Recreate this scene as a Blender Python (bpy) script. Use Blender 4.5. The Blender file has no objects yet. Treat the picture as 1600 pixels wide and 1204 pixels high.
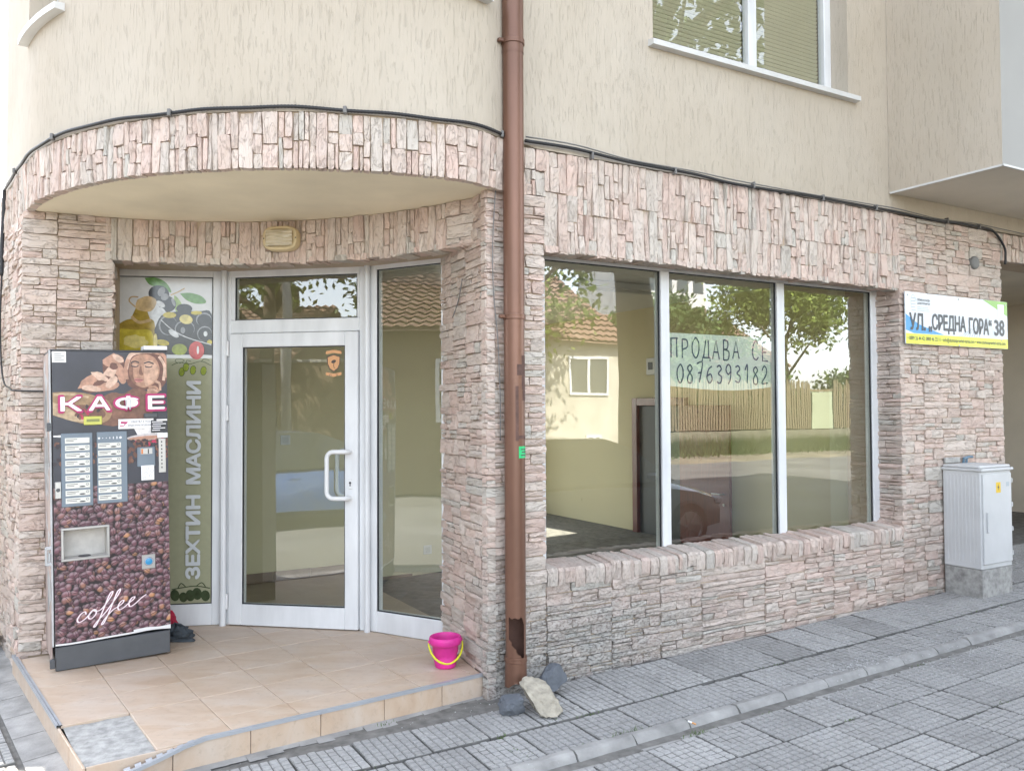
import bpy, math, random
from math import sin, cos, pi, radians, sqrt, atan2, hypot
from mathutils import Vector, Matrix, noise as mnoise

random.seed(7)
RNG = random.Random(11)
sc = bpy.context.scene
COL = sc.collection

# ------------------------------------------------------------------ camera
cam_data = bpy.data.cameras.new('camera')
cam = bpy.data.objects.new('camera', cam_data)
COL.objects.link(cam)
_p, _r = radians(1.55), radians(0.28)
_fw = Vector((0, cos(_p), sin(_p))); _up0 = Vector((0, -sin(_p), cos(_p))); _rt0 = Vector((1, 0, 0))
_rt = _rt0 * cos(_r) - _up0 * sin(_r); _up = _up0 * cos(_r) + _rt0 * sin(_r)
cam.matrix_world = Matrix(((_rt.x, _up.x, -_fw.x, 0), (_rt.y, _up.y, -_fw.y, 0), (_rt.z, _up.z, -_fw.z, 1.48), (0, 0, 0, 1)))
cam_data.sensor_width = 36.0
cam_data.lens = 36.0 * 1300.0 / 1600.0
cam_data.clip_start = 0.05
cam_data.clip_end = 1500.0
sc.camera = cam
sc.render.resolution_x, sc.render.resolution_y = 1024, 770

# ------------------------------------------------------------------ sky and sun
SUN_EL = radians(48)
SUN_AZ = atan2(-0.59, 0.807)                     # clockwise from +Y
world = bpy.data.worlds.new('World'); sc.world = world; world.use_nodes = True
wn, wl = world.node_tree.nodes, world.node_tree.links
wn.clear()
w_out = wn.new('ShaderNodeOutputWorld'); w_bg = wn.new('ShaderNodeBackground')
w_sky = wn.new('ShaderNodeTexSky'); w_hsv = wn.new('ShaderNodeHueSaturation')
w_sky.sky_type = 'NISHITA'; w_sky.sun_disc = False
w_sky.sun_elevation = SUN_EL; w_sky.sun_rotation = SUN_AZ
w_sky.air_density = 1.0; w_sky.dust_density = 1.0; w_sky.ozone_density = 1.0
w_hsv.inputs['Saturation'].default_value = 0.40
w_bg.inputs['Strength'].default_value = 0.15
wl.new(w_sky.outputs['Color'], w_hsv.inputs['Color'])
wl.new(w_hsv.outputs['Color'], w_bg.inputs['Color'])
wl.new(w_bg.outputs['Background'], w_out.inputs['Surface'])
sun_data = bpy.data.lights.new('sun', 'SUN')
sun_data.energy = 3.6; sun_data.angle = radians(0.5); sun_data.color = (1.0, 0.93, 0.82)
sun = bpy.data.objects.new('sun', sun_data); COL.objects.link(sun)
_s = Vector((sin(SUN_AZ) * cos(SUN_EL), cos(SUN_AZ) * cos(SUN_EL), sin(SUN_EL)))
sun.rotation_euler = _s.to_track_quat('Z', 'Y').to_euler(); sun.location = _s * 40
sc.view_settings.view_transform = 'Standard'; sc.view_settings.look = 'None'
sc.view_settings.gamma = 1.0; sc.view_settings.exposure = 2.72
sc.cycles.use_denoising = True
sc.cycles.max_bounces = 8; sc.cycles.diffuse_bounces = 5; sc.cycles.glossy_bounces = 4
sc.cycles.transparent_max_bounces = 12; sc.cycles.sample_clamp_indirect = 8.0
sc.cycles.caustics_reflective = False; sc.cycles.caustics_refractive = False

# ------------------------------------------------------------------ object helpers
WORLD_AT = {}

def link(o, parent=None):
    COL.objects.link(o)
    if parent is not None:
        o.parent = parent
    return o

def tag(o, label=None, cat=None, group=None, kind=None):
    if label: o['label'] = label
    if cat: o['category'] = cat
    if group: o['group'] = group
    if kind: o['kind'] = kind
    return o

def empty(name, loc, label=None, cat=None, group=None, parent=None, rot=None):
    o = bpy.data.objects.new(name, None)
    o.empty_display_size = 0.1
    base = WORLD_AT[parent] if parent is not None else Vector((0, 0, 0))
    o.location = Vector(loc) - base
    if rot is not None: o.rotation_euler = rot
    link(o, parent); WORLD_AT[o] = Vector(loc)
    return tag(o, label, cat, group)

class MB:
    """collects polygons (with a material slot each) in scene coordinates; build() links ONE mesh object"""
    def __init__(s): s.v = []; s.f = []; s.m = []; s.uv = None
    def quad(s, a, b, c, d, m=0):
        k = len(s.v); s.v += [tuple(a), tuple(b), tuple(c), tuple(d)]; s.f.append((k, k+1, k+2, k+3)); s.m.append(m)
    def poly(s, pts, m=0):
        k = len(s.v); s.v += [tuple(p) for p in pts]; s.f.append(tuple(range(k, k+len(pts)))); s.m.append(m)
    def box(s, o, ex, ey, ez, m=0):
        o, ex, ey, ez = Vector(o), Vector(ex), Vector(ey), Vector(ez)
        k = len(s.v)
        for c in (0, 1):
            for b in (0, 1):
                for a in (0, 1):
                    s.v.append(tuple(o + ex*a + ey*b + ez*c))
        F = [(0, 2, 3, 1), (4, 5, 7, 6), (0, 1, 5, 4), (2, 6, 7, 3), (0, 4, 6, 2), (1, 3, 7, 5)]
        if ex.cross(ey).dot(ez) < 0: F = [f[::-1] for f in F]
        for f in F: s.f.append(tuple(k+i for i in f)); s.m.append(m)
    def bbox(s, o, ex, ey, ez, ch=0.004, m=0):
        """box with chamfered edges"""
        o, ex, ey, ez = Vector(o), Vector(ex), Vector(ey), Vector(ez)
        lx, ly, lz = ex.length, ey.length, ez.length
        ch = min(ch, lx*.4, ly*.4, lz*.4)
        hx, hy, hz = ex/lx, ey/ly, ez/lz
        flip = hx.cross(hy).dot(hz) < 0
        idx = {}
        def vert(i, j, l, ax):
            key = (i, j, l, ax)
            if key not in idx:
                p = [i*lx, j*ly, l*lz]
                for q in range(3):
                    if q != ax:
                        p[q] += ch if (i, j, l)[q] == 0 else -ch
                idx[key] = len(s.v); s.v.append(tuple(o + hx*p[0] + hy*p[1] + hz*p[2]))
            return idx[key]
        def add(f):
            if flip: f = f[::-1]
            s.f.append(tuple(f)); s.m.append(m)
        for l, order in ((0, ((0,0),(0,1),(1,1),(1,0))), (1, ((0,0),(1,0),(1,1),(0,1)))):
            add([vert(i, j, l, 2) for i, j in order])
            add([vert(l, i, j, 0) for i, j in order])
            add([vert(j, l, i, 1) for i, j in order])
        ctr = o + ex*.5 + ey*.5 + ez*.5
        def addn(f):
            P = [Vector(s.v[i]) for i in f]
            nn = (P[1]-P[0]).cross(P[2]-P[0]); c = sum(P, Vector())/len(P)
            if nn.dot(c-ctr) < 0: f = f[::-1]
            s.f.append(tuple(f)); s.m.append(m)
        for i in (0, 1):
            for j in (0, 1):
                addn([vert(i, j, 0, 0), vert(i, j, 1, 0), vert(i, j, 1, 1), vert(i, j, 0, 1)])
                addn([vert(i, 0, j, 0), vert(i, 1, j, 0), vert(i, 1, j, 2), vert(i, 0, j, 2)])
                addn([vert(0, i, j, 1), vert(1, i, j, 1), vert(1, i, j, 2), vert(0, i, j, 2)])
                for l in (0, 1):
                    addn([vert(i, j, l, 0), vert(i, j, l, 1), vert(i, j, l, 2)])
    def prism(s, pts, z0, z1, m=0, top=True, bottom=True):
        """pts: plan polygon, counter-clockwise from above"""
        k = len(s.v); n = len(pts)
        s.v += [(p[0], p[1], z0) for p in pts] + [(p[0], p[1], z1) for p in pts]
        for i in range(n):
            j = (i+1) % n; s.f.append((k+i, k+j, k+n+j, k+n+i)); s.m.append(m)
        if top: s.f.append(tuple(k+n+i for i in range(n))); s.m.append(m)
        if bottom: s.f.append(tuple(k+i for i in reversed(range(n)))); s.m.append(m)
    def tube(s, pts, r, seg=8, m=0, caps=True, closed=False):
        pts = [Vector(p) for p in pts]; n = len(pts); k = len(s.v)
        rr = r if isinstance(r, (list, tuple)) else [r]*n
        prev = None
        for i, p in enumerate(pts):
            a = pts[i-1] if (i > 0 or closed) else pts[i]; b = pts[(i+1) % n] if (i < n-1 or closed) else pts[i]
            t = (b-a).normalized()
            if prev is None:
                ref = Vector((0, 0, 1)) if abs(t.z) < .9 else Vector((1, 0, 0))
                x = t.cross(ref).normalized()
            else:
                x = (prev - t*prev.dot(t)).normalized()
            prev = x; y = t.cross(x)
            for q in range(seg):
                a = 2*pi*q/seg; s.v.append(tuple(p + (x*cos(a) + y*sin(a))*rr[i]))
        for i in range(n if closed else n-1):
            for q in range(seg):
                a = k+i*seg+q; b = k+i*seg+(q+1) % seg; c = k+((i+1) % n)*seg+(q+1) % seg; d = k+((i+1) % n)*seg+q
                s.f.append((a, b, c, d)); s.m.append(m)
        if caps and not closed:
            s.f.append(tuple(k+q for q in reversed(range(seg)))); s.m.append(m)
            s.f.append(tuple(k+(n-1)*seg+q for q in range(seg))); s.m.append(m)
    def lathe(s, o, prof, seg=24, m=0, axis=None, x=None):
        """prof: list of (radius, height) revolved about axis at o"""
        o = Vector(o); ax = Vector(axis or (0, 0, 1)).normalized()
        x = Vector(x) if x else (Vector((1, 0, 0)) if abs(ax.x) < .9 else Vector((0, 1, 0)))
        x = (x - ax*x.dot(ax)).normalized(); y = ax.cross(x); k = len(s.v)
        for r, h in prof:
            for q in range(seg):
                a = 2*pi*q/seg; s.v.append(tuple(o + ax*h + (x*cos(a)+y*sin(a))*r))
        for i in range(len(prof)-1):
            for q in range(seg):
                s.f.append((k+i*seg+q, k+i*seg+(q+1) % seg, k+(i+1)*seg+(q+1) % seg, k+(i+1)*seg+q)); s.m.append(m)
    def build(s, name, mats, parent=None, origin=None, smooth=False, label=None, cat=None, group=None, kind=None, local=False):
        me = bpy.data.meshes.new(name)
        base = WORLD_AT[parent] if (parent is not None and not local) else Vector((0, 0, 0))
        org = Vector(origin) if origin is not None else base
        me.from_pydata([(v[0]-org.x, v[1]-org.y, v[2]-org.z) for v in s.v], [], s.f)
        for mm in (mats if isinstance(mats, (list, tuple)) else [mats]): me.materials.append(mm)
        if any(s.m): me.polygons.foreach_set('material_index', s.m)
        if smooth: me.polygons.foreach_set('use_smooth', [True]*len(s.f))
        if s.uv:
            l = me.uv_layers.new(name='UVMap')
            dat = []
            for f in s.f:
                for i in f: dat += s.uv[i]
            l.data.foreach_set('uv', dat)
        me.update()
        o = bpy.data.objects.new(name, me)
        o.location = org - base
        link(o, parent); WORLD_AT[o] = org.copy()
        return tag(o, label, cat, group, kind)

def smooth_by_angle(o, ang=35):
    me = o.data
    me.polygons.foreach_set('use_smooth', [True]*len(me.polygons))
    try: me.set_sharp_from_angle(angle=radians(ang))
    except Exception: pass
    return o

# ------------------------------------------------------------------ materials
def new_mat(name):
    m = bpy.data.materials.new(name); m.use_nodes = True
    nt = m.node_tree; b = nt.nodes['Principled BSDF']
    return m, nt, b

def P(nt, kind, **kw):
    n = nt.nodes.new(kind)
    for k, v in kw.items():
        if k in n.inputs: n.inputs[k].default_value = v
        else: setattr(n, k, v)
    return n

def ramp(nt, fac, stops):
    r = nt.nodes.new('ShaderNodeValToRGB'); e = r.color_ramp.elements
    while len(e) < len(stops): e.new(0.5)
    for i, (p, c) in enumerate(stops):
        e[i].position = p; e[i].color = (c[0], c[1], c[2], 1) if not isinstance(c, (int, float)) else (c, c, c, 1)
    if fac is not None: nt.links.new(fac, r.inputs['Fac'])
    return r

def coords(nt, kind='Object', scale=(1, 1, 1)):
    if kind == 'Position':
        src = nt.nodes.new('ShaderNodeNewGeometry').outputs['Position']
    else:
        src = nt.nodes.new('ShaderNodeTexCoord').outputs[kind]
    mp = nt.nodes.new('ShaderNodeMapping'); mp.inputs['Scale'].default_value = scale
    nt.links.new(src, mp.inputs['Vector'])
    return mp.outputs['Vector']

def mixc(nt, fac, a, b, mode='MIX'):
    n = nt.nodes.new('ShaderNodeMix'); n.data_type = 'RGBA'; n.blend_type = mode
    for sock, v in ((0, fac), (6, a), (7, b)):
        if hasattr(v, 'is_linked') or hasattr(v, 'links'): nt.links.new(v, n.inputs[sock])
        elif isinstance(v, (int, float)) and sock == 0: n.inputs[0].default_value = v
        else: n.inputs[sock].default_value = (v[0], v[1], v[2], 1)
    return n.outputs[2]

def mth(nt, op, a, b=0.0, c=0.0):
    n = nt.nodes.new('ShaderNodeMath'); n.operation = op
    for i, v in enumerate((a, b, c)):
        if hasattr(v, 'links'): nt.links.new(v, n.inputs[i])
        else: n.inputs[i].default_value = v
    return n.outputs[0]

def noise(nt, vec, scale, detail=4, rough=.55, dist=0):
    n = P(nt, 'ShaderNodeTexNoise', Scale=scale, Detail=detail, Roughness=rough, Distortion=dist)
    nt.links.new(vec, n.inputs['Vector']); return n.outputs['Fac']

def bump(nt, b, h, strength, dist=.01, nrm=None):
    n = P(nt, 'ShaderNodeBump', Strength=strength, Distance=dist)
    nt.links.new(h, n.inputs['Height'])
    if nrm is not None: nt.links.new(nrm, n.inputs['Normal'])
    if b is not None: nt.links.new(n.outputs['Normal'], b.inputs['Normal'])
    return n.outputs['Normal']

def plain(name, col, rough=.6, metal=0.0, var=.12, vscale=6.0, bscale=0, bstr=.2, spec=.5, coat=0.0, stretch=(1, 1, 1)):
    """base colour with a gentle mottling and optional relief"""
    m, nt, b = new_mat(name)
    b.inputs['Roughness'].default_value = rough; b.inputs['Metallic'].default_value = metal
    b.inputs['Specular IOR Level'].default_value = spec
    if coat: b.inputs['Coat Weight'].default_value = coat; b.inputs['Coat Roughness'].default_value = .08
    if var:
        v = coords(nt, 'Position', stretch)
        f = noise(nt, v, vscale, 5)
        r = ramp(nt, f, [(.25, tuple(max(0, c*(1-var)) for c in col)), (.75, tuple(min(1, c*(1+var)) for c in col))])
        nt.links.new(r.outputs[0], b.inputs['Base Color'])
        if bscale: bump(nt, b, noise(nt, v, bscale, 4), bstr, .004)
    else:
        b.inputs['Base Color'].default_value = (*col, 1)
    return m

def make_stone():
    m, nt, b = new_mat('split_stone')
    at = nt.nodes.new('ShaderNodeAttribute'); at.attribute_name = 'srnd'
    sep = nt.nodes.new('ShaderNodeSeparateColor'); nt.links.new(at.outputs['Color'], sep.inputs[0])
    r = ramp(nt, sep.outputs[0], [(0, (.61, .455, .39)), (.22, (.63, .485, .415)), (.45, (.635, .51, .44)), (.66, (.645, .54, .47)), (.86, (.60, .52, .455)), (.95, (.53, .50, .445)), (1, (.62, .465, .40))])
    hsv = P(nt, 'ShaderNodeHueSaturation'); nt.links.new(r.outputs[0], hsv.inputs['Color'])
    val = mth(nt, 'MULTIPLY_ADD', sep.outputs[1], .18, .91); nt.links.new(val, hsv.inputs['Value'])
    uv = coords(nt, 'UV')
    st = coords(nt, 'UV', (1, 4.5, 1))
    n1 = noise(nt, uv, 9, 5, .6); n2 = noise(nt, st, 22, 6, .7, .6); n3 = noise(nt, uv, 70, 4, .65)
    base = mixc(nt, mth(nt, 'MULTIPLY', ramp(nt, n1, [(.35, 0.), (.7, 1.)]).outputs[0], .35), hsv.outputs[0], (.68, .63, .57))
    dark = ramp(nt, n2, [(.28, .66), (.42, 1.)]).outputs[0]
    base = mixc(nt, .38, base, dark, 'MULTIPLY')
    rid = mth(nt, 'ABSOLUTE', mth(nt, 'SUBTRACT', noise(nt, coords(nt, 'UV', (1, 2.6, 1)), 7.5, 6, .62, 1.2), .5))
    crack = ramp(nt, rid, [(.004, 0.), (.016, 1.)]).outputs[0]
    base = mixc(nt, mth(nt, 'MULTIPLY', mth(nt, 'SUBTRACT', 1.0, crack), .24), base, (.28, .21, .16))
    # weathering: greyer, pitted stone low on the window wall and behind the downpipe
    pos = nt.nodes.new('ShaderNodeNewGeometry').outputs['Position']
    sp = nt.nodes.new('ShaderNodeSeparateXYZ'); nt.links.new(pos, sp.inputs[0])
    mr = P(nt, 'ShaderNodeMapRange'); nt.links.new(sp.outputs['Z'], mr.inputs['Value'])
    mr.inputs['From Min'].default_value = .75; mr.inputs['From Max'].default_value = .15
    mx = P(nt, 'ShaderNodeMapRange'); nt.links.new(sp.outputs['X'], mx.inputs['Value'])
    mx.inputs['From Min'].default_value = 1.9; mx.inputs['From Max'].default_value = .6
    mx2 = P(nt, 'ShaderNodeMapRange'); nt.links.new(sp.outputs['X'], mx2.inputs['Value'])
    mx2.inputs['From Min'].default_value = -.25; mx2.inputs['From Max'].default_value = -.1
    w = mth(nt, 'MULTIPLY', mth(nt, 'MULTIPLY', mr.outputs[0], mx.outputs[0]), mx2.outputs[0])
    w = mth(nt, 'MULTIPLY', w, mth(nt, 'MULTIPLY_ADD', n1, .9, .35))
    pits = ramp(nt, noise(nt, coords(nt, 'UV', (1, 1.6, 1)), 48, 3, .6), [(.40, .30), (.52, 1.)]).outputs[0]
    grey = mixc(nt, 1.0, (.42, .41, .385), pits, 'MULTIPLY')
    base = mixc(nt, w, base, grey)
    nt.links.new(base, b.inputs['Base Color'])
    b.inputs['Roughness'].default_value = .88; b.inputs['Specular IOR Level'].default_value = .25
    h = mth(nt, 'ADD', mth(nt, 'ADD', mth(nt, 'MULTIPLY', n2, 1.0), mth(nt, 'MULTIPLY', n3, .35)), mth(nt, 'MULTIPLY', crack, .35))
    bump(nt, b, h, .8, .012)
    return m

def make_mortar():
    m, nt, b = new_mat('mortar')
    v = coords(nt, 'Position')
    r = ramp(nt, noise(nt, v, 4, 5), [(.3, (.44, .335, .235)), (.7, (.50, .42, .33))])
    nt.links.new(r.outputs[0], b.inputs['Base Color']); b.inputs['Roughness'].default_value = .95
    bump(nt, b, noise(nt, v, 90, 4), .5, .006)
    return m

def make_stucco():
    m, nt, b = new_mat('scratched_stucco')
    v = coords(nt, 'Position', (1, 1, .06)); vv = coords(nt, 'Position', (1, 1, .12)); v0 = coords(nt, 'Position')
    g = noise(nt, v, 110, 3, .6, .3); g2 = noise(nt, vv, 85, 5, .65, .4); big = noise(nt, v0, .9, 4)
    streak = noise(nt, coords(nt, 'Position', (1, 1, .035)), 11, 6, .65)
    groove = ramp(nt, g2, [(.34, 0.), (.44, 1.)]).outputs[0]
    c = ramp(nt, big, [(.3, (.445, .388, .312)), (.7, (.505, .452, .378))]).outputs[0]
    blot = noise(nt, coords(nt, 'Position', (1, 1, .55)), 2.3, 6, .7, .8)
    c = mixc(nt, mth(nt, 'MULTIPLY', ramp(nt, blot, [(.50, 0.), (.68, 1.)]).outputs[0], .20), c, (.37, .335, .285))
    c = mixc(nt, mth(nt, 'MULTIPLY', ramp(nt, streak, [(.48, 0.), (.75, 1.)]).outputs[0], .20), c, (.36, .315, .25))
    c = mixc(nt, mth(nt, 'MULTIPLY', mth(nt, 'SUBTRACT', 1.0, groove), .11), c, (.30, .26, .20))
    nt.links.new(c, b.inputs['Base Color']); b.inputs['Roughness'].default_value = .92; b.inputs['Specular IOR Level'].default_value = .2
    h = mth(nt, 'ADD', mth(nt, 'MULTIPLY', g, .6), groove)
    bump(nt, b, h, .6, .004)
    return m

def make_glass(name, ior=2.25, tint=(.92, .94, .91), wob=.006, wscale=1.6):
    m, nt, b = new_mat(name)
    nt.nodes.remove(b)
    out = nt.nodes['Material Output']
    gn = nt.nodes.new('ShaderNodeNewGeometry'); dt = nt.nodes.new('ShaderNodeVectorMath'); dt.operation = 'DOT_PRODUCT'
    nt.links.new(gn.outputs['Incoming'], dt.inputs[0]); nt.links.new(gn.outputs['Normal'], dt.inputs[1])
    r0 = ((ior-1)/(ior+1))**2
    # Schlick reflectance, the same from both sides of the pane
    refl = mth(nt, 'MULTIPLY_ADD', mth(nt, 'POWER', mth(nt, 'SUBTRACT', 1.0, mth(nt, 'ABSOLUTE', dt.outputs['Value'])), 5.0), 1-r0, r0)
    gl = P(nt, 'ShaderNodeBsdfGlossy', Roughness=0.0)
    gl.inputs['Color'].default_value = (.96, .98, 1, 1)
    tr = nt.nodes.new('ShaderNodeBsdfTransparent'); tr.inputs['Color'].default_value = (*tint, 1)
    mx = nt.nodes.new('ShaderNodeMixShader')
    nn = bump(nt, None, noise(nt, coords(nt, 'Position'), wscale, 2, .4), wob*20, .01)
    nt.links.new(nn, gl.inputs['Normal'])
    nt.links.new(refl, mx.inputs[0]); nt.links.new(tr.outputs[0], mx.inputs[1]); nt.links.new(gl.outputs[0], mx.inputs[2])
    nt.links.new(mx.outputs[0], out.inputs['Surface'])
    return m

def make_clear(name='glass_edge'):
    m, nt, b = new_mat(name); nt.nodes.remove(b)
    tr = nt.nodes.new('ShaderNodeBsdfTransparent'); tr.inputs['Color'].default_value = (.97, .985, .975, 1)
    nt.links.new(tr.outputs[0], nt.nodes['Material Output'].inputs['Surface']); return m

def make_slab():
    m, nt, b = new_mat('concrete_slab')
    oi = nt.nodes.new('ShaderNodeObjectInfo')
    v = coords(nt, 'Position')
    n1 = noise(nt, v, 2.6, 7, .68); n2 = noise(nt, v, 60, 4, .7); n3 = noise(nt, v, 13, 5, .65, .4)
    c = ramp(nt, n1, [(.30, (.285, .277, .263)), (.5, (.355, .347, .332)), (.72, (.405, .397, .382))]).outputs[0]
    c = mixc(nt, mth(nt, 'MULTIPLY', ramp(nt, n3, [(.5, 0.), (.7, 1.)]).outputs[0], .45), c, (.36, .36, .355))
    c = mixc(nt, mth(nt, 'MULTIPLY', ramp(nt, n2, [(.45, 1.), (.62, 0.)]).outputs[0], .30), c, (.14, .14, .14))
    hs = P(nt, 'ShaderNodeHueSaturation'); nt.links.new(c, hs.inputs['Color'])
    nt.links.new(mth(nt, 'MULTIPLY_ADD', oi.outputs['Random'], .24, .88), hs.inputs['Value'])
    nt.links.new(hs.outputs[0], b.inputs['Base Color']); b.inputs['Roughness'].default_value = .85
    bump(nt, b, mth(nt, 'ADD', n2, mth(nt, 'MULTIPLY', n3, .6)), .5, .004)
    return m

def make_tile():
    m, nt, b = new_mat('ceramic_floor_tile')
    oi = nt.nodes.new('ShaderNodeObjectInfo')
    src = nt.nodes.new('ShaderNodeNewGeometry').outputs['Position']
    off = nt.nodes.new('ShaderNodeVectorMath'); off.operation = 'MULTIPLY_ADD'
    nt.links.new(oi.outputs['Random'], off.inputs[0]); off.inputs[1].default_value = (9, 5, 3); nt.links.new(src, off.inputs[2])
    mp = nt.nodes.new('ShaderNodeMapping'); mp.inputs['Rotation'].default_value = (0, 0, radians(-20)); mp.inputs['Scale'].default_value = (1, 2.6, 1)
    nt.links.new(off.outputs[0], mp.inputs['Vector'])
    n1 = noise(nt, mp.outputs[0], 3.5, 6, .6, .8); n2 = noise(nt, src, 2.0, 4); n3 = noise(nt, src, 28, 4, .7)
    c = ramp(nt, n1, [(.28, (.45, .32, .222)), (.5, (.51, .39, .29)), (.72, (.54, .445, .36))]).outputs[0]
    c = mixc(nt, mth(nt, 'MULTIPLY', ramp(nt, n2, [(.45, 0.), (.7, 1.)]).outputs[0], .35), c, (.46, .41, .37))
    c = mixc(nt, mth(nt, 'MULTIPLY', ramp(nt, n3, [(.54, 0.), (.72, 1.)]).outputs[0], .40), c, (.31, .24, .18))
    nt.links.new(c, b.inputs['Base Color'])
    b.inputs['Roughness'].default_value = .42
    rr = ramp(nt, n2, [(.3, .34), (.7, .55)]).outputs[0]; nt.links.new(rr, b.inputs['Roughness'])
    bump(nt, b, n1, .06, .004)
    return m

def make_beans():
    """flat print of roasted coffee beans; UV in metres"""
    m, nt, b = new_mat('coffee_bean_print')
    uv = nt.nodes.new('ShaderNodeTexCoord').outputs['UV']
    def layer(scale, loc):
        mp = nt.nodes.new('ShaderNodeMapping'); mp.inputs['Scale'].default_value = (scale, scale, 1); mp.inputs['Location'].default_value = loc
        nt.links.new(uv, mp.inputs['Vector'])
        vo = P(nt, 'ShaderNodeTexVoronoi', Scale=1.0, Randomness=.8); vo.voronoi_dimensions = '2D'; nt.links.new(mp.outputs[0], vo.inputs['Vector'])
        df = nt.nodes.new('ShaderNodeVectorMath'); df.operation = 'SUBTRACT'; nt.links.new(mp.outputs[0], df.inputs[0]); nt.links.new(vo.outputs['Position'], df.inputs[1])
        sc_ = nt.nodes.new('ShaderNodeSeparateColor'); nt.links.new(vo.outputs['Color'], sc_.inputs[0])
        ang = mth(nt, 'MULTIPLY', sc_.outputs[0], 6.2832)
        ro = nt.nodes.new('ShaderNodeVectorRotate'); ro.rotation_type = 'Z_AXIS'; nt.links.new(df.outputs[0], ro.inputs['Vector']); nt.links.new(ang, ro.inputs['Angle'])
        s = nt.nodes.new('ShaderNodeSeparateXYZ'); nt.links.new(ro.outputs[0], s.inputs[0])
        x, y = s.outputs[0], s.outputs[1]
        e = mth(nt, 'SQRT', mth(nt, 'ADD', mth(nt, 'POWER', mth(nt, 'MULTIPLY', x, 1.55), 2), mth(nt, 'POWER', mth(nt, 'MULTIPLY', y, 2.15), 2)))
        cr = mth(nt, 'ABSOLUTE', mth(nt, 'ADD', y, mth(nt, 'MULTIPLY', mth(nt, 'SINE', mth(nt, 'MULTIPLY', x, 6)), .05)))
        crease = mth(nt, 'MULTIPLY', mth(nt, 'LESS_THAN', cr, .035), mth(nt, 'GREATER_THAN', sc_.outputs[2], .35))
        d2 = nt.nodes.new('ShaderNodeSeparateXYZ'); nt.links.new(df.outputs[0], d2.inputs[0])
        hl = mth(nt, 'MULTIPLY_ADD', d2.outputs[1], 1.1, mth(nt, 'MULTIPLY_ADD', d2.outputs[0], -.4, .5))
        col = ramp(nt, sc_.outputs[1], [(0, (.085, .034, .050)), (.45, (.14, .058, .078)), (.8, (.20, .088, .098)), (.95, (.28, .13, .09)), (1, (.50, .25, .12))]).outputs[0]
        col = mixc(nt, mth(nt, 'MULTIPLY', ramp(nt, hl, [(.45, 0.), (1., 1.)]).outputs[0], .55), col, (.60, .46, .50))
        col = mixc(nt, crease, col, (.03, .012, .014))
        return mth(nt, 'LESS_THAN', e, .95), ramp(nt, e, [(.45, 1.), (.98, .25)]).outputs[0], col
    i2, s2, c2 = layer(35, (.37, .21, 0)); i1, s1, c1 = layer(27, (0, 0, 0))
    back = mixc(nt, i2, (.018, .010, .014), mixc(nt, 1., c2, s2, 'MULTIPLY'))
    back = mixc(nt, 1., back, (.6, .6, .6), 'MULTIPLY')
    c = mixc(nt, i1, back, mixc(nt, 1., c1, s1, 'MULTIPLY'))
    nt.links.new(c, b.inputs['Base Color']); b.inputs['Roughness'].default_value = .38
    return m

M = {}
M['stone'] = make_stone(); M['mortar'] = make_mortar(); M['stucco'] = make_stucco()
M['soffit'] = plain('soffit_paint', (.82, .74, .56), .9, var=.10, vscale=2.2, bscale=60, bstr=.08)
M['passage'] = plain('pale_passage_render', (.66, .595, .49), .92, var=.10, vscale=1.5)
M['beige'] = plain('beige_render', (.50, .43, .33), .92, var=.12, vscale=1.5, bscale=40, bstr=.25, stretch=(1, 1, .2))
M['slab'] = make_slab(); M['tile'] = make_tile(); M['beans'] = make_beans()
M['glass'] = make_glass('window_glass'); M['glass2'] = make_glass('shop_glass', 2.5, (.91, .93, .87), .006, 1.3); M['clear'] = make_clear()
M['pvc'] = plain('white_frame', (.655, .665, .675), .38, var=.12, vscale=9, stretch=(1, 1, .25))
M['pvc2'] = plain('white_sill', (.58, .58, .565), .5, var=.10, vscale=5)
M['gasket'] = plain('rubber_gasket', (.02, .022, .025), .6, var=0)
M['copper'] = plain('brown_painted_pipe', (.165, .084, .056), .38, .35, var=.22, vscale=5, bscale=0, stretch=(1, 1, .25), spec=.5)
M['copper_in'] = plain('pipe_inside', (.10, .05, .036), .8, var=.3, vscale=12)
M['steel'] = plain('dull_steel', (.42, .42, .42), .35, .9, var=.1)
M['alu'] = plain('aluminium_strip', (.40, .42, .45), .38, .35, var=.08, vscale=8)
M['black'] = plain('black_rubber', (.018, .018, .02), .55, var=.2, vscale=20)
M['grey_cable'] = plain('grey_cable', (.16, .155, .15), .6, var=.2, vscale=12)
M['cement'] = plain('cement', (.345, .338, .32), .95, var=.38, vscale=22, bscale=60, bstr=.9)
M['cement2'] = plain('gutter_concrete', (.29, .283, .27), .95, var=.35, vscale=7, bscale=60, bstr=.7)
M['groove'] = plain('slab_groove', (.15, .146, .138), 1, var=.4, vscale=12)
M['bed'] = plain('joint_sand', (.16, .153, .14), 1, var=.4, vscale=15, bscale=80, bstr=.6)
M['asphalt'] = plain('asphalt', (.16, .155, .145), .95, var=.3, vscale=.7, bscale=120, bstr=.5)
M['dirt'] = plain('dry_verge', (.22, .19, .13), 1, var=.4, vscale=.8, bscale=20, bstr=.6)
M['int_wall'] = plain('cream_interior_paint', (.66, .60, .41), .9, var=.05, vscale=.8)
M['int_wall2'] = plain('pale_interior_paint', (.70, .67, .50), .9, var=.05, vscale=.8)
M['int_floor'] = plain('brown_interior_tile', (.33, .26, .19), .45, var=.15, vscale=5)
M['int_skirt'] = plain('brown_skirting_tile', (.26, .19, .14), .45, var=.12, vscale=7)
M['wood'] = plain('red_brown_wood', (.13, .028, .018), .35, var=.3, vscale=12, stretch=(6, 6, .5), coat=.3)
M['dark_fill'] = plain('dark_screen_and_door_shade', (.06, .065, .07), .5, var=.1)
M['white'] = plain('white_paint', (.68, .68, .68), .45, var=.03)
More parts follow.
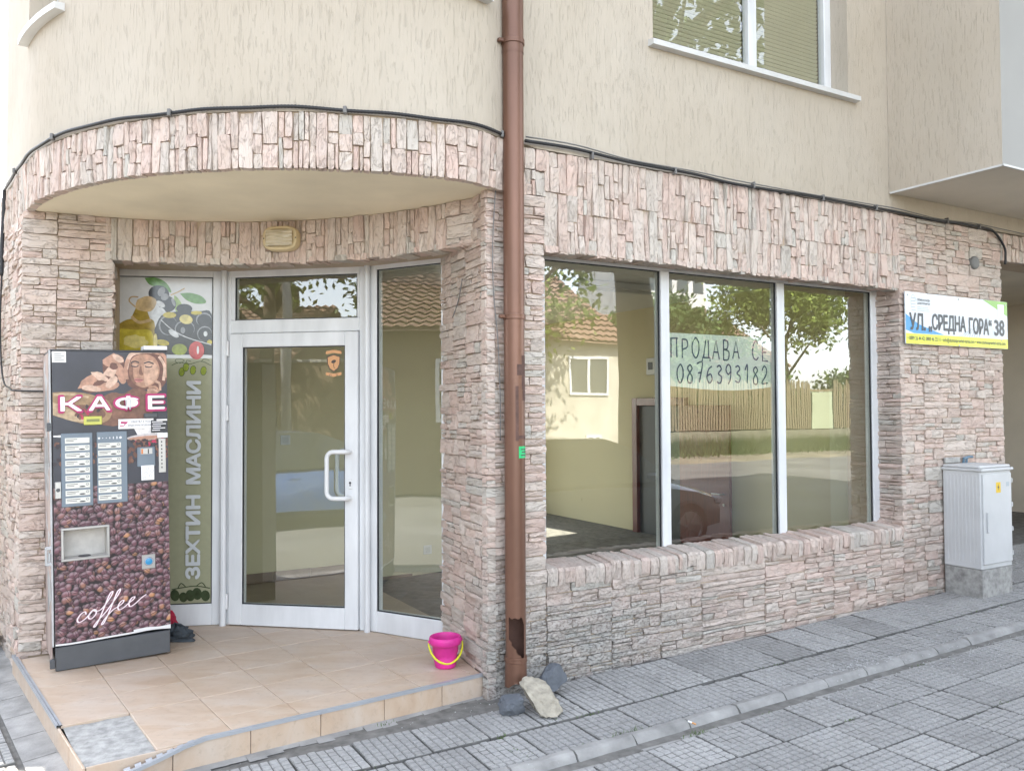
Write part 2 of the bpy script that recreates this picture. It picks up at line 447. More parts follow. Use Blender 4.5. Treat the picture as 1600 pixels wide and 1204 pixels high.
M['cab'] = plain('grey_white_polyester', (.56, .565, .565), .5, var=.08, vscale=4, bscale=300, bstr=.1)

# ------------------------------------------------------------------ layout of the place
# plan frame of the shop-window wall: t runs along the wall to the right, nd out of it towards the street
U2 = Vector((cos(radians(30.3)), sin(radians(30.3)))); N2 = Vector((U2.y, -U2.x)); C2 = Vector((-.14, 4.62))
U3 = Vector((U2.x, U2.y, 0)); N3 = Vector((N2.x, N2.y, 0)); Z3 = Vector((0, 0, 1))
def W(t, nd, z): return Vector((C2.x + U2.x*t + N2.x*nd, C2.y + U2.y*t + N2.y*nd, z))
def WP(t, nd): return (C2.x + U2.x*t + N2.x*nd, C2.y + U2.y*t + N2.y*nd)
def gz(t, nd):
    tc = max(-5., min(t, 9.)); a = .026*tc if tc > 0 else .006*tc
    return -.105 + a - .02*max(-.5, min(nd, 3.))
CC = Vector((-1.229, 6.312)); CR = 2.146           # centre and radius of the rounded corner
LD = Vector((-.616, .788))                          # direction of the left street face, going back
LC = Vector((-2.967, 5.04))                         # outer corner of the left pier
ZB, ZS = 2.985, 2.70                                # top of the stone band, soffit

def arc_r(th):                                      # rounded corner eases into the straight wall behind the downpipe
    k = max(0., min(1., (th + 64.) / 14.)); k = k*k*(3-2*k)
    return CR + (2.036 - CR)*k
def arc_pt(th, off=0.):
    r = arc_r(th) + off; a = radians(th); return Vector((CC.x + r*cos(a), CC.y + r*sin(a)))
ARC0, ARC1 = -142., -50.

class Path:
    """plan polyline walked left to right as seen from the street; s in metres"""
    def __init__(s, pts):
        s.p = [Vector(p) for p in pts]; s.s = [0.]
        for a, b in zip(s.p, s.p[1:]): s.s.append(s.s[-1] + (b-a).length)
        s.L = s.s[-1]
    def at(s, x):
        x = max(0., min(s.L, x)); i = 0
        while i < len(s.s)-2 and s.s[i+1] < x: i += 1
        a, b = s.p[i], s.p[i+1]; k = (x-s.s[i])/max(1e-9, s.s[i+1]-s.s[i]); t = (b-a).normalized()
        return a + (b-a)*k, t, Vector((t.y, -t.x))

# ------------------------------------------------------------------ stone cladding generator
STONES = []        # (score, parent key, frame origin, verts, faces, uvs, colour)
CAMP = Vector((0, 0, 1.48))
def add_stone(key, o, U, V, N, w, h, rng, vertical=False, proud=None, back=.045, topflat=False):
    L, S = (h, w) if vertical else (w, h)
    nx = 3 + (L > .09) + (L > .2) + (L > .3); nz = 3 + (S > .07)
    A, B = (nx, nz) if not vertical else (nz, nx)      # counts along x (w) and z (h)
    gap = rng.uniform(.0004, .0022)
    if proud is None: proud = rng.choice((rng.uniform(-.001, .004), rng.uniform(-.002, .009), rng.uniform(.003, .015)))
    strata = [rng.uniform(-.0035, .0045) for _ in range(max(A, B))]
    tilt = rng.uniform(-.03, .03); tilt2 = rng.uniform(-.08, .08)
    cut = [[rng.uniform(0, .13)*min(S, .07) for _ in range(2)] for _ in range(2)]
    verts, uvs = [], []
    ou, ov = rng.uniform(0, 50), rng.uniform(0, 50)
    bowl = [rng.uniform(-.003, .003) for _ in range(4)]
    def place(x, y, z):
        verts.append(o + U*x + V*z + N*y)
        uvs.append(((z if vertical else x)+ou, (x if vertical else z)+ov))
    for j in range(B):
        for i in range(A):
            ex = i in (0, A-1); ez = j in (0, B-1)
            x = -w/2 + w*i/(A-1); z = -h/2 + h*j/(B-1)
            if ex: x += (gap + rng.uniform(-.001, .003)) * (1 if i == 0 else -1)
            else: x += rng.uniform(-.25, .25)*w/(A-1)
            if ez: z += (gap + rng.uniform(-.001, .003)) * (1 if j == 0 else -1)
            else: z += rng.uniform(-.22, .22)*h/(B-1)
            if ex and ez:
                c = cut[i > 0][j > 0]; x += c*(1 if i == 0 else -1)*.6; z += c*(1 if j == 0 else -1)*.4
            y = proud + x*tilt + z*tilt2 + rng.uniform(-.0035, .0035) + strata[j if not vertical else i]*.8
            if ex or ez: y -= rng.uniform(.0005, .0045)
            place(x, y, z)
    F = []
    for j in range(B-1):
        for i in range(A-1):
            k = j*A+i; F.append((k, k+1, k+A+1, k+A))
    ring = [i for i in range(A)] + [j*A+A-1 for j in range(1, B)] + [(B-1)*A+i for i in range(A-2, -1, -1)] + [j*A for j in range(B-2, 0, -1)]
    k0 = len(verts)
    for q in ring:
        p = verts[q]; d = (p-o).dot(N)
        verts.append(p - N*(d+back)); uvs.append((uvs[q][0]+.02, uvs[q][1]+.02))
    n = len(ring)
    for q in range(n):
        F.append((ring[q], k0+q, k0+(q+1) % n, ring[(q+1) % n]))
    view = CAMP - o
    score = w*h*max(0., view.normalized().dot(N))/view.length_squared
    px = 800 + 1300*o.x/max(.2, o.y); py = 636 - 1300*(o.z-1.48)/max(.2, o.y)
    if not (0 < px < 1600 and 0 < py < 1204): score = 0
    STONES.append((score, key, o, verts, F, uvs, (rng.random(), rng.random(), rng.random(), 1)))

def split_rect(x0, x1, z0, z1, rng, out, wmax=.40, hmax=.105, wmin=.09, hmin=.026):
    """irregular ledge-stone bond: long axis along x"""
    w, h = x1-x0, z1-z0
    if w > wmax*1.25 and w > h*1.2:
        c = x0 + w*rng.uniform(.36, .64); split_rect(x0, c, z0, z1, rng, out, wmax, hmax, wmin, hmin); split_rect(c, x1, z0, z1, rng, out, wmax, hmax, wmin, hmin); return
    if h > hmax:
        c = z0 + h*rng.uniform(.30, .70); split_rect(x0, x1, z0, c, rng, out, wmax, hmax, wmin, hmin); split_rect(x0, x1, c, z1, rng, out, wmax, hmax, wmin, hmin); return
    q = rng.random()
    if w > wmin*2 and w > h*2.6 and q < (.55 if wmin < .085 else .68):
        c = x0 + w*rng.uniform(.32, .68); split_rect(x0, c, z0, z1, rng, out, wmax, hmax, wmin, hmin); split_rect(c, x1, z0, z1, rng, out, wmax, hmax, wmin, hmin); return
    if h > hmin*2 and (h > .072 or w > h*1.6) and rng.random() < .56:
        c = z0 + h*rng.uniform(.33, .67); split_rect(x0, x1, z0, c, rng, out, wmax, hmax, wmin, hmin); split_rect(x0, x1, c, z1, rng, out, wmax, hmax, wmin, hmin); return
    out.append((x0, x1, z0, z1))

def clad(key, path, s0, s1, z0, z1, vertical=False, seed=0, **kw):
    """cover a band of a wall with stones"""
    rng = random.Random(seed); out = []
    if vertical: 
        tmp = []; split_rect(z0, z1, s0, s1, rng, tmp, **kw); out = [(c, d, a, b) for a, b, c, d in tmp]
    else: split_rect(s0, s1, z0, z1, rng, out, **kw)
    for a, b, c, d in out:
        p, t, nn = path.at((a+b)/2)
        add_stone(key, Vector((p.x, p.y, (c+d)/2)), Vector((t.x, t.y, 0)), Z3, Vector((nn.x, nn.y, 0)), b-a, d-c, rng, vertical)

# ------------------------------------------------------------------ setting: road, verge, pavement bed
mb = MB(); mb.quad((-300, -300, -.34), (300, -300, -.34), (300, 300, -.34), (-300, 300, -.34))
mb.build('road', M['asphalt'], kind='structure')
mb = MB()
mb.quad(W(-80, 16, -.26), W(-80, 90, -.1), W(140, 90, -.1), W(140, 16, -.26))
for a, b in ((-80, 140),):
    mb.quad(W(a, 15.7, -.36), W(a, 16, -.26), W(b, 16, -.26), W(b, 15.7, -.36))
mb.build('verge', M['dirt'], kind='structure')
mb = MB()
ts = [-4.4, -3, -2, -1, 0, 1.5, 3, 4.5, 6, 9, 14]; ns = [-9, -4, -.5, .5, 1, 2, 2.85]
for a, b in zip(ts, ts[1:]):
    for c, d in zip(ns, ns[1:]):
        if a >= 6 and False: continue
        q = [W(x, y, gz(x, y)-.016) for x, y in ((a, d), (b, d), (b, c), (a, c))]; mb.quad(*q)
    mb.quad(W(a, 2.85, -.4), W(b, 2.85, -.4), W(b, 2.85, gz(b, 2.85)-.016), W(a, 2.85, gz(a, 2.85)-.016))
for c, d in zip(ns, ns[1:]):
    mb.quad(W(-4.4, c, -.4), W(-4.4, d, -.4), W(-4.4, d, gz(-4.4, d)-.016), W(-4.4, c, gz(-4.4, c)-.016))
PAVE = mb.build('pavement', M['bed'], kind='structure')

def slab_mesh(name, lx, ly, nx, ny, seed, worn=0.):
    rng = random.Random(seed); mb = MB(); g = .0060
    mb.box((-lx/2, -ly/2, -.04), (lx, 0, 0), (0, ly, 0), (0, 0, .034), 1)
    for i in range(nx):
        for j in range(ny):
            x0 = -lx/2 + lx*i/nx + g/2; x1 = -lx/2 + lx*(i+1)/nx - g/2; y0 = -ly/2 + ly*j/ny + g/2; y1 = -ly/2 + ly*(j+1)/ny - g/2
            if i == 0: x0 += .002
            if j == 0: y0 += .002
            h = rng.uniform(-.0012, .0006); k = len(mb.v); c = .0028
            if rng.random() < worn: h -= rng.uniform(.002, .0045)
            jit = [rng.uniform(-.001, .001) for _ in range(8)]
            mb.v += [(x0, y0, -.0062), (x1, y0, -.0062), (x1, y1, -.0062), (x0, y1, -.0062),
                     (x0+c+jit[0], y0+c+jit[1], h), (x1-c+jit[2], y0+c+jit[3], h), (x1-c+jit[4], y1-c+jit[5], h), (x0+c+jit[6], y1-c+jit[7], h)]
            mb.f += [(k+4, k+5, k+6, k+7), (k, k+1, k+5, k+4), (k+1, k+2, k+6, k+5), (k+2, k+3, k+7, k+6), (k+3, k, k+4, k+7)]; mb.m += [0]*5
    me = bpy.data.meshes.new(name); me.from_pydata(mb.v, [], mb.f); me.materials.append(M['slab']); me.materials.append(M['groove']); me.polygons.foreach_set('material_index', mb.m); return me

SLAB_SQ = [slab_mesh('paving_slab', .2945, .2825, 7, 7, k, (.0, .15, .4, .7)[k % 4]) for k in range(4)]
SLAB_AP = [slab_mesh('paving_slab', .2835, .434, 7, 10, 10+k, (.25, .55, .8)[k % 3]) for k in range(3)]
def put_slab(me, p, ang, slope_t, slope_n, rng):
    o = bpy.data.objects.new('paving_slab', me); link(o, PAVE)
    xa = Vector((cos(ang), sin(ang), slope_t)).normalized(); ya = Vector((-sin(ang), cos(ang), slope_n)).normalized()
    za = xa.cross(ya).normalized(); ya = za.cross(xa)
    m = Matrix(((xa.x, ya.x, za.x, p[0]), (xa.y, ya.y, za.y, p[1]), (xa.z, ya.z, za.z, p[2]), (0, 0, 0, 1)))
    o.matrix_local = m @ Matrix.Rotation(rng.uniform(-.008, .008), 4, 'Z') @ Matrix.Rotation(rng.uniform(-.014, .014), 4, 'X') @ Matrix.Rotation(rng.uniform(-.014, .014), 4, 'Y')
    return o
rng = random.Random(5); A30 = radians(30.3)
def ramp_t(t): return .026 if t > 0 else .006
# apron row against the wall, second row, then rows beyond the gutter
for i in range(-1, 17):
    t = .197 + .291*i
    if t < .1: continue
    if t > 4.0: continue
    z = gz(t, .27) + .006
    put_slab(rng.choice(SLAB_AP), (*WP(t, .268), z), A30, ramp_t(t), .03, rng)
for i in range(-6, 24):
    t = .04 + .302*i
    z = gz(t, .64) + .002
    put_slab(rng.choice(SLAB_SQ), (*WP(t, .645), z), A30, ramp_t(t), .02, rng)
    if t < .1:
        put_slab(rng.choice(SLAB_SQ), (*WP(t-.142, .345), gz(t, .34)+.004), A30, ramp_t(t), .02, rng)
    if t > 3.9 and i % 1 == 0:
        put_slab(rng.choice(SLAB_SQ), (*WP(t, .345), gz(t, .34)+.004), A30, ramp_t(t), .02, rng)
        if t > 4.7:
            for q in range(1, 4): put_slab(rng.choice(SLAB_SQ), (*WP(t, .345-.3*q), gz(t, 0)+.006), A30, ramp_t(t), .02, rng)
for j in range(6):
    nd = 1.115 + .2885*j
    for i in range(-7, 22):
        t = .155 + .305*i + .012*j
        if t > 1.2 + 6.2 - j*.2: continue
        if t < -2.1 + .75*j - .3 and j > 0: continue
        put_slab(rng.choice(SLAB_SQ[:3]), (*WP(t, nd), gz(t, nd)), A30, ramp_t(t), .02, rng)
# pavement along the left street
for i in range(9):
    for j in range(2):
        p = LC + Vector((.616, -.788))*(-.6 + .305*i) + Vector((-.788, -.616))*(.34 + .292*j) + Vector((.02, -.02))
        put_slab(rng.choice(SLAB_SQ[:2]), (p.x, p.y, gz((p-C2).dot(U2), (p-C2).dot(N2))+.002), atan2(-.788, .616), 0, 0, rng)
# cement fillet between step and slabs on the left side
mb = MB()
for i in range(9):
    a = LC + Vector((.616, -.788))*(-.9 + .33*i); b = a + Vector((.616, -.788))*.325; o = Vector((-.788, -.616))
    mb.quad((*(a+o*.17), -.118), (*(b+o*.17), -.118), (*(b+o*.0), -.104), (*(a+o*.0), -.104))
mb.build('cement_fillet', M['cement2'], PAVE, kind=None)
# gutter channel stones
prof = [(.0, -.03), (.0, .010), (.012, .021), (.045, .022), (.066, .010), (.082, -.014), (.098, -.026), (.150, -.030), (.150, -.05)]
for k in range(20):
    t0 = -2.06 + .342*k; mb = MB(); r = random.Random(k); dz = r.uniform(-.004, .004); ln = .342 - r.uniform(.005, .012)
    nseg = 4
    jj = [[(r.uniform(-.003, .003), r.uniform(-.003, .003)) for _ in prof] for _ in range(nseg+1)]
    for s in range(nseg):
        for q in range(len(prof)-1):
            P4 = []
            for (ss, qq) in ((s, q), (s, q+1), (s+1, q+1), (s+1, q)):
                t = t0 + ln*ss/nseg; y = .803 + prof[qq][0] + jj[ss][qq][0]; z = gz(t, .88) + prof[qq][1] + jj[ss][qq][1] + dz - .003
                P4.append(W(t, y, z))
            mb.quad(*P4)
    for ss in (0, nseg):
        t = t0 + ln*ss/nseg
        mb.poly([W(t, .803+p[0]+jj[ss][q][0], gz(t, .88)+p[1]+jj[ss][q][1]+dz-.003) for q, p in enumerate(prof)][::(-1 if ss == 0 else 1)])
    mb.build('gutter_stone', M['cement2'], PAVE, origin=W(t0, .88, gz(t0, .88)), smooth=False)
mb = MB(); r = random.Random(3)
for k in range(30):
    t = -2.1 + .24*k
    if r.random() < .18: continue
    mb.box(W(t, .952, gz(t, .96)-.02), U3*.235, N3*r.uniform(.012, .026), Vector((0, 0, r.uniform(.008, .017))))
mb.build('cement_edging', M['cement2'], PAVE, kind='stuff')

# ------------------------------------------------------------------ the corner building
BL = empty('corner_building', WP(0, 0) + (-.1,), 'rendered corner building with pink split-stone ground floor and a rounded entrance corner', 'building')
PF = {}          # cladding carriers by key
# paths of the clad faces
path_wall = Path([WP(0, 0), WP(9, 0)])
Qe = Vector((-.452, 5.31))                                    # inner end of the central pier's return
path_ret = Path([Qe, WP(0, 0)])
path_left = Path([LC, (-2.523, 5.254)])
path_leftout = Path([LC + LD*1.9, LC])
arc_pts = [arc_pt(ARC0 + (ARC1-ARC0)*i/60) for i in range(61)]
path_top = Path([arc_pts[0] + LD*1.9] + arc_pts + [Vector(WP(9, 0))])
S_ARC0 = 1.9; S_ARC1 = path_top.s[61]
LCN = Vector((-1.76, 3.13)); LR = 2.25
lint_pts = [Vector((LCN.x + LR*cos(radians(a)), LCN.y + LR*sin(radians(a)))) for a in [111 - 58*i/40 for i in range(41)]]
lint_pts.append(Vector((-.214, 4.783))); lint_pts.append(Vector((-.17, 4.75)))
path_lint = Path(lint_pts)
def offs(pth, d, n=None):
    out = []
    for i, p in enumerate(pth.p):
        a = pth.p[max(0, i-1)]; b = pth.p[min(len(pth.p)-1, i+1)]; t = (b-a).normalized(); out.append(p - Vector((t.y, -t.x))*d)
    return out
def wall_strip(mb, pth, s0, s1, z0, z1, d0, d1, step=.12):
    """solid strip of wall following a path from depth d0 to d1 behind the face"""
    n = max(1, int((s1-s0)/step)); A = []; B = []
    for i in range(n+1):
        p, t, nn = pth.at(s0 + (s1-s0)*i/n); A.append(p - nn*d0); B.append(p - nn*d1)
    for i in range(n):
        a, b, c, d = A[i], A[i+1], B[i+1], B[i]
        mb.quad((*a, z0), (*b, z0), (*b, z1), (*a, z1)); mb.quad((*c, z0), (*d, z0), (*d, z1), (*c, z1))
        mb.quad((*a, z1), (*b, z1), (*c, z1), (*d, z1)); mb.quad((*d, z0), (*c, z0), (*b, z0), (*a, z0))
    for i, r in ((0, 1), (n, -1)):
        q = [(*B[i], z0), (*A[i], z0), (*A[i], z1), (*B[i], z1)]; mb.quad(*q[::r])
MO = .0135
# central pier between entrance and shop window
mb = MB()
rd = (Vector(WP(0, 0)) - Qe).normalized(); rn = Vector((rd.y, -rd.x))
c0 = Vector(WP(0, 0)) - N2*MO - rn*MO
mb.prism([tuple(Vector(WP(.372, -MO))), WP(.372, -.32), tuple(Qe + Vector((.30, .10))), tuple(Qe - rn*MO), tuple(Vector(WP(0, -MO)) - rn*MO)][::-1], -.25, ZS)
PF['pier'] = mb.build('stone_pier', M['mortar'], BL)
clad('pier', path_ret, .0, path_ret.L+.012, .0, ZS, seed=21, wmax=.30, hmax=.10)
clad('pier', path_wall, -.012, .385, -.14, 2.705, seed=22, wmax=.30, hmax=.095)
clad('pier', path_ret, path_ret.L-.07, path_ret.L+.012, -.14, .0, seed=23)
# wall under the window
mb = MB(); mb.box(W(.385, -MO, -.25), U3*3.30, N3*-.25, Z3*.70)
PF['wall'] = mb.build('sill_wall', M['mortar'], BL)
clad('wall', path_wall, .385, 3.66, -.14, .46, seed=31, wmax=.48, hmax=.085, wmin=.10, hmin=.021)
# right pier
mb = MB(); mb.box(W(3.685, -MO, -.25), U3*1.37, N3*-.5, Z3*(ZB+.25-.01))
PF['pier_r'] = mb.build('stone_pier', M['mortar'], BL)
clad('pier_r', path_wall, 3.66, 5.068, -.10, ZB-.01, seed=41, wmax=.40, hmax=.11)
path_rev = Path([WP(3.66, -.215), WP(3.66, 0)])
clad('pier_r', path_rev, .0, .222, .46, 2.40, seed=42, wmax=.22, hmax=.085)
path_end = Path([WP(5.068, 0), WP(5.068, -.5)])
clad('pier_r', path_end, .0, .5, -.05, ZB-.2, seed=43, wmax=.3, hmax=.1)
# lintel over the shop window
mb = MB(); mb.box(W(.387, -MO, 2.405), U3*3.28, N3*-.3, Z3*(ZB-2.415))
PF['lintel'] = mb.build('window_lintel', M['mortar'], BL)
clad('lintel', path_wall, .25, .40, 2.705, ZB-.006, True, seed=50, wmax=.28, hmax=.10, wmin=.06)
clad('lintel', path_wall, .385, 3.672, 2.392, ZB-.006, True, seed=51, wmax=.34, hmax=.095, wmin=.08, hmin=.026)
# underside of that lintel: rough stone ends
rng = random.Random(52); t = .39
while t < 3.64:
    w = rng.uniform(.03, .1)
    add_stone('lintel', W(t+w/2, -.055, 2.395), U3, N3, -Z3, w, .12, rng, True, proud=rng.uniform(.004, .016), back=.03); t += w
# lintel over the entrance (concave)
mb = MB(); wall_strip(mb, path_lint, 0, path_lint.L, 2.44, ZS+.02, MO, .42)
PF['lint_e'] = mb.build('entrance_lintel', M['mortar'], BL)
clad('lint_e', path_lint, path_lint.L-.27, path_lint.L, 2.425, ZS-.002, seed=63, wmax=.26, hmax=.09)
clad('lint_e', path_lint, .0, path_lint.L-.27, 2.425, ZS-.002, True, seed=61, wmax=.22, hmax=.10, wmin=.06)
rng = random.Random(62); s = 0.
while s < path_lint.L-.05:
    w = rng.uniform(.04, .1); p, tt, nn = path_lint.at(s+w/2)
    add_stone('lint_e', Vector((p.x-nn.x*.06, p.y-nn.y*.06, 2.43)), Vector((tt.x, tt.y, 0)), Vector((nn.x, nn.y, 0)), -Z3, w, .13, rng, True, proud=rng.uniform(.0, .014), back=.03); s += w
# left pier
mb = MB()
le = Vector((-2.523, 5.254)); ln_ = Vector(((le-LC).normalized().y, -(le-LC).normalized().x)); lon = Vector((-.788, -.616))
mb.prism([tuple(LC - ln_*MO - lon*MO), tuple(le - ln_*MO - Vector((.03, .01))), (-2.72, 5.80), tuple(LC + LD*1.9 + Vector((.5, .4))), tuple(LC + LD*1.9 - lon*MO)], -.25, ZS)
PF['pier_l'] = mb.build('stone_pier', M['mortar'], BL)
clad('pier_l', path_left, -.012, path_left.L, .0, ZS, seed=71, wmax=.34, hmax=.105)
clad('pier_l', path_leftout, .0, 1.9, -.16, ZS, seed=72, wmax=.34, hmax=.11)
path_lrev = Path([le, Vector((-2.72, 5.70))])
clad('pier_l', path_lrev, .0, path_lrev.L-.05, .0, 2.42, seed=73, wmax=.3, hmax=.105)
# curved fascia
mb = MB(); wall_strip(mb, path_top, 0, S_ARC1+.02, ZS+.012, ZB, MO, .22)
PF['fascia'] = mb.build('curved_fascia', M['mortar'], BL)
clad('fascia', path_top, .0, S_ARC1, ZS-.008, ZB-.004, True, seed=81, wmax=.32, hmax=.085, wmin=.075, hmin=.024)
# band over the passage on the right
mb = MB(); mb.box(W(5.03, -MO, 2.745), U3*3., N3*-.3, Z3*(ZB-2.755))
PF['band'] = mb.build('passage_lintel', M['mortar'], BL)
clad('band', path_wall, 5.068, 6.6, 2.735, ZB-.01, True, seed=91, wmax=.22, hmax=.10, wmin=.06)
# coping of upright stones on the window sill
rng = random.Random(95); t = .385
while t < 3.655:
    w = rng.uniform(.028, .085)
    if t + w > 3.655: w = 3.66 - t
    hh = rng.uniform(.095, .13); z1 = .562 + rng.uniform(-.010, .006); f = .018 + rng.uniform(-.006, .012)
    vs, uvs = [], []; ou = rng.uniform(0, 40)
    g = .002
    prof_s = [(-.20, z1+.012, 1), (-.10, z1+.004+rng.uniform(-.004, .004), 1), (f-.014, z1-.010, 1), (f, z1-.030, 1), (f+rng.uniform(-.004, .004), z1-hh*.6, 1), (f-.004, z1-hh, 1), (-.05, z1-hh-.004, 1)]
    for a in (0, .5, 1):
        for (nd, z, _) in prof_s:
            x = t + g + (w-2*g)*a + rng.uniform(-.0015, .0015)
            dy = 0 if a == .5 else -.004
            vs.append(W(x, nd + (dy if nd > 0 else 0) + rng.uniform(-.002, .002), z + (dy if nd < f-.001 else 0) + rng.uniform(-.002, .002))); uvs.append((z-nd+ou, x))
    m_ = len(prof_s); F = []
    for a in range(2):
        for q in range(m_-1): F.append((a*m_+q, a*m_+q+1, (a+1)*m_+q+1, (a+1)*m_+q))
    F.append(tuple(range(m_))[::-1]); F.append(tuple(2*m_+q for q in range(m_)))
    o = W(t+w/2, 0, z1-.05); v = CAMP - o
    STONES.append((w*(hh+.1)*.8/v.length_squared, 'wall', o, vs, F, uvs, (rng.random(), rng.random(), rng.random(), 1)))
    t += w

# the 300 stones that show largest are objects of their own; the rest is one part
def stone_object(name, items, parent, origin, kind=None):
    V, F, UVS, CO = [], [], [], []
    for (_, _, o, vs, fs, uvs, col) in items:
        k = len(V); V += [(v.x-origin.x, v.y-origin.y, v.z-origin.z) for v in vs]; F += [tuple(k+i for i in f) for f in fs]; UVS += uvs; CO += [col]*len(vs)
    me = bpy.data.meshes.new(name); me.from_pydata(V, [], F); me.materials.append(M['stone'])
    l = me.uv_layers.new(name='UVMap'); d = []
    for f in F:
        for i in f: d += UVS[i]
    l.data.foreach_set('uv', d)
    at = me.attributes.new('srnd', 'FLOAT_COLOR', 'POINT'); at.data.foreach_set('color', [c for q in CO for c in q])
    o = bpy.data.objects.new(name, me); o.location = origin - WORLD_AT[parent]; link(o, parent)
    if kind: o['kind'] = kind
    return o
STONES.sort(key=lambda s: -s[0])
for s in STONES[:300]: stone_object('stone', [s], PF[s[1]], s[2])
stone_object('small_stone', STONES[300:], BL, WORLD_AT[BL].copy(), 'stuff')

# soffit under the rounded corner
mb = MB()
outer = [path_top.at(S_ARC0 + (S_ARC1-S_ARC0)*i/40) for i in range(41)]
outer = [p - nn*.020 for p, t, nn in outer]
inner = [LC + Vector((.06, .12))] + [p + Vector((0, .06)) for p in lint_pts] + [Vector(WP(.1, -.25))]
mb.poly([(*p, ZS) for p in outer[::-1]] + [(*p, ZS) for p in inner])
mb.build('soffit', M['soffit'], BL)

# ------------------------------------------------------------------ rendered upper storeys
ZT = 12.6
mb = MB()
S_L = 1.9 - .92                                    # the upper wall's left end
def sp(th): return S_ARC0 + (S_ARC1-S_ARC0)*(th-ARC0)/(ARC1-ARC0)
S_W = lambda t: path_top.L - 9 + t
openings = [(S_W(1.215), S_W(3.10), 3.80, 5.15), (1.9-.005, sp(-127.5), 3.73, 5.1), (sp(-100), sp(-60.5), 3.73, 5.1)]
for k in range(1, 3):
    for a, b, c, d in openings[:3]: openings = openings + [(a, b, c+2.9*k, d+2.9*k)]
ss = sorted(set([S_L] + [S_ARC0 + (S_ARC1-S_ARC0)*i/44 for i in range(45)] + [o[0] for o in openings] + [o[1] for o in openings] + [S_W(7.)]))
zz = sorted(set([ZB, ZT] + [o[2] for o in openings] + [o[3] for o in openings]))
REC = .16; OUT = .0
def wp(s, z, d=0.):
    p, t, nn = path_top.at(s); return (p.x - nn.x*d, p.y - nn.y*d, z)
for a, b in zip(ss, ss[1:]):
    if b - a < 1e-6 or a < S_L-1e-6: continue
    for c, d in zip(zz, zz[1:]):
        m = ((a+b)/2, (c+d)/2)
        op = [o for o in openings if o[0]-1e-6 <= m[0] <= o[1]+1e-6 and o[2] <= m[1] <= o[3]]
        if not op: mb.quad(wp(a, c), wp(b, c), wp(b, d), wp(a, d))
        else:
            o = op[0]
            if abs(a-o[0]) < 1e-6: mb.quad(wp(a, c), wp(a, c, REC), wp(a, d, REC), wp(a, d))
            if abs(b-o[1]) < 1e-6: mb.quad(wp(b, c, REC), wp(b, c), wp(b, d), wp(b, d, REC))
            if abs(d-o[3]) < 1e-6: mb.quad(wp(a, d), wp(a, d, REC), wp(b, d, REC), wp(b, d))
            if abs(c-o[2]) < 1e-6: mb.quad(wp(a, c, REC), wp(a, c), wp(b, c), wp(b, c, REC))
# left end, set-back part beyond it
pL, tL, nL = path_top.at(S_L)
e1 = pL - nL*.45; e2 = e1 + LD*4.0
mb.quad((*e1, ZB), (*pL, ZB), (*pL, ZT), (*e1, ZT))
mb.quad((*e2, ZB), (*e1, ZB), (*e1, ZT), (*e2, ZT))
# bottom lip of the render over the stone band, roof and rear
lip = [path_top.at(S_L + (S_W(7.)-S_L)*i/80) for i in range(81)]
for (p, t, nn), (q, t2, n2) in zip(lip, lip[1:]):
    mb.quad((p.x, p.y, ZB), (p.x-nn.x*.3, p.y-nn.y*.3, ZB), (q.x-n2.x*.3, q.y-n2.y*.3, ZB), (q.x, q.y, ZB))
back1, back2 = Vector(WP(14, -6.45)), Vector(WP(-2.3, -6.45))
roofp = [tuple(e2), tuple(e1)] + [tuple(path_top.at(S_L + (S_W(7.)-S_L)*i/40)[0]) for i in range(41)] + [WP(14, 0), tuple(back1), tuple(back2)]
mb.poly([(x, y, ZT) for x, y in roofp])
mb.poly([(x, y, ZB+.004) for x, y in roofp][::-1])
mb.quad((*WP(7, 0), ZB), (*WP(14, 0), ZB), (*WP(14, 0), ZT), (*WP(7, 0), ZT))
mb.quad((*WP(14, 0), -.3), (*back1, -.3), (*back1, ZT), (*WP(14, 0), ZT))
for (ra, rb, rz0, rz1) in ((14, 3.3, -.3, ZT), (3.3, 1.4, -.3, .1), (3.3, 1.4, 2.5, ZT), (1.4, -2.3, -.3, ZT)):  # leaves an unseen rear opening, added to let sun into the shop room
    mb.quad(W(ra, -6.45, rz0), W(rb, -6.45, rz0), W(rb, -6.45, rz1), W(ra, -6.45, rz1))
mb.quad((*back2, -.3), (*e2, -.3), (*e2, ZT), (*back2, ZT))
g_a, g_b = LC + LD*5.2, LC + LD*1.88
mb.quad((*g_a, -.3), (*g_b, -.3), (*g_b, ZB), (*g_a, ZB))
mb.build('upper_wall', M['stucco'], BL)

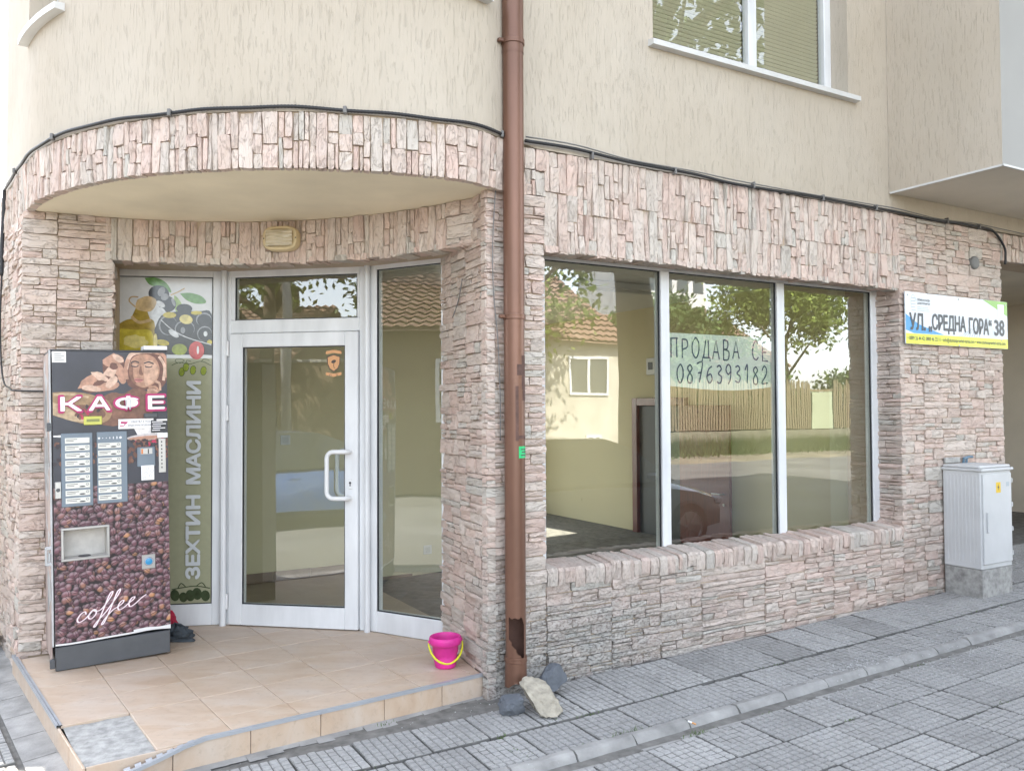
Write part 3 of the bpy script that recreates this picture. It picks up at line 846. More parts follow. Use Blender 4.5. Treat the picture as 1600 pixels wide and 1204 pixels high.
def sill_path(pth, s0, s1, z, out=.055, th=.035, n=16):
    mb = MB(); A = []
    for i in range(n+1):
        p, t, nn = pth.at(s0 + (s1-s0)*i/n); A.append((p + nn*out, p - nn*REC, p - nn*.01))
    for (a, b, c), (a2, b2, c2) in zip(A, A[1:]):
        mb.quad((*a, z), (*a2, z), (*b2, z+.022), (*b, z+.022)); mb.quad((*a, z-th), (*a2, z-th), (*a2, z), (*a, z)); mb.quad((*c, z-th), (*c2, z-th), (*a2, z-th), (*a, z-th))
    for (a, b, c), r in ((A[0], -1), (A[-1], 1)):
        mb.quad(*[(*a, z-th), (*c, z-th), (*c, z+.012), (*a, z)][::r])
    return mb
def up_window(s0, s1, z0, z1, parts, blinds=(), slats=True):
    """frame (with mullions), one pane per light, sill and blinds; follows the wall path"""
    mb = MB(); d = REC; fw = .075; n = 1 if s0 > S_ARC1 else 10
    def bar(a, b, c, e, dep=.06):
        k = max(1, int((b-a)/.12)) if n > 1 else 1
        for i in range(k):
            x0, x1 = a + (b-a)*i/k, a + (b-a)*(i+1)/k
            o = Vector(wp(x0, c, d-.012)); ex = Vector(wp(x1, c, d-.012)) - o; nn = path_top.at(x0)[2]
            mb.bbox(o, ex, Vector((-nn.x, -nn.y, 0))*dep, Vector((0, 0, e-c)), .004)
    bar(s0, s1, z0+.02, z0+.02+fw); bar(s0, s1, z1-fw, z1)
    edges = [s0] + [s0 + (s1-s0)*p for p in parts] + [s1]
    for i, e in enumerate(edges):
        a = e if i == 0 else (e-fw if i == len(edges)-1 else e-fw*.55)
        b = a + (fw if i in (0, len(edges)-1) else fw*1.1)
        bar(a, b, z0+.02+fw, z1-fw)
    o = mb.build('window', M['pvc'], BL, origin=wp((s0+s1)/2, z0, d))
    for i in range(len(edges)-1):
        a, b = edges[i] + (fw if i == 0 else fw*.55), edges[i+1] - (fw if i == len(edges)-2 else fw*.55)
        k = 1 if n == 1 else 6
        mg = MB()
        for q in range(k):
            x0, x1 = a + (b-a)*q/k, a + (b-a)*(q+1)/k
            mg.quad(wp(x0, z0+.02+fw, d+.02), wp(x1, z0+.02+fw, d+.02), wp(x1, z1-fw, d+.02), wp(x0, z1-fw, d+.02), 0)
            mg.quad(wp(x1, z0+.02+fw, d+.032), wp(x0, z0+.02+fw, d+.032), wp(x0, z1-fw, d+.032), wp(x1, z1-fw, d+.032), 1)
        mg.build('pane', [M['glass'], M['clear']], o)
        if i in blinds:
            ms = MB(); z = z0 + .11
            while z < z1-.07:
                p0 = Vector(wp(a+.01, z, d+.050)); p1 = Vector(wp(b-.01, z, d+.050)); nn = path_top.at(a)[2]; back = Vector((-nn.x, -nn.y, 0))
                ms.quad(p0 - back*.007 + Z3*.0095, p1 - back*.007 + Z3*.0095, p1 + back*.007 - Z3*.0095, p0 + back*.007 - Z3*.0095); z += .030
            for f in (.2, .8):
                p0 = Vector(wp(a + (b-a)*f, z0+.1, d+.074)); ms.box(p0, Vector((.002, 0, 0)), Vector((0, .002, 0)), Z3*(z1-z0-.2))
            ms.build('blind', M['blind'], o, kind='stuff')
    sl = sill_path(path_top, s0-.04, s1+.075, z0, n=1 if n == 1 else 18)
    sl.build('window_sill', M['pvc2'], o)
    # dim room behind
    mr = MB(); q0, q1 = Vector(wp(s0-.3, z0-.4, d+.25)), Vector(wp(s1+.3, z0-.4, d+.25)); r0, r1 = Vector(wp(s0-.3, z0-.4, d+1.6)), Vector(wp(s1+.3, z0-.4, d+1.6)); h = Z3*(z1-z0+.6)
    mr.quad(r0, r1, r1+h, r0+h); mr.quad(q0, r0, r0+h, q0+h); mr.quad(r1, q1, q1+h, r1+h); mr.quad(q0+h, r0+h, r1+h, q1+h); mr.quad(q0, q1, r1, r0)
    mr.build('room', M['beige'], o)
M['blind'] = plain('blind_slat', (.60, .55, .40), .5, var=.04)
for i, (a, b, c, d) in enumerate(openings):
    k = i % 3
    up_window(a, b, c, d, {0: (.555, ), 1: (.5,), 2: (.5,)}[k], (0, 1) if k == 0 else (1,) if k == 2 else ())

# box bay overhanging on the right
mb = MB(); o = W(3.56, .0, 3.13)
BAYD = .87
mb.quad(W(3.56, 0, 3.13), W(3.56, BAYD, 3.13), W(3.56, BAYD, ZT), W(3.56, 0, ZT))
mb.quad(W(3.56, BAYD, 3.13), W(8.5, BAYD, 3.13), W(8.5, BAYD, ZT), W(3.56, BAYD, ZT), 1)
mb.quad(W(8.5, BAYD, 3.13), W(8.5, 0, 3.13), W(8.5, 0, ZT), W(8.5, BAYD, ZT))
mb.quad(W(3.56, 0, 3.13), W(8.5, 0, 3.13), W(8.5, BAYD, 3.13), W(3.56, BAYD, 3.13), 2)
mb.quad(W(3.56, 0, ZT-.003), W(3.56, BAYD, ZT-.003), W(8.5, BAYD, ZT-.003), W(8.5, 0, ZT-.003))
M['bay_front'] = plain('pale_bay_front', (.34, .335, .32), .8, var=.06, vscale=1.5)
bay = mb.build('box_bay', [M['stucco'], M['bay_front'], M['passage']], BL, origin=o)
mb = MB()
mb.box(W(3.555, 0.01, 3.122), U3*.012, N3*(BAYD-.005), Z3*.014); mb.box(W(3.555, BAYD-.003, 3.122), U3*4.9, N3*.012, Z3*.014)
mb.build('edge_trim', M['pvc2'], bay)

# passage on the right
mb = MB()
mb.quad(W(5.05, -3.2, -.1), W(9, -3.2, -.1), W(9, -3.2, 2.8), W(5.05, -3.2, 2.8))
mb.quad(W(5.05, -.5, -.1), W(5.05, -3.2, -.1), W(5.05, -3.2, 2.8), W(5.05, -.5, 2.8))
mb.quad(W(8.8, -3.2, -.1), W(8.8, 0, -.1), W(8.8, 0, 2.8), W(8.8, -3.2, 2.8))
mb.quad(W(5.04, -.02, 2.765), W(9, -.02, 2.765), W(9, -3.2, 2.765), W(5.04, -3.2, 2.765))
mb.quad(W(8.0, 0, -.1), W(14, 0, -.1), W(14, 0, ZB), W(8.0, 0, ZB))
mb.build('passage_wall', M['passage'], BL)
mb = MB(); mb.tube([W(5.06, -3.1, 2.70), W(7, -3.1, 2.70), W(8.7, -3.1, 2.69)], .018, 8); mb.build('corner_shade_line', M['black'], BL)  # black tube drawn as the shade line along the ceiling corner
mb = MB(); mb.box(W(5.06, -3.19, -.1), U3*3.7, N3*.015, Z3*.16); mb.build('passage_skirting', M['cement'], BL)

# ------------------------------------------------------------------ entrance front
P0, P1, P2, P3 = Vector((-2.71, 5.664)), Vector((-1.993, 5.777)), Vector((-.969, 5.593)), Vector((-.449, 5.299))
class Seg:
    def __init__(s, a, b):
        s.a = a; s.L = (b-a).length; d = (b-a)/s.L; s.u = Vector((d.x, d.y, 0)); s.n = Vector((d.y, -d.x, 0)); s.o = Vector((a.x, a.y, 0))
    def at(s, x, y, z): return s.o + s.u*x + s.n*y + Z3*z           # y: out towards the street
    def bar(s, mb, x0, x1, z0, z1, y0=-.07, y1=0., ch=.004, m=0):
        mb.bbox(s.at(x0, y0, z0), s.u*(x1-x0), s.n*(y1-y0), Z3*(z1-z0), ch, m)
    def pane(s, name, x0, x1, z0, z1, y, parent, mat):
        mg = MB()
        mg.quad(s.at(x0, y, z0), s.at(x1, y, z0), s.at(x1, y, z1), s.at(x0, y, z1), 0)
        mg.quad(s.at(x1, y-.02, z0), s.at(x0, y-.02, z0), s.at(x0, y-.02, z1), s.at(x1, y-.02, z1), 1)
        for (a, b) in (((x0, z0), (x1, z0)), ((x1, z0), (x1, z1)), ((x1, z1), (x0, z1)), ((x0, z1), (x0, z0))):
            mg.quad(s.at(a[0], y-.02, a[1]), s.at(b[0], y-.02, b[1]), s.at(b[0], y, b[1]), s.at(a[0], y, a[1]), 1)
        return mg.build(name, [mat, M['clear']], parent)
    def gasket(s, x0, x1, z0, z1, y, parent, w=.007):
        mb = MB()
        for a, b, c, d in ((x0, x1, z0, z0+w), (x0, x1, z1-w, z1), (x0, x0+w, z0+w, z1-w), (x1-w, x1, z0+w, z1-w)):
            mb.box(s.at(a, y-.004, c), s.u*(b-a), s.n*.012, Z3*(d-c))
        return mb.build('gasket', M['gasket'], parent)
SL, SD, SR = Seg(P0, P1), Seg(P1, P2), Seg(P2, P3)
ZH = 2.47
# left sidelight behind the vending machine
mb = MB()
SL.bar(mb, -.10, -.005, .0, ZH); SL.bar(mb, .642, SL.L-.004, .0, ZH); SL.bar(mb, -.005, .642, .0, .146); SL.bar(mb, -.005, .642, 2.398, ZH)
sl = mb.build('sidelight', M['pvc'], BL, origin=SL.at(.3, 0, 0))
SL.pane('pane', -.006, .643, .145, 2.40, -.024, sl, M['glass']); SL.gasket(-.006, .643, .145, 2.40, -.016, sl)
# door frame with transom light
mb = MB()
SD.bar(mb, .003, .0385, .0, ZH); SD.bar(mb, .9795, SD.L-.004, .0, ZH); SD.bar(mb, .0385, .9795, 2.395, ZH, y0=-.069); SD.bar(mb, .0385, .9795, 2.006, 2.097, y0=-.069)
SD.bar(mb, .0385, .070, 2.097, 2.395, y0=-.067, y1=-.003); SD.bar(mb, .962, .9795, 2.097, 2.395, y0=-.067, y1=-.003)
df = mb.build('door_frame', M['pvc'], BL, origin=SD.at(.5, 0, 0))
SD.pane('pane', .069, .963, 2.096, 2.396, -.026, df, M['glass']); SD.gasket(.069, .963, 2.096, 2.396, -.018, df)
# corner posts between the panels
mb = MB()
for p, w in ((P1, .022), (P2, .020)):
    mb.lathe((p.x, p.y-.03, 0), [(0, 0), (w, 0), (w, ZH), (0, ZH)], 10)
mb.build('corner_post', M['pvc'], BL, origin=(P1.x, P1.y, 0), kind=None)
# door leaf
mb = MB()
SD.bar(mb, .041, .140, .006, 2.002, -.05, .022); SD.bar(mb, .884, .977, .006, 2.002, -.05, .022)
SD.bar(mb, .1405, .8835, .006, .148, -.05, .0215); SD.bar(mb, .1405, .8835, 1.907, 2.002, -.05, .0215)
door = mb.build('door', M['pvc'], BL, origin=SD.at(.05, 0, 0))
SD.pane('pane', .139, .885, .147, 1.908, -.006, door, M['glass']); SD.gasket(.139, .885, .147, 1.908, .004, door)
for y0, yd in ((.022, 1), (-.05, -1)):
    mb = MB()
    pts = [SD.at(.925, y0, 1.193)] + [SD.at(.925, y0+yd*.045, 1.193)]
    pts = [SD.at(.925, y0, 1.193), SD.at(.92, y0+yd*.03, 1.193), SD.at(.90, y0+yd*.05, 1.193)]
    for k in range(7):
        a = pi/2*k/6; pts.append(SD.at(.825 - .045*sin(a), y0+yd*.055, 1.148 + .045*cos(a)))
    for k in range(7):
        a = pi/2*k/6; pts.append(SD.at(.780 + .045*(1-cos(a)), y0+yd*.055, .928 - .045*sin(a)))
    pts += [SD.at(.90, y0+yd*.05, .883), SD.at(.92, y0+yd*.03, .883), SD.at(.925, y0, .883)]
    mb.tube(pts, .0155, 12)
    for z in (1.193, .883): mb.lathe(SD.at(.925, y0, z), [(0, .004), (.022, .004), (.022, 0)], 16, axis=SD.n*yd)
    smooth_by_angle(mb.build('handle', M['white'], door), 50)
mb = MB(); SD.bar(mb, .911, .939, .943, 1.011, .022, .027, .006); lp = mb.build('lock_plate', M['white'], door)
mb = MB(); mb.lathe(SD.at(.925, .0272, .985), [(0, .0012), (.008, .0012), (.008, 0)], 14, axis=SD.n); mb.box(SD.at(.9215, .027, .962), SD.u*.007, SD.n*.0012, Z3*.02); mb.build('keyhole', M['black'], lp)
for z in (1.90, 1.455, .163):
    mb = MB(); mb.lathe(SD.at(.030, .022, z-.052), [(0, 0), (.009, 0), (.009, .050), (.0075, .0505), (.0075, .0525), (.009, .053), (.009, .104), (0, .104)], 12); smooth_by_angle(mb.build('hinge', M['white'], door), 40)
# right sidelight
mb = MB()
SR.bar(mb, .004, .072, .0, ZH); SR.bar(mb, SR.L-.004, SR.L+.10, .0, ZH); SR.bar(mb, .072, SR.L-.004, .0, .137); SR.bar(mb, .072, SR.L-.004, 2.412, ZH)
sr = mb.build('sidelight', M['pvc'], BL, origin=SR.at(.3, 0, 0))
SR.pane('pane', .071, SR.L, .136, 2.413, -.024, sr, M['glass']); SR.gasket(.071, SR.L, .136, 2.413, -.016, sr)
# wall above the frames, hidden behind the stone lintel
mb = MB()
for sg in (SL, SD, SR): mb.box(sg.at(-.1, -.09, ZH+.001), sg.u*(sg.L+.2), sg.n*.085, Z3*.26)
mb.build('head_wall', M['mortar'], BL)

# ------------------------------------------------------------------ shop window with three lights
SWn = Seg(Vector(WP(0, -.2)), Vector(WP(4, -.2)))
mb = MB(); z0, z1 = .50, 2.435
SWn.bar(mb, .40, .515, z0, z1); SWn.bar(mb, 3.592, 3.69, z0, z1); SWn.bar(mb, .515, 3.592, z0, .550); SWn.bar(mb, .515, 3.592, 2.387, z1)
win = mb.build('shop_window', M['pvc'], BL, origin=SWn.at(2, 0, .5))
for a, b in ((1.426, 1.500), (2.524, 2.602)):
    mb = MB(); SWn.bar(mb, a, b, .549, 2.388, -.072, .004); mb.build('mullion', M['pvc'], win, origin=SWn.at(a, 0, .55))
for a, b in ((.513, 1.428), (1.498, 2.526), (2.600, 3.594)):
    SWn.pane('pane', a, b, .548, 2.389, -.028, win, M['glass2']); SWn.gasket(a, b, .548, 2.389, -.020, win, .008)
# sill stone bed
mb = MB(); mb.box(W(.385, -.26, .43), U3*3.3, N3*.24, Z3*.10); mb.build('sill_bed', M['mortar'], BL)

# ------------------------------------------------------------------ interior
ZL = -.45
mb = MB()
mb.poly([(*P0, -.001), (*P1, -.001), (*P2, -.001), (*P3, -.001), (*WP(.3, -.3), -.001), (*WP(.3, -3.3), -.001), (*WP(-5, -3.3), -.001)])
for k, t in enumerate((.3, .62, .94)):
    za = -.001 - .15*k; zb = za - .15
    mb.quad(W(t, -.26, zb), W(t, -3.3, zb), W(t, -3.3, za), W(t, -.26, za))
    if k < 2: mb.quad(W(t, -.26, zb), W(t+.32, -.26, zb), W(t+.32, -3.3, zb), W(t, -3.3, zb))
mb.quad(W(.94, -.26, ZL), W(4.3, -.26, ZL), W(4.3, -6.4, ZL), W(.94, -6.4, ZL))
mb.build('interior_floor', M['int_floor'], kind='structure')
mb = MB(); H2 = 2.66
def wq(a, b, z0=ZL, z1=H2, m=0): mb.quad((*WP(*a), z0), (*WP(*b), z0), (*WP(*b), z1), (*WP(*a), z1), m)
wq((-3.4, -3.2), (1.25, -3.2)); wq((1.25, -3.2), (1.25, -6.2)); wq((1.25, -6.2), (4.15, -6.2), ZL, .1); wq((1.25, -6.2), (4.15, -6.2), 2.5, H2); wq((1.25, -6.2), (1.4, -6.2), .1, 2.5); wq((3.3, -6.2), (4.15, -6.2), .1, 2.5); wq((1.4, -6.2), (1.4, -6.45), .1, 2.5); wq((3.3, -6.45), (3.3, -6.2), .1, 2.5); wq((4.15, -6.2), (4.15, -.26)); wq((4.15, -.9), (3.95, -.9), m=1); wq((3.95, -.9), (3.95, -.24), m=1)  # rear wall has the added opening that brightens the room
wq((3.95, -.255), (3.6, -.255)); wq((.40, -.262), (3.66, -.262), ZL, .50); wq((.37, -.33), (3.7, -.33), 2.44, H2)

mb.poly([(*P0, H2), (*P1, H2), (*P2, H2), (*P3, H2), tuple(W(.3, -.3, H2)), tuple(W(4.3, -.3, H2)), tuple(W(4.3, -6.4, H2)), tuple(W(-3.0, -6.4, H2)), tuple(W(-3.0, -3.2, H2))], 2)
mb.quad((*(P0 + Vector((-.4, .1))), -.01), (*(P0 + Vector((-1.6, 1.4))), -.01), (*(P0 + Vector((-1.6, 1.4))), H2), (*(P0 + Vector((-.4, .1))), H2))
mb.build('interior_wall', [M['int_wall'], M['int_wall2'], M['white']], kind='structure')
mb = MB()
t = -3.
while t < .3:
    mb.bbox(W(t+.002, -3.199, 0), U3*.326, N3*.012, Z3*.085, .002); t += .33
for k, tt in enumerate((.3, .62, .94)):
    mb.bbox(W(tt, -3.199, -.15*(k+1)), U3*.315, N3*.012, Z3*.235, .002)
mb.build('interior_skirting', M['int_skirt'], kind='structure')
# red-brown interior door standing open in the side wall
IX = empty('interior_door', WP(4.14, -3.4) + (ZL,), 'dark red wooden interior door standing open, seen through the shop window', 'door')
mb = MB()
mb.bbox(W(4.09, -3.87, ZL), U3*.06, N3*.09, Z3*2.04); mb.bbox(W(4.09, -3.03, ZL), U3*.06, N3*.09, Z3*2.04); mb.bbox(W(4.09, -3.78, ZL+1.95), U3*.06, N3*.75, Z3*.09)
mb.build('frame', M['wood'], IX)
mb = MB(); mb.quad(W(4.135, -3.78, ZL), W(4.135, -3.03, ZL), W(4.135, -3.03, ZL+1.95), W(4.135, -3.78, ZL+1.95)); mb.build('doorway_shade', M['dark_fill'], IX)  # dark sheet: the shade beyond the open door put into colour
mb = MB(); mb.bbox(W(4.02, -2.94, ZL+.01), U3*.04, N3*.74, Z3*1.94)
lf = mb.build('leaf', M['wood'], IX)
mb = MB(); mb.tube([W(4.02, -2.28, ZL+1.03), W(3.965, -2.28, ZL+1.03), W(3.965, -2.40, ZL+1.03)], .009, 8); mb.lathe(W(4.02, -2.28, ZL+.92), [(0, .006), (.014, .006), (.014, 0)], 12, axis=-U3); mb.build('handle', M['steel'], lf)
def small_box(name, t, nd, z, w, h, d, mat, label, cat):
    e = empty(name, WP(t, nd) + (z,), label, cat)
    mb = MB(); mb.bbox(W(t, nd, z), U3*w, N3*d, Z3*h, .006); mb.build('plate', mat, e)
    mb = MB(); mb.bbox(W(t+w*.2, nd+d, z+h*.2), U3*w*.6, N3*.004, Z3*h*.6, .003); mb.build('rocker' if 'switch' in name else 'socket_face' if 'socket' in name else 'screen', M['pvc2'] if 'panel' not in name else M['dark_fill'], e)
small_box('light_switch', -.30, -3.199, 1.17, .085, .085, .010, M['white'], 'white light switch on the wall seen through the glass entrance door', 'switch')
small_box('wall_socket', 1.05, -3.199, .10, .085, .085, .010, M['white'], 'white wall socket low on the wall behind the right entrance sidelight', 'socket')
e = empty('alarm_panel', WP(4.14, -3.55) + (1.9,), 'small white alarm keypad on the wall above the red interior door', 'alarm keypad')
mb = MB(); mb.bbox(W(4.11, -3.62, 1.86), U3*.035, N3*.16, Z3*.2, .008); mb.build('case', M['white'], e)
mb = MB(); mb.bbox(W(4.106, -3.58, 1.92), U3*.006, N3*.08, Z3*.09, .002); mb.build('screen', M['dark_fill'], e)

# ------------------------------------------------------------------ tiled entrance step
F_R = Vector((-.150, 4.684)); F_L = Vector((-1.790, 3.496)); B_L = Vector((-3.030, 5.075))
poly_step = [F_L, F_R, Vector((-.28, 4.95)), P3 + Vector((.02, -.02)), P2, P1, P0 + Vector((-.1, -.05)), Vector((-2.60, 5.25)), LC + Vector((.02, .02)), B_L]
mb = MB(); mb.prism([tuple(p) for p in [F_L + Vector((.03, .045)), F_R + Vector((-.02, .03)), P3, P2 + Vector((0, .05)), P1 + Vector((0, .05)), P0, LC + Vector((.05, .1)), B_L + Vector((.04, .02))]], -.30, -.014)
STEP = mb.build('entrance_step', M['cement'], kind='structure')
def clip(poly, a, b):                       # keep the part left of a->b
    out = []; d = b-a
    def side(p): return d.x*(p.y-a.y) - d.y*(p.x-a.x)
    for i, p in enumerate(poly):
        q = poly[(i+1) % len(poly)]; sp_, sq = side(p), side(q)
        if sp_ >= 0: out.append(p)
        if (sp_ >= 0) != (sq >= 0): out.append(p + (q-p)*(sp_/(sp_-sq)))
    return out
def tile_obj(poly, z0, z1, parent, name='tile', mat=None, ch=.002):
    if len(poly) < 3: return
    ar = sum(poly[i].x*poly[(i+1) % len(poly)].y - poly[(i+1) % len(poly)].x*poly[i].y for i in range(len(poly)))/2
    if abs(ar) < .0015: return
    if ar < 0: poly = poly[::-1]
    c = sum(poly, Vector((0, 0)))/len(poly); n = len(poly); mb = MB()
    ins = [p + (c-p).normalized()*ch*1.6 for p in poly]
    mb.v += [(*p, z0) for p in poly] + [(*p, z1-ch) for p in poly] + [(*p, z1) for p in ins]
    for i in range(n):
        j = (i+1) % n; mb.f += [(i, j, n+j, n+i), (n+i, n+j, 2*n+j, 2*n+i)]; mb.m += [0, 0]
    mb.f.append(tuple(2*n+i for i in range(n))); mb.m.append(0)
    return mb.build(name, mat or M['tile'], parent, origin=(c.x, c.y, z1))
g1 = (F_R - F_L).normalized(); g2 = Vector((-g1.y, g1.x)); TS = .3335
edge_in = poly_step
lefte = (B_L - F_L)
rng = random.Random(77)
for i in range(-4, 9):
    for j in range(0, 9):
        a = F_L + g1*(TS*i - .0435) + g2*(TS*j - .110); gp = .0013
        pol = [a + g1*gp + g2*gp, a + g1*(TS-gp) + g2*gp, a + g1*(TS-gp) + g2*(TS-gp), a + g1*gp + g2*(TS-gp)]
        # clip to convex outlines of the step
        pol = clip(pol, F_L + g2*.012, F_R + g2*.012)
        if pol: pol = clip(pol, B_L + Vector((.012, .009)), F_L + Vector((.012, .009)))
        for aa, bb in ((Vector(WP(0, 0)) + Vector((-.01, 0)), Qe + Vector((-.01, 0))), (P3, P2), (P2, P1), (P1, P0)):
            if pol and len(pol) > 2: pol = clip(pol, aa + Vector((0, -.0)), bb + Vector((0, -.0)))
        if not pol or len(pol) < 3: continue
        c = sum(pol, Vector((0, 0)))/len(pol)
        if c.x < -2.5 and c.y > 5.2: continue
        rel = c - F_L
        if rel.dot(g1) < .28 and rel.dot(g2) < .55: continue     # the broken-out corner tile
        tile_obj(pol, -.014, rng.uniform(-.001, .0), STEP)
# front riser tiles
def riser(a, b, out, skip=(), pieces=None):
    d = (b-a); L = d.length; d /= L; x = 0; k = 0
    while x < L-.01:
        w = min(.345, L-x)
        if L - x - w < .04: w = L - x
        p = a + d*(x+.0015); z_0 = -.128 + (.0)
        mb = MB(); mb.bbox((p.x + out.x*.001, p.y + out.y*.001, z_0), (d.x*(w-.003), d.y*(w-.003), 0), (out.x*.011, out.y*.011, 0), (0, 0, -.003-z_0-.004), .0018)
        mb.build('tile', M['tile'], STEP, origin=(p.x, p.y, -.07)); x += w; k += 1
outF = Vector((g1.y, -g1.x)); gL = (F_L - B_L).normalized(); outL = Vector((gL.y, -gL.x))
mb = MB(); 
riser(F_L - outF*.012 + g1*.012, F_R - outF*.012, outF)
riser(B_L - outL*.012, F_L - outL*.012 - gL*.002, outL)
# cement strip at the foot of the riser
mb = MB(); n = 24; r = random.Random(4)
for i in range(n):
    a = F_L + (F_R-F_L)*(i/n); b = F_L + (F_R-F_L)*((i+1)/n); w = .045 + .02*sin(i*1.7) + r.uniform(-.008, .008)
    mb.quad((*(a + outF*w), -.126), (*(b + outF*(w+.003)), -.126), (*(b - outF*.004), -.116), (*(a - outF*.004), -.116))
mb.build('cement_fillet', M['cement2'], STEP)
# aluminium nosing: front strip with its end bent down over the broken corner, and left strip
M['strip_dark'] = plain('strip_groove', (.10, .11, .12), .6, var=0)
def strip(pts, name, lab=None):
    mb = MB()
    for (p, o), (q, o2) in zip(pts, pts[1:]):
        p, q = Vector(p), Vector(q); o = Vector(o); o2 = Vector(o2); up = Z3
        for (y0, y1, zz0, zz1) in ((-.006, .004, .0015, .006), (-.020, -.009, .0015, .005)):
            mb.quad(p+o*y0+up*zz1, p+o*y1+up*zz1, q+o2*y1+up*zz1, q+o2*y0+up*zz1)
            mb.quad(p+o*y1+up*zz1, p+o*y1+up*-.010, q+o2*y1+up*-.010, q+o2*y1+up*zz1)
            mb.quad(p+o*y0+up*-.004, p+o*y0+up*zz1, q+o2*y0+up*zz1, q+o2*y0+up*-.004)
        mb.quad(p+o*-.021+up*.001, p+o*.003+up*.001, q+o2*.003+up*.001, q+o2*-.021+up*.001, 1)
    return mb.build(name, [M['alu'], M['strip_dark']], STEP)
oF = Vector((outF.x, outF.y, 0)); oL = Vector((outL.x, outL.y, 0))
def FP(x, off=0., z=0.): p = F_L + g1*x + outF*off; return (p.x, p.y, z)
LF = (F_R-F_L).length
strip([(FP(LF), oF), (FP(1.4), oF), (FP(1.0), oF), (FP(.62), oF), (FP(.50, .004, .003), oF), (FP(.40, .022, -.006), oF), (FP(.28, .045, -.028), oF), (FP(.14, .062, -.052), oF)], 'nosing_strip')
def LP(x): p = F_L + (B_L-F_L).normalized()*x; return (p.x, p.y, 0)
LL = (B_L-F_L).length
strip([(LP(.56), oL), (LP(1.0), oL), (LP(LL), oL)], 'nosing_strip')
# torn perforated flange of the bent strip end
mb = MB()
for k in range(7):
    a = .15 + .045*k; za = -.050 + .0065*k
    p = Vector(FP(a, .060-.006*k, za)); q = Vector(FP(a+.026, .058-.006*k, za+.004)); up = Vector((-outF.x*.035, -outF.y*.035, .012))
    mb.quad(p, q, q+up, p+up)
mb.build('torn_flange', M['alu'], STEP)
# bare cement bed of the missing tile, slightly rough
mb = MB(); r = random.Random(9)
for i in range(6):
    for j in range(6):
        def pp(a, b):
            q = F_L + g1*(.002 + .30*a/6) + (g2*.97 + (B_L-F_L).normalized()*.03)*(.575*b/6 + .004); rr = random.Random(a*17+b); return (q.x, q.y, -.0125 + rr.uniform(-.003, .003))
        mb.quad(pp(i, j), pp(i+1, j), pp(i+1, j+1), pp(i, j+1))
mb.v = [v for v in mb.v]
mb.build('broken_corner', M['cement'], STEP)

# interior skirting on the side wall and a bare ceiling batten lamp
mb = MB()
for k in range(9): mb.bbox(W(4.138, -.95 - .33*(k+1) - (1.5 if k > 3 else 0), ZL), U3*.012, N3*.326, Z3*.085, .002)
mb.build('interior_skirting', M['int_skirt'], kind='structure')
CLP = empty('ceiling_lamp', W(2.6, -2.2, 2.62), 'unlit white batten lamp on the ceiling inside the shop window', 'lamp')
mb = MB(); mb.bbox(W(1.9, -2.25, 2.60), U3*1.25, N3*.10, Z3*.058, .01); mb.build('housing', M['white'], CLP)
mb = MB(); mb.tube([W(1.95, -2.20, 2.58), W(3.1, -2.20, 2.58)], .016, 10); mb.build('tube', M['white'], CLP, smooth=True)

# ------------------------------------------------------------------ lettering helpers
_txt = {}
def text_geo(body, bold=0.0, spacing=1.0):
    """flat filled outlines of a line of text from Blender's own font, height of capitals about 0.7"""
    key = (body, bold, spacing)
    if key not in _txt:
        c = bpy.data.curves.new('t', 'FONT'); c.body = body; c.offset = bold; c.space_character = spacing; c.resolution_u = 3
        o = bpy.data.objects.new('t', c); COL.objects.link(o)
        dg = bpy.context.evaluated_depsgraph_get(); me = o.evaluated_get(dg).to_mesh()
        V = [(v.co.x, v.co.y) for v in me.vertices]; F = [tuple(p.vertices) for p in me.polygons]
        o.evaluated_get(dg).to_mesh_clear(); bpy.data.objects.remove(o); bpy.data.curves.remove(c)
        _txt[key] = (V, F)
    return _txt[key]
def put_text(mb, body, at, ex, ey, n, w=None, h=None, bold=0., spacing=1., off=.001, m=0, fat=0.):
    """fit text into w x h from its lower left corner at; ex, ey unit axes, n outward"""
    V, F = text_geo(body, bold, spacing)
    if not V: return
    x0, x1 = min(v[0] for v in V), max(v[0] for v in V); y0, y1 = min(v[1] for v in V), max(v[1] for v in V)
    sx = w/(x1-x0) if w else None; sy = h/(y1-y0) if h else None
    if sx is None: sx = sy
    if sy is None: sy = sx
    at, ex, ey, n = Vector(at), Vector(ex), Vector(ey), Vector(n)
    if fat:
        for q in range(8):
            put_text(mb, body, at + ex*(fat*cos(pi*q/4)) + ey*(fat*sin(pi*q/4)), ex, ey, n, w, h, bold, spacing, off + .00006*(q+1), m)
    k = len(mb.v)
    for x, y in V: mb.v.append(tuple(at + ex*((x-x0)*sx) + ey*((y-y0)*sy) + n*off))
    for f in F: mb.f.append(tuple(k+i for i in f)); mb.m.append(m)
def catmull(pts, n=6):
    out = []; P_ = [pts[0]] + list(pts) + [pts[-1]]
    for i in range(1, len(P_)-2):
        for k in range(n):
            t = k/n; q = []
            for c in range(len(pts[0])):
                a, b, c_, d = P_[i-1][c], P_[i][c], P_[i+1][c], P_[i+2][c]
                q.append(.5*((2*b) + (-a+c_)*t + (2*a-5*b+4*c_-d)*t*t + (-a+3*b-3*c_+d)*t**3))
            out.append(tuple(q))
    out.append(tuple(pts[-1])); return out
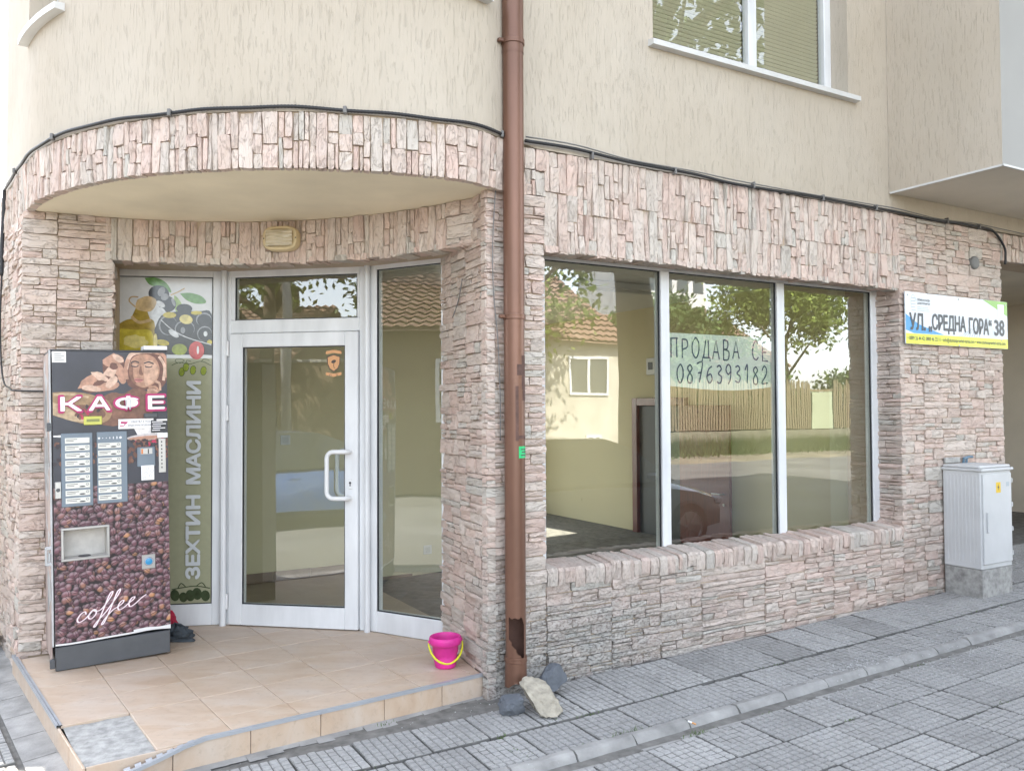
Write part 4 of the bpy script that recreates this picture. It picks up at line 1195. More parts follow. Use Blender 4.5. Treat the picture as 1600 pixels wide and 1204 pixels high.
def ribbon(mb, pts, w, fn, m=0, smooth=True, taper=False):
    """pts 2D polyline -> flat stroke; fn maps (x, y) to scene"""
    if smooth and len(pts) > 2: pts = catmull(pts)
    L, R = [], []
    for i, p in enumerate(pts):
        a = pts[max(0, i-1)]; b = pts[min(len(pts)-1, i+1)]; dx, dy = b[0]-a[0], b[1]-a[1]; l = hypot(dx, dy) or 1
        ww = w*(1 if not taper else .55 + .45*abs(dy)/l)/2
        L.append((p[0]-dy/l*ww, p[1]+dx/l*ww)); R.append((p[0]+dy/l*ww, p[1]-dx/l*ww))
    for i in range(len(pts)-1): mb.quad(fn(*R[i]), fn(*R[i+1]), fn(*L[i+1]), fn(*L[i]), m)
def ell(cx, cy, rx, ry, rot=0, n=20, wob=0., seed=0, a0=0, a1=360):
    r = random.Random(seed); out = []
    for k in range(n if a1-a0 >= 360 else n+1):
        a = radians(a0 + (a1-a0)*k/n); f = 1 + r.uniform(-wob, wob); x, y = rx*cos(a)*f, ry*sin(a)*f
        c, s = cos(radians(rot)), sin(radians(rot)); out.append((cx + x*c - y*s, cy + x*s + y*c))
    return out

def flat(name, col, rough=.4): return plain(name, col, rough, var=.05, vscale=30)

# ------------------------------------------------------------------ coffee vending machine
mA = radians(33.0); mX, mY = -2.600, 4.744
MW, MH, MD = .628, 1.828, .47
VM = bpy.data.objects.new('vending_machine', None); VM.empty_display_size = .2
VM.location = (mX, mY, .0); VM.rotation_euler = (0, -radians(1.15), mA); link(VM); WORLD_AT[VM] = Vector((0, 0, 0))
tag(VM, 'tall coffee vending machine wrapped in coffee bean print, lettered КАФЕ, on the tiled step', 'vending machine')
# local axes: x across the front, y into the wall, z up; front face at y = 0
def L(x, z, y=0.): return (x, -y, z)          # y outwards
def vpart(mb, name, mats, parent=VM, **k):
    o = mb.build(name, mats, parent, local=True, **k); return o
M['vm_black'] = plain('black_enamel', (.030, .032, .038), .38, var=.25, vscale=8)
M['vm_plinth'] = plain('dark_plinth', (.075, .08, .088), .45, var=.18, vscale=7)
M['vm_side'] = plain('worn_side_wrap', (.36, .28, .25), .45, var=.45, vscale=5, stretch=(1, 1, .4))
M['vm_edge'] = plain('grey_edge', (.45, .46, .47), .45, .3, var=.2, vscale=10)
mb = MB()
mb.bbox((.0, .105, .135), (MW, 0, 0), (0, MD-.083, 0), (0, 0, MH-.135), .006); mb.bbox((.0, .006, MH-.012), (MW, 0, 0), (0, .10, 0), (0, 0, .012), .003)
body = vpart(mb, 'cabinet', [M['vm_black']])
mb = MB(); mb.bbox((.012, .004, .0), (MW-.016, 0, 0), (0, MD-.02, 0), (0, 0, .134), .004); vpart(mb, 'plinth', M['vm_plinth'])
# wrapped side panel with torn patches
mb = MB(); mb.bbox((-.006, .03, .05), (.006, 0, 0), (0, MD-.02, 0), (0, 0, MH-.07), .002)
side = vpart(mb, 'side_panel', M['vm_side'])
mb = MB(); r = random.Random(3)
for k in range(9):
    z = r.uniform(.1, 1.6); mb.poly([(-.0068, .05 + .36*r.random()*.8 + x*.10, z + y*.16) for x, y in ell(0, 0, .5, 1, 0, 9, .5, k)])
vpart(mb, 'torn_wrap', M['vm_edge'], kind='stuff')
mb = MB(); mb.bbox((-.004, -.004, .14), (.010, 0, 0), (0, .03, 0), (0, 0, MH-.145), .003); vpart(mb, 'corner_strip', M['vm_edge'])
# front: bean print with the cup niche left open, dark picture panel above
nx0, nx1, nz0, nz1 = .060, .283, .630, .792
zb = 1.035
mb = MB(); mb.uv = []
def fq(x0, x1, z0, z1, y=.0, m=0, ins=True):
    mb.quad(L(x0, z0, y), L(x1, z0, y), L(x1, z1, y), L(x0, z1, y), m); mb.uv += [(x0, z0), (x1, z0), (x1, z1), (x0, z1)]
fx0, fx1, fz0 = .012, MW-.002, .152
fq(fx0, fx1, fz0, nz0); fq(fx0, nx0, nz0, nz1); fq(nx1, fx1, nz0, nz1); fq(fx0, fx1, nz1, zb)
fq(fx0, fx1, zb, MH-.012, 0, 1)
for (a, b) in (((fx0, fz0), (fx1, fz0)), ((fx1, fz0), (fx1, MH-.012)), ((fx1, MH-.012), (fx0, MH-.012)), ((fx0, MH-.012), (fx0, fz0))):
    mb.quad(L(a[0], a[1], -.106), L(b[0], b[1], -.106), L(b[0], b[1]), L(a[0], a[1]), 2); mb.uv += [(0, 0)]*4
M['print_dark'] = plain('dark_slate_print', (.040, .042, .055), .38, var=.3, vscale=5)
front = vpart(mb, 'front_panel', [M['beans'], M['print_dark'], M['vm_edge']])
# white worn edge along the bottom of the wrap
mb = MB(); pts = [(fx0, .150), (.1, .146), (.25, .150), (.4, .153), (.52, .158), (fx1, .150)]
ribbon(mb, pts, .010, lambda x, z: L(x, z, .0012)); ribbon(mb, [(.42, .163), (.5, .166), (.56, .160), (fx1, .163)], .014, lambda x, z: L(x, z, .0016)); vpart(mb, 'worn_edge', M['white'], front)
# picture print: zoomed-picture pixels -> panel
def Zp(zx, zy, lay=0): return L(max(fx0+.001, min(fx1-.001, zx*.000772 - .112)), min(MH-.016, 1.930 - zy*.000862), .0006 + lay*.00002)
cols = {'skin': (.38, .21, .14), 'skin_d': (.19, .09, .06), 'skin_l': (.50, .31, .22), 'cloth': (.42, .23, .16), 'cloth_l': (.56, .38, .29), 'cloth_d': (.13, .055, .04), 'dark': (.03, .022, .03), 'brown': (.16, .075, .05),
        'lip': (.42, .16, .14), 'sack': (.30, .19, .10), 'sack_l': (.44, .32, .20), 'sack_d': (.22, .13, .06), 'cup': (.72, .70, .69), 'cup_s': (.50, .46, .46), 'red': (.42, .03, .08)}
ck = list(cols); pm = [plain('print_'+k, cols[k], .38, var=.38, vscale=38) for k in ck]
mb = MB(); lay = [0]
def S(pts, c):
    lay[0] += 1; mb.poly([Zp(x, y, lay[0]) for x, y in pts][::-1], ck.index(c))
def ST(pts, w, c):
    lay[0] += 1; k = lay[0]; ribbon(mb, pts, w, lambda x, y: Zp(x, y, k), ck.index(c))
# shoulder and arm
S(catmull([(420, 560), (450, 470), (560, 410), (640, 420), (720, 380), (800, 400), (850, 520), (800, 600), (560, 640), (420, 600)], 3), 'brown')
S(catmull([(540, 470), (590, 440), (640, 470), (650, 560), (600, 600), (550, 560)], 3), 'skin_d')
# cloth roses
for i, (cx, cy, rx, ry, rot, c) in enumerate([(575, 240, 75, 95, 20, 'cloth_d'), (560, 190, 60, 42, -20, 'cloth'), (600, 250, 62, 40, 50, 'cloth'), (548, 275, 52, 36, -40, 'cloth_l'), (610, 180, 44, 24, 30, 'cloth_l'), (575, 230, 30, 22, 10, 'cloth_d'), (628, 300, 50, 30, 70, 'cloth'),
        (470, 350, 140, 62, -8, 'cloth_d'), (410, 330, 85, 34, -32, 'cloth'), (480, 300, 62, 26, 25, 'cloth_l'), (520, 370, 92, 30, -6, 'cloth'), (420, 380, 70, 20, 6, 'cloth_l'), (560, 340, 52, 30, -50, 'cloth_l'), (470, 345, 46, 16, -20, 'cloth_d')]):
    S(ell(cx, cy, rx, ry, rot, 12, .16, i), c)
# head scarf
S(catmull([(650, 210), (680, 150), (750, 122), (840, 120), (930, 140), (968, 210), (966, 300), (935, 360), (880, 390), (700, 380), (655, 300), (650, 210)], 3), 'cloth_d')
for i, p in enumerate([[(660, 250), (690, 160), (760, 128), (850, 124)], [(850, 124), (930, 150), (960, 220), (955, 310)], [(668, 320), (660, 240), (680, 180)], [(900, 160), (940, 230), (930, 330)], [(640, 330), (655, 270), (665, 210)]]):
    ST(p, 30 - 3*i, ('cloth_l', 'cloth', 'cloth', 'cloth_l', 'cloth')[i])
S(catmull([(682, 250), (700, 185), (745, 152), (810, 146), (870, 172), (900, 230), (898, 290), (870, 340), (820, 372), (770, 376), (718, 350), (690, 305), (682, 250)], 4), 'skin')
S(catmull([(790, 200), (850, 190), (890, 240), (885, 300), (850, 345), (800, 366), (790, 300), (790, 200)], 4), 'skin_l')
S(catmull([(682, 250), (696, 205), (712, 230), (712, 300), (735, 350), (715, 348), (690, 305), (682, 250)], 4), 'skin_d')
ST([(695, 207), (725, 196), (755, 206)], 9, 'dark'); ST([(790, 210), (825, 200), (860, 214)], 9, 'dark')
S(ell(725, 226, 26, 11, 0, 14), 'dark'); S(ell(823, 230, 28, 11, 0, 14), 'dark'); S(ell(725, 222, 22, 7, 0, 12), 'skin_l'); S(ell(823, 226, 24, 7, 0, 12), 'skin_l')
S(catmull([(762, 230), (752, 275), (765, 292), (785, 288), (776, 268), (772, 230)], 3), 'skin_d')
S(catmull([(715, 322), (740, 312), (765, 318), (785, 324), (765, 340), (735, 340), (715, 322)], 3), 'lip'); ST([(716, 323), (750, 326), (786, 324)], 3, 'dark')
# hand by the cheek
for i, p in enumerate([[(905, 400), (900, 350), (870, 335)], [(895, 410), (870, 375), (820, 378)], [(885, 415), (860, 395), (812, 398)], [(880, 418), (850, 412), (806, 412)]]): ST(p, 17, 'skin' if i % 2 else 'skin_l')
# burlap sack with beans
S(catmull([(163, 405), (260, 402), (380, 412), (470, 440), (540, 470), (560, 540), (530, 600), (430, 625), (300, 600), (163, 555)], 3), 'sack')
S(catmull([(163, 470), (250, 500), (340, 560), (420, 600), (300, 600), (163, 552)], 3), 'sack_l')
ST([(170, 420), (280, 418), (400, 440)], 14, 'sack_l')
S(catmull([(300, 520), (340, 490), (430, 500), (510, 540), (500, 580), (420, 590), (340, 570)], 3), 'brown')
r = random.Random(8)
for k in range(26): S(ell(310 + 195*r.random(), 500 + 82*r.random(), 15, 10, r.uniform(0, 180), 8), r.choice(('red', 'brown', 'cloth_d', 'dark')))
# white cup and saucer on the right, steam
S(catmull([(700, 640), (760, 655), (880, 655), (930, 640), (920, 700), (860, 712), (740, 712)], 3), 'cup'); S(ell(810, 722, 150, 22, -2, 20), 'cup_s'); S(ell(800, 728, 130, 14, -2, 20), 'cloth')
S(catmull([(165, 700), (165, 690), (260, 690), (262, 705)], 2), 'cup')
for k in range(70): S(ell(705 + 250*r.random(), 740 + 110*r.random(), 15, 11, r.uniform(0, 180), 8), r.choice(('brown', 'dark', 'cloth_d', 'red')))
for k in range(90): S(ell(168 + 785*r.random(), 745 + 150*r.random(), 17, 12, r.uniform(0, 180), 8), r.choice(('brown', 'dark', 'cloth_d')))
vpart(mb, 'picture_print', pm, front, kind='stuff')
# КАФЕ in white with a crimson outline
M['crimson'] = flat('crimson_outline', (.42, .02, .13)); M['letter'] = flat('white_letter', (.80, .79, .80))
for i, (ch, zx0, zx1) in enumerate((('К', 212, 352), ('А', 400, 545), ('Ф', 582, 762), ('Е', 812, 932))):
    a = Zp(zx0, 530); b = Zp(zx1, 436)
    mb = MB(); put_text(mb, ch, (a[0]-.006, a[1]-.010, a[2]-.006), (1, 0, 0), (0, 0, 1), (0, -1, 0), b[0]-a[0]+.012, b[2]-a[2]+.012, .0, off=.0, fat=.007)
    put_text(mb, ch, (a[0]+.002, a[1]-.013, a[2]+.002), (1, 0, 0), (0, 0, 1), (0, -1, 0), b[0]-a[0]-.004, b[2]-a[2]-.004, .0, off=.0006, m=1, fat=.0028)
    vpart(mb, 'letter', [M['crimson'], M['letter']], front)
# script word "coffee": one flowing stroke
mb = MB()
cs = [(.95, .62), (.80, .92), (.45, .80), (.22, .35), (.42, .03), (.85, .16), (1.25, .50), (1.55, .88), (1.28, .62), (1.22, .22), (1.50, .03), (1.85, .35), (1.80, .75), (1.58, .88), (1.72, .70), (2.15, .62),
      (2.55, .95), (3.05, 1.75), (3.12, 2.15), (2.88, 1.95), (2.62, 1.05), (2.30, -.10), (2.00, -.85), (1.85, -.80), (2.15, -.35), (2.75, .25), (3.25, .95), (3.75, 1.75), (3.82, 2.15), (3.58, 1.95), (3.32, 1.05), (3.00, -.10), (2.70, -.85), (2.55, -.80), (2.85, -.30), (3.40, .25),
      (3.85, .42), (4.25, .66), (4.32, .90), (4.05, .86), (3.85, .45), (4.00, .06), (4.40, .14), (4.85, .46), (5.25, .70), (5.32, .92), (5.05, .88), (4.86, .45), (5.02, .06), (5.45, .18), (6.05, .62), (6.45, .80)]
def cf(lay_): return lambda x, y: L(.108 + x*.0585 + y*.009, .254 + y*.0585 + x*.0105, .0012 + lay_)
ribbon(mb, cs, .20, cf(0), 0, True, True); ribbon(mb, cs, .105, cf(.0006), 1, True, True)
M['pink'] = flat('pink_outline', (.48, .22, .30))
vpart(mb, 'lettering', [M['pink'], M['letter']], front)
# cup niche
mb = MB(); fr_ = .014
for x0, x1, z0, z1 in ((nx0-fr_, nx1+fr_, nz0-fr_, nz0), (nx0-fr_, nx1+fr_, nz1, nz1+fr_), (nx0-fr_, nx0, nz0, nz1), (nx1, nx1+fr_, nz0, nz1)):
    mb.bbox((x0, -.010, z0), (x1-x0, 0, 0), (0, .012, 0), (0, 0, z1-z0), .002)
nf = vpart(mb, 'cup_niche', M['steel'])
mb = MB(); d = .096
for q in (((nx0, nz0), (nx1, nz0)), ((nx1, nz0), (nx1, nz1)), ((nx1, nz1), (nx0, nz1)), ((nx0, nz1), (nx0, nz0))):
    mb.quad((q[0][0], -.001, q[0][1]), (q[1][0], -.001, q[1][1]), (q[1][0], d, q[1][1]), (q[0][0], d, q[0][1]))
mb.quad((nx0, .095, nz0), (nx1, .095, nz0), (nx1, .095, nz1), (nx0, .095, nz1))
smooth_by_angle(vpart(mb, 'niche_liner', plain('niche_steel', (.50, .48, .45), .55, .0, var=.15, vscale=20), nf), 40)
mb = MB(); mb.lathe((nx0+.11, .045, nz0+.001), [(0, .004), (.030, .004), (.034, 0)], 18); vpart(mb, 'cup_ring', M['vm_black'], nf)
# selection button panels
M['btn_panel'] = plain('slate_button_panel', (.165, .205, .245), .42, var=.1, vscale=10); M['btn_label'] = flat('label_card', (.66, .65, .60)); M['ink'] = flat('dark_ink', (.05, .05, .055)); M['btn'] = flat('label_button', (.56, .56, .53))
for px0, px1, pz0, pz1, n, top in ((.052, .214, .925, 1.345, 9, False), (.236, .398, .930, 1.347, 8, True)):
    mb = MB(); mb.bbox((px0, -.009, pz0), (px1-px0, 0, 0), (0, .010, 0), (0, 0, pz1-pz0), .003); pn = vpart(mb, 'button_panel', M['btn_panel'], front)
    zt = pz1 - (.060 if top else .022); pitch = (zt - pz0 - .012)/n
    for k in range(n):
        z = zt - pitch*(k+1) + .007; x0, x1 = px0 + (.020 if not top else .006), px1 - (.016 if not top else .034)
        mb = MB(); mb.bbox((x0, -.0115, z), (x1-x0, 0, 0), (0, .004, 0), (0, 0, pitch*.74), .001)
        if not (k == 0 and not top):
            mb.poly([(x1-.014 + x, -.0119, z + pitch*.48 + y) for x, y in ell(0, 0, .0078, .0078, 0, 14)][::-1], 1); mb.poly([(x1-.014 + x, -.0121, z + pitch*.48 + y) for x, y in ell(0, 0, .006, .006, 0, 14)][::-1], 2)
            mb.poly([(x1-.040 + x, -.0119, z + pitch*.20 + y) for x, y in ell(0, 0, .016, .0042, 0, 10)][::-1], 1)
        for q, ln in enumerate((.05, .034)): mb.box((x0+.006, -.0118, z + pitch*(.50 - .22*q)), ((x1-x0)*(ln*9+.05*((k*7) % 3)), 0, 0), (0, .0004, 0), (0, 0, .0032), 1)
        vpart(mb, 'selection_label', [M['btn_label'], M['ink'], M['btn']], pn)
    if top:
        mb = MB()
        for k in range(7): mb.poly([(px0+.012+.019*k + x, -.0096, pz1-.036 + y) for x, y in ell(0, 0, (.006, .0026, .0022, .0022, .0026, .003, .007)[k], (.006, .0026, .003, .006, .008, .009, .007)[k], 0, 10)][::-1])
        vpart(mb, 'printed_marks', M['letter'], pn, kind='stuff')
# display
M['lcd'] = flat('lcd_yellow_green', (.50, .50, .10), .25); M['lcd_d'] = flat('lcd_dark', (.20, .22, .06), .25)
mb = MB(); mb.bbox((.170, -.008, 1.390), (.096, 0, 0), (0, .009, 0), (0, 0, .050), .004); mb.bbox((.184, -.0086, 1.408), (.068, 0, 0), (0, .001, 0), (0, 0, .016), .0004, 1); vpart(mb, 'display', [M['lcd'], M['lcd_d']], front)
# notices
def card(x0, x1, z0, z1, lines, name, y=.0135, mat='letter', ink='ink', heads=()):
    mb = MB(); mb.bbox((x0, -y, z0), (x1-x0, 0, 0), (0, .0012, 0), (0, 0, z1-z0), .0004)
    for (body, a, b, c, d) in lines: put_text(mb, body, (x0+a, -y, z0+b), (1, 0, 0), (0, 0, 1), (0, -1, 0), c, d, .01, off=.0004, m=1)
    for pts in heads: mb.poly([(x0+x, -y-.0004, z0+z) for x, z in pts][::-1], 2)
    return vpart(mb, name, [M[mat], M[ink], M['crimson']], front)
card(.352, .545, 1.360, 1.418, [('ОБЕКТЪТ Е ПОД', .070, .034, .105, .0125), ('ВИДЕОНАБЛЮДЕНИЕ', .052, .013, .130, .0125)], 'notice_plate', .009,
     heads=[[(.012, .032), (.045, .030), (.052, .042), (.014, .044)], [(.006, .014), (.03, .017), (.032, .022), (.008, .020)], [(.03, .02), (.035, .02), (.04, .032), (.034, .032)]])
mb = MB(); mb.bbox((.530, -.011, 1.332), (.092, 0, 0), (0, .001, 0), (0, 0, .075), .0004)
for k, w in enumerate((.06, .075, .05, .07, .045)): mb.box((.536+.004*(k % 2), -.0114, 1.394-.0125*k), (w, 0, 0), (0, .0004, 0), (0, 0, .0045), 1)
vpart(mb, 'black_sticker', [M['vm_black'], M['letter']], front)
mb = MB(); mb.bbox((.565, -.0125, 1.300), (.058, 0, 0), (0, .001, 0), (0, 0, .030), .0004); vpart(mb, 'white_sticker', M['letter'], front)
mb = MB(); mb.bbox((.562, -.0125, 1.402), (.060, 0, 0), (0, .001, 0), (0, 0, .010), .0004); vpart(mb, 'white_sticker', M['letter'], front)
mb = MB(); mb.bbox((.492, -.016, 1.422), (.075, 0, 0), (0, .018, 0), (0, 0, .028), .004); vpart(mb, 'banknote_slot', M['vm_plinth'], front)
mb = MB(); mb.bbox((.012, -.002, 1.752), (.072, 0, 0), (0, .002, 0), (0, 0, .064), .0006)
for k in range(4): mb.box((.024, -.0024, 1.764+.012*k), (.05 - .012*(k % 2), 0, 0), (0, .0004, 0), (0, 0, .003), 1)
vpart(mb, 'rating_plate', [M['steel'], M['ink']], front)
# coin unit, price strip, coin-return button, lock
mb = MB(); mb.bbox((.452, -.012, 1.130), (.100, 0, 0), (0, .013, 0), (0, 0, .118), .004); cu = vpart(mb, 'coin_unit', M['btn_panel'], front)
mb = MB(); mb.bbox((.470, -.0135, 1.205), (.066, 0, 0), (0, .003, 0), (0, 0, .036), .001); vpart(mb, 'coin_slot', M['steel'], cu)
mb = MB(); mb.box((.474, -.0142, 1.208), (.010, 0, 0), (0, .001, 0), (0, 0, .030)); vpart(mb, 'slot_light', flat('orange', (.62, .20, .06)), cu)
mb = MB(); mb.box((.510, -.0142, 1.208), (.006, 0, 0), (0, .001, 0), (0, 0, .028)); vpart(mb, 'slot', M['black'], cu)
mb = MB(); mb.bbox((.472, -.0135, 1.050), (.072, 0, 0), (0, .0012, 0), (0, 0, .088), .0004)
for k in range(5): mb.poly([(.490 + .030*(k % 2) + .004*k + x, -.0139, 1.062 + .014*k + y) for x, y in ell(0, 0, .0085, .0085, 0, 12)][::-1], 1); mb.poly([(.490 + .030*(k % 2) + .004*k + x, -.0141, 1.062 + .014*k + y) for x, y in ell(0, 0, .0072, .0072, 0, 12)][::-1], 0)
vpart(mb, 'coin_card', [M['letter'], M['ink']], front)
mb = MB(); mb.bbox((.572, -.006, 1.090), (.040, 0, 0), (0, .006, 0), (0, 0, .205), .001)
for k in range(8): mb.box((.586, -.0068, 1.270-.022*k), (.007, 0, 0), (0, .001, 0), (0, 0, .010), 1)
vpart(mb, 'price_strip', [M['steel'], M['ink']], front)
mb = MB(); mb.bbox((.470, -.004, .520), (.075, 0, 0), (0, .005, 0), (0, 0, .085), .002); cr = vpart(mb, 'coin_return', M['steel'], front)
mb = MB(); mb.lathe((.507, -.004, .565), [(0, .012), (.022, .012), (.027, .004), (.031, .004), (.031, 0)], 22, axis=(0, -1, 0)); smooth_by_angle(vpart(mb, 'ring', M['alu'], cr), 40)
mb = MB(); mb.lathe((.507, -.0162, .565), [(0, .002), (.016, .001), (.020, 0)], 20, axis=(0, -1, 0)); smooth_by_angle(vpart(mb, 'button', flat('blue_button', (.03, .24, .46), .3), cr), 60)
mb = MB(); mb.bbox((.018, -.008, .975), (.034, 0, 0), (0, .009, 0), (0, 0, .098), .004); lk = vpart(mb, 'lock', M['steel'], front)
mb = MB(); mb.lathe((.035, -.008, 1.025), [(0, .004), (.010, .004), (.011, 0)], 14, axis=(0, -1, 0)); vpart(mb, 'lock_barrel', M['vm_plinth'], lk)
# hasp on the left edge and hinge lugs
mb = MB(); mb.bbox((-.030, -.002, .600), (.032, 0, 0), (0, .02, 0), (0, 0, .018), .003); mb.bbox((-.030, -.002, .690), (.032, 0, 0), (0, .02, 0), (0, 0, .018), .003); mb.bbox((-.034, -.002, .602), (.012, 0, 0), (0, .02, 0), (0, 0, .104), .003); mb.bbox((-.018, .002, .622), (.012, 0, 0), (0, .012, 0), (0, 0, .05), .002); vpart(mb, 'hasp', M['vm_edge'])
for z in (1.36, .02): 
    mb = MB(); mb.bbox((-.016, -.004, z), (.026, 0, 0), (0, .03, 0), (0, 0, .05), .003); vpart(mb, 'hinge_lug', M['vm_plinth'])
# flat white carton lying on the machine
def vm_world(x, y, z):
    return VM.matrix_basis @ Vector((x, y, z)) if False else Matrix.Translation(VM.location) @ VM.rotation_euler.to_matrix().to_4x4() @ Vector((x, y, z))
e = empty('carton', vm_world(.57, .06, MH), 'small flat white carton lying on top of the vending machine', 'box', rot=VM.rotation_euler)
mb = MB(); mb.bbox((-.068, -.03, .0035), (.135, 0, 0), (0, .10, 0), (0, 0, .026), .003); mb.build('box_body', M['letter'], e, local=True)
mb = MB(); mb.bbox((-.072, -.033, .0), (.143, 0, 0), (0, .106, 0), (0, 0, .0035), .001); mb.build('box_base', M['vm_black'], e, local=True)
# crumpled rags behind the machine
def crumple(name, c, rx, ry, h, mat, label, seed):
    r = random.Random(seed); mb = MB(); nu, nv = 18, 7
    for j in range(nv+1):
        f = j/nv
        for i in range(nu):
            a = 2*pi*i/nu; k = (1-f)**.55*(1 + .22*sin(3*a+seed) + .18*r.uniform(-1, 1)); 
            mb.v.append((c[0] + rx*k*cos(a), c[1] + ry*k*sin(a), c[2] + .002 + h*(f**.8)*(1 + .3*r.uniform(-1, 1)*(0 if j == 0 else 1))))
    for j in range(nv):
        for i in range(nu): mb.f.append((j*nu+i, j*nu+(i+1) % nu, (j+1)*nu+(i+1) % nu, (j+1)*nu+i)); mb.m.append(0)
    o = mb.build(name, mat, origin=c, label=label, cat='rag'); return o
M['rag_g'] = plain('grey_cloth', (.055, .065, .075), .95, var=.35, vscale=25, bscale=90, bstr=.6); M['rag_r'] = plain('red_cloth', (.38, .015, .045), .85, var=.3, vscale=25, bscale=90, bstr=.5)
crumple('rag', (-2.19, 5.42, 0.), .15, .085, .085, M['rag_g'], 'crumpled dark grey rag on the tiles beside the vending machine', 4)
crumple('rag', (-2.27, 5.50, 0.), .08, .06, .16, M['rag_r'], 'crumpled red cloth tucked behind the grey rag', 9)

# ------------------------------------------------------------------ olive-oil poster inside the left sidelight
PO = empty('window_poster', SL.at(.32, -.05, .15), 'tall olive green window poster with olives, an oil bottle and vertical lettering', 'poster')
yP = -.0225
def PP(x, z, l=0): return SL.at(x, yP + l*.0002, z)
oc = {'ground': (.38, .38, .25), 'grey': (.72, .73, .73), 'oil': (.56, .46, .06), 'oil_l': (.70, .60, .22), 'glassy': (.62, .60, .50), 'cork': (.58, .42, .22), 'olive': (.040, .042, .048), 'olive_l': (.30, .31, .33), 'leaf': (.16, .34, .10), 'leaf_l': (.36, .52, .18), 'drop': (.66, .68, .69), 'red': (.58, .09, .09), 'line': (.06, .08, .04), 'letter': (.66, .69, .70), 'goliv': (.30, .36, .06), 'white': (.74, .75, .74), 'oil_d': (.38, .27, .05)}
ok_ = list(oc); om = [plain('poster_'+k, tuple(v*.84 for v in oc[k]), .14, var=.05 if k in ('ground', 'letter', 'white', 'grey') else .32, vscale=26) for k in ok_]
mb = MB(); pl = [0]
def O(pts, c): pl[0] += 1; mb.poly([PP(x, z, pl[0]) for x, z in pts], ok_.index(c))
def OS(pts, w, c): pl[0] += 1; k = pl[0]; ribbon(mb, pts, w, lambda x, z: PP(x, z, k), ok_.index(c))
# pixels of the enlarged photograph -> panel metres
def zz_(x, y): return ((x-28)*.00111 - .005, 2.400 - (y-110)*.001160)
def OZ(pts, c): O([zz_(*p) for p in pts][::-1], c)
def OE(cx, cy, rx, ry, rot, c, n=20, wob=0): OZ(ell(cx, cy, rx, ry, rot, n, wob, int(cx)), c)
OZ([(26, 105), (612, 105), (612, 578), (26, 578)], 'grey')
OZ(catmull([(200, 120), (270, 118), (330, 150), (358, 205), (300, 180), (230, 160), (200, 120)], 4), 'leaf'); OZ(catmull([(410, 210), (470, 205), (540, 225), (566, 262), (510, 270), (450, 250), (410, 210)], 4), 'leaf'); OZ(catmull([(375, 220), (400, 240), (425, 290), (390, 320), (375, 280)], 4), 'leaf_l')
OS([zz_(*p) for p in ((355, 220), (400, 200), (438, 178))], .008, 'cork')
OE(285, 215, 62, 52, 10, 'olive'); OE(335, 275, 52, 48, 0, 'olive'); OE(436, 300, 48, 28, 0, 'olive'); OE(300, 200, 20, 30, 30, 'olive_l'); OE(320, 232, 24, 20, -30, 'olive_l'); OE(372, 262, 10, 26, -20, 'olive_l'); OE(295, 275, 30, 16, 30, 'drop')
OZ(catmull([(270, 290), (310, 300), (330, 340), (300, 420), (250, 430), (220, 380), (250, 330)], 4), 'drop')
OZ(catmull([(30, 575), (28, 420), (60, 390), (120, 365), (240, 365), (265, 420), (262, 575)], 4), 'oil_d'); OZ(catmull([(34, 575), (32, 440), (70, 425), (150, 430), (246, 440), (252, 575)], 4), 'oil'); OE(150, 500, 70, 40, 0, 'oil_l', 16, .15)
OZ([(128, 350), (150, 300), (215, 310), (235, 365), (180, 395)], 'oil_d'); OS([zz_(*p) for p in ((125, 350), (170, 385), (240, 370))], .020, 'cork')
OZ(catmull([(160, 250), (215, 228), (265, 245), (268, 280), (235, 320), (160, 310), (150, 280), (160, 250)], 4), 'cork'); OS([zz_(*p) for p in ((165, 235), (125, 235), (112, 260), (150, 295))], .009, 'cork')
OZ(catmull([(260, 430), (300, 345), (380, 320), (520, 315), (600, 330), (606, 560), (560, 575), (280, 575)], 4), 'olive')
for (x, y, rx, ry, ro, c) in ((340, 400, 55, 60, 0, 'olive_l'), (345, 402, 50, 55, 0, 'olive'), (440, 420, 60, 50, 0, 'olive_l'), (442, 424, 55, 46, 0, 'olive'), (555, 365, 48, 42, 0, 'olive_l'), (557, 370, 44, 38, 0, 'olive'), (560, 450, 46, 46, 0, 'olive_l'), (562, 453, 42, 42, 0, 'olive'), (350, 340, 40, 18, 0, 'oil'), (448, 365, 40, 28, 10, 'oil_l'), (510, 325, 34, 12, 0, 'oil'), (310, 505, 40, 18, 10, 'oil'), (410, 545, 46, 34, 0, 'goliv'), (268, 500, 12, 50, 0, 'oil_l'), (590, 500, 16, 14, 0, 'oil'), (375, 450, 36, 16, 35, 'drop'), (430, 430, 14, 20, 0, 'olive_l'), (565, 450, 12, 16, 0, 'drop')): OE(x, y, rx, ry, ro, c, 16)
OS([zz_(*p) for p in ((300, 370), (370, 430), (460, 475), (600, 515))], .006, 'drop')
OZ([(26, 578), (612, 578), (612, 597), (26, 597)], 'white')
x0, x1 = -.005, .6425
O([(x0, .147), (x1, .147), (x1, zz_(0, 597)[1]), (x0, zz_(0, 597)[1])], 'ground')
OE(512, 550, 46, 54, 0, 'red'); OE(520, 548, 7, 24, 0, 'white')  # red disc and bar: a no-entry sign's reflection painted on the sheet
for (x, y) in ((425, 678), (492, 668), (450, 650), (555, 672)): OE(x, y, 17, 26, 8, 'goliv'); OS([zz_(*p) for p in ell(x, y, 17, 26, 8, 14)], .003, 'line')
for p in ([(365, 640), (410, 622), (470, 632), (540, 615), (600, 640)], [(400, 628), (385, 610), (410, 600), (440, 612), (410, 628)], [(540, 618), (560, 600), (590, 610)], [(450, 632), (455, 610), (480, 615)]): OS([zz_(*q) for q in p], .0035, 'line')
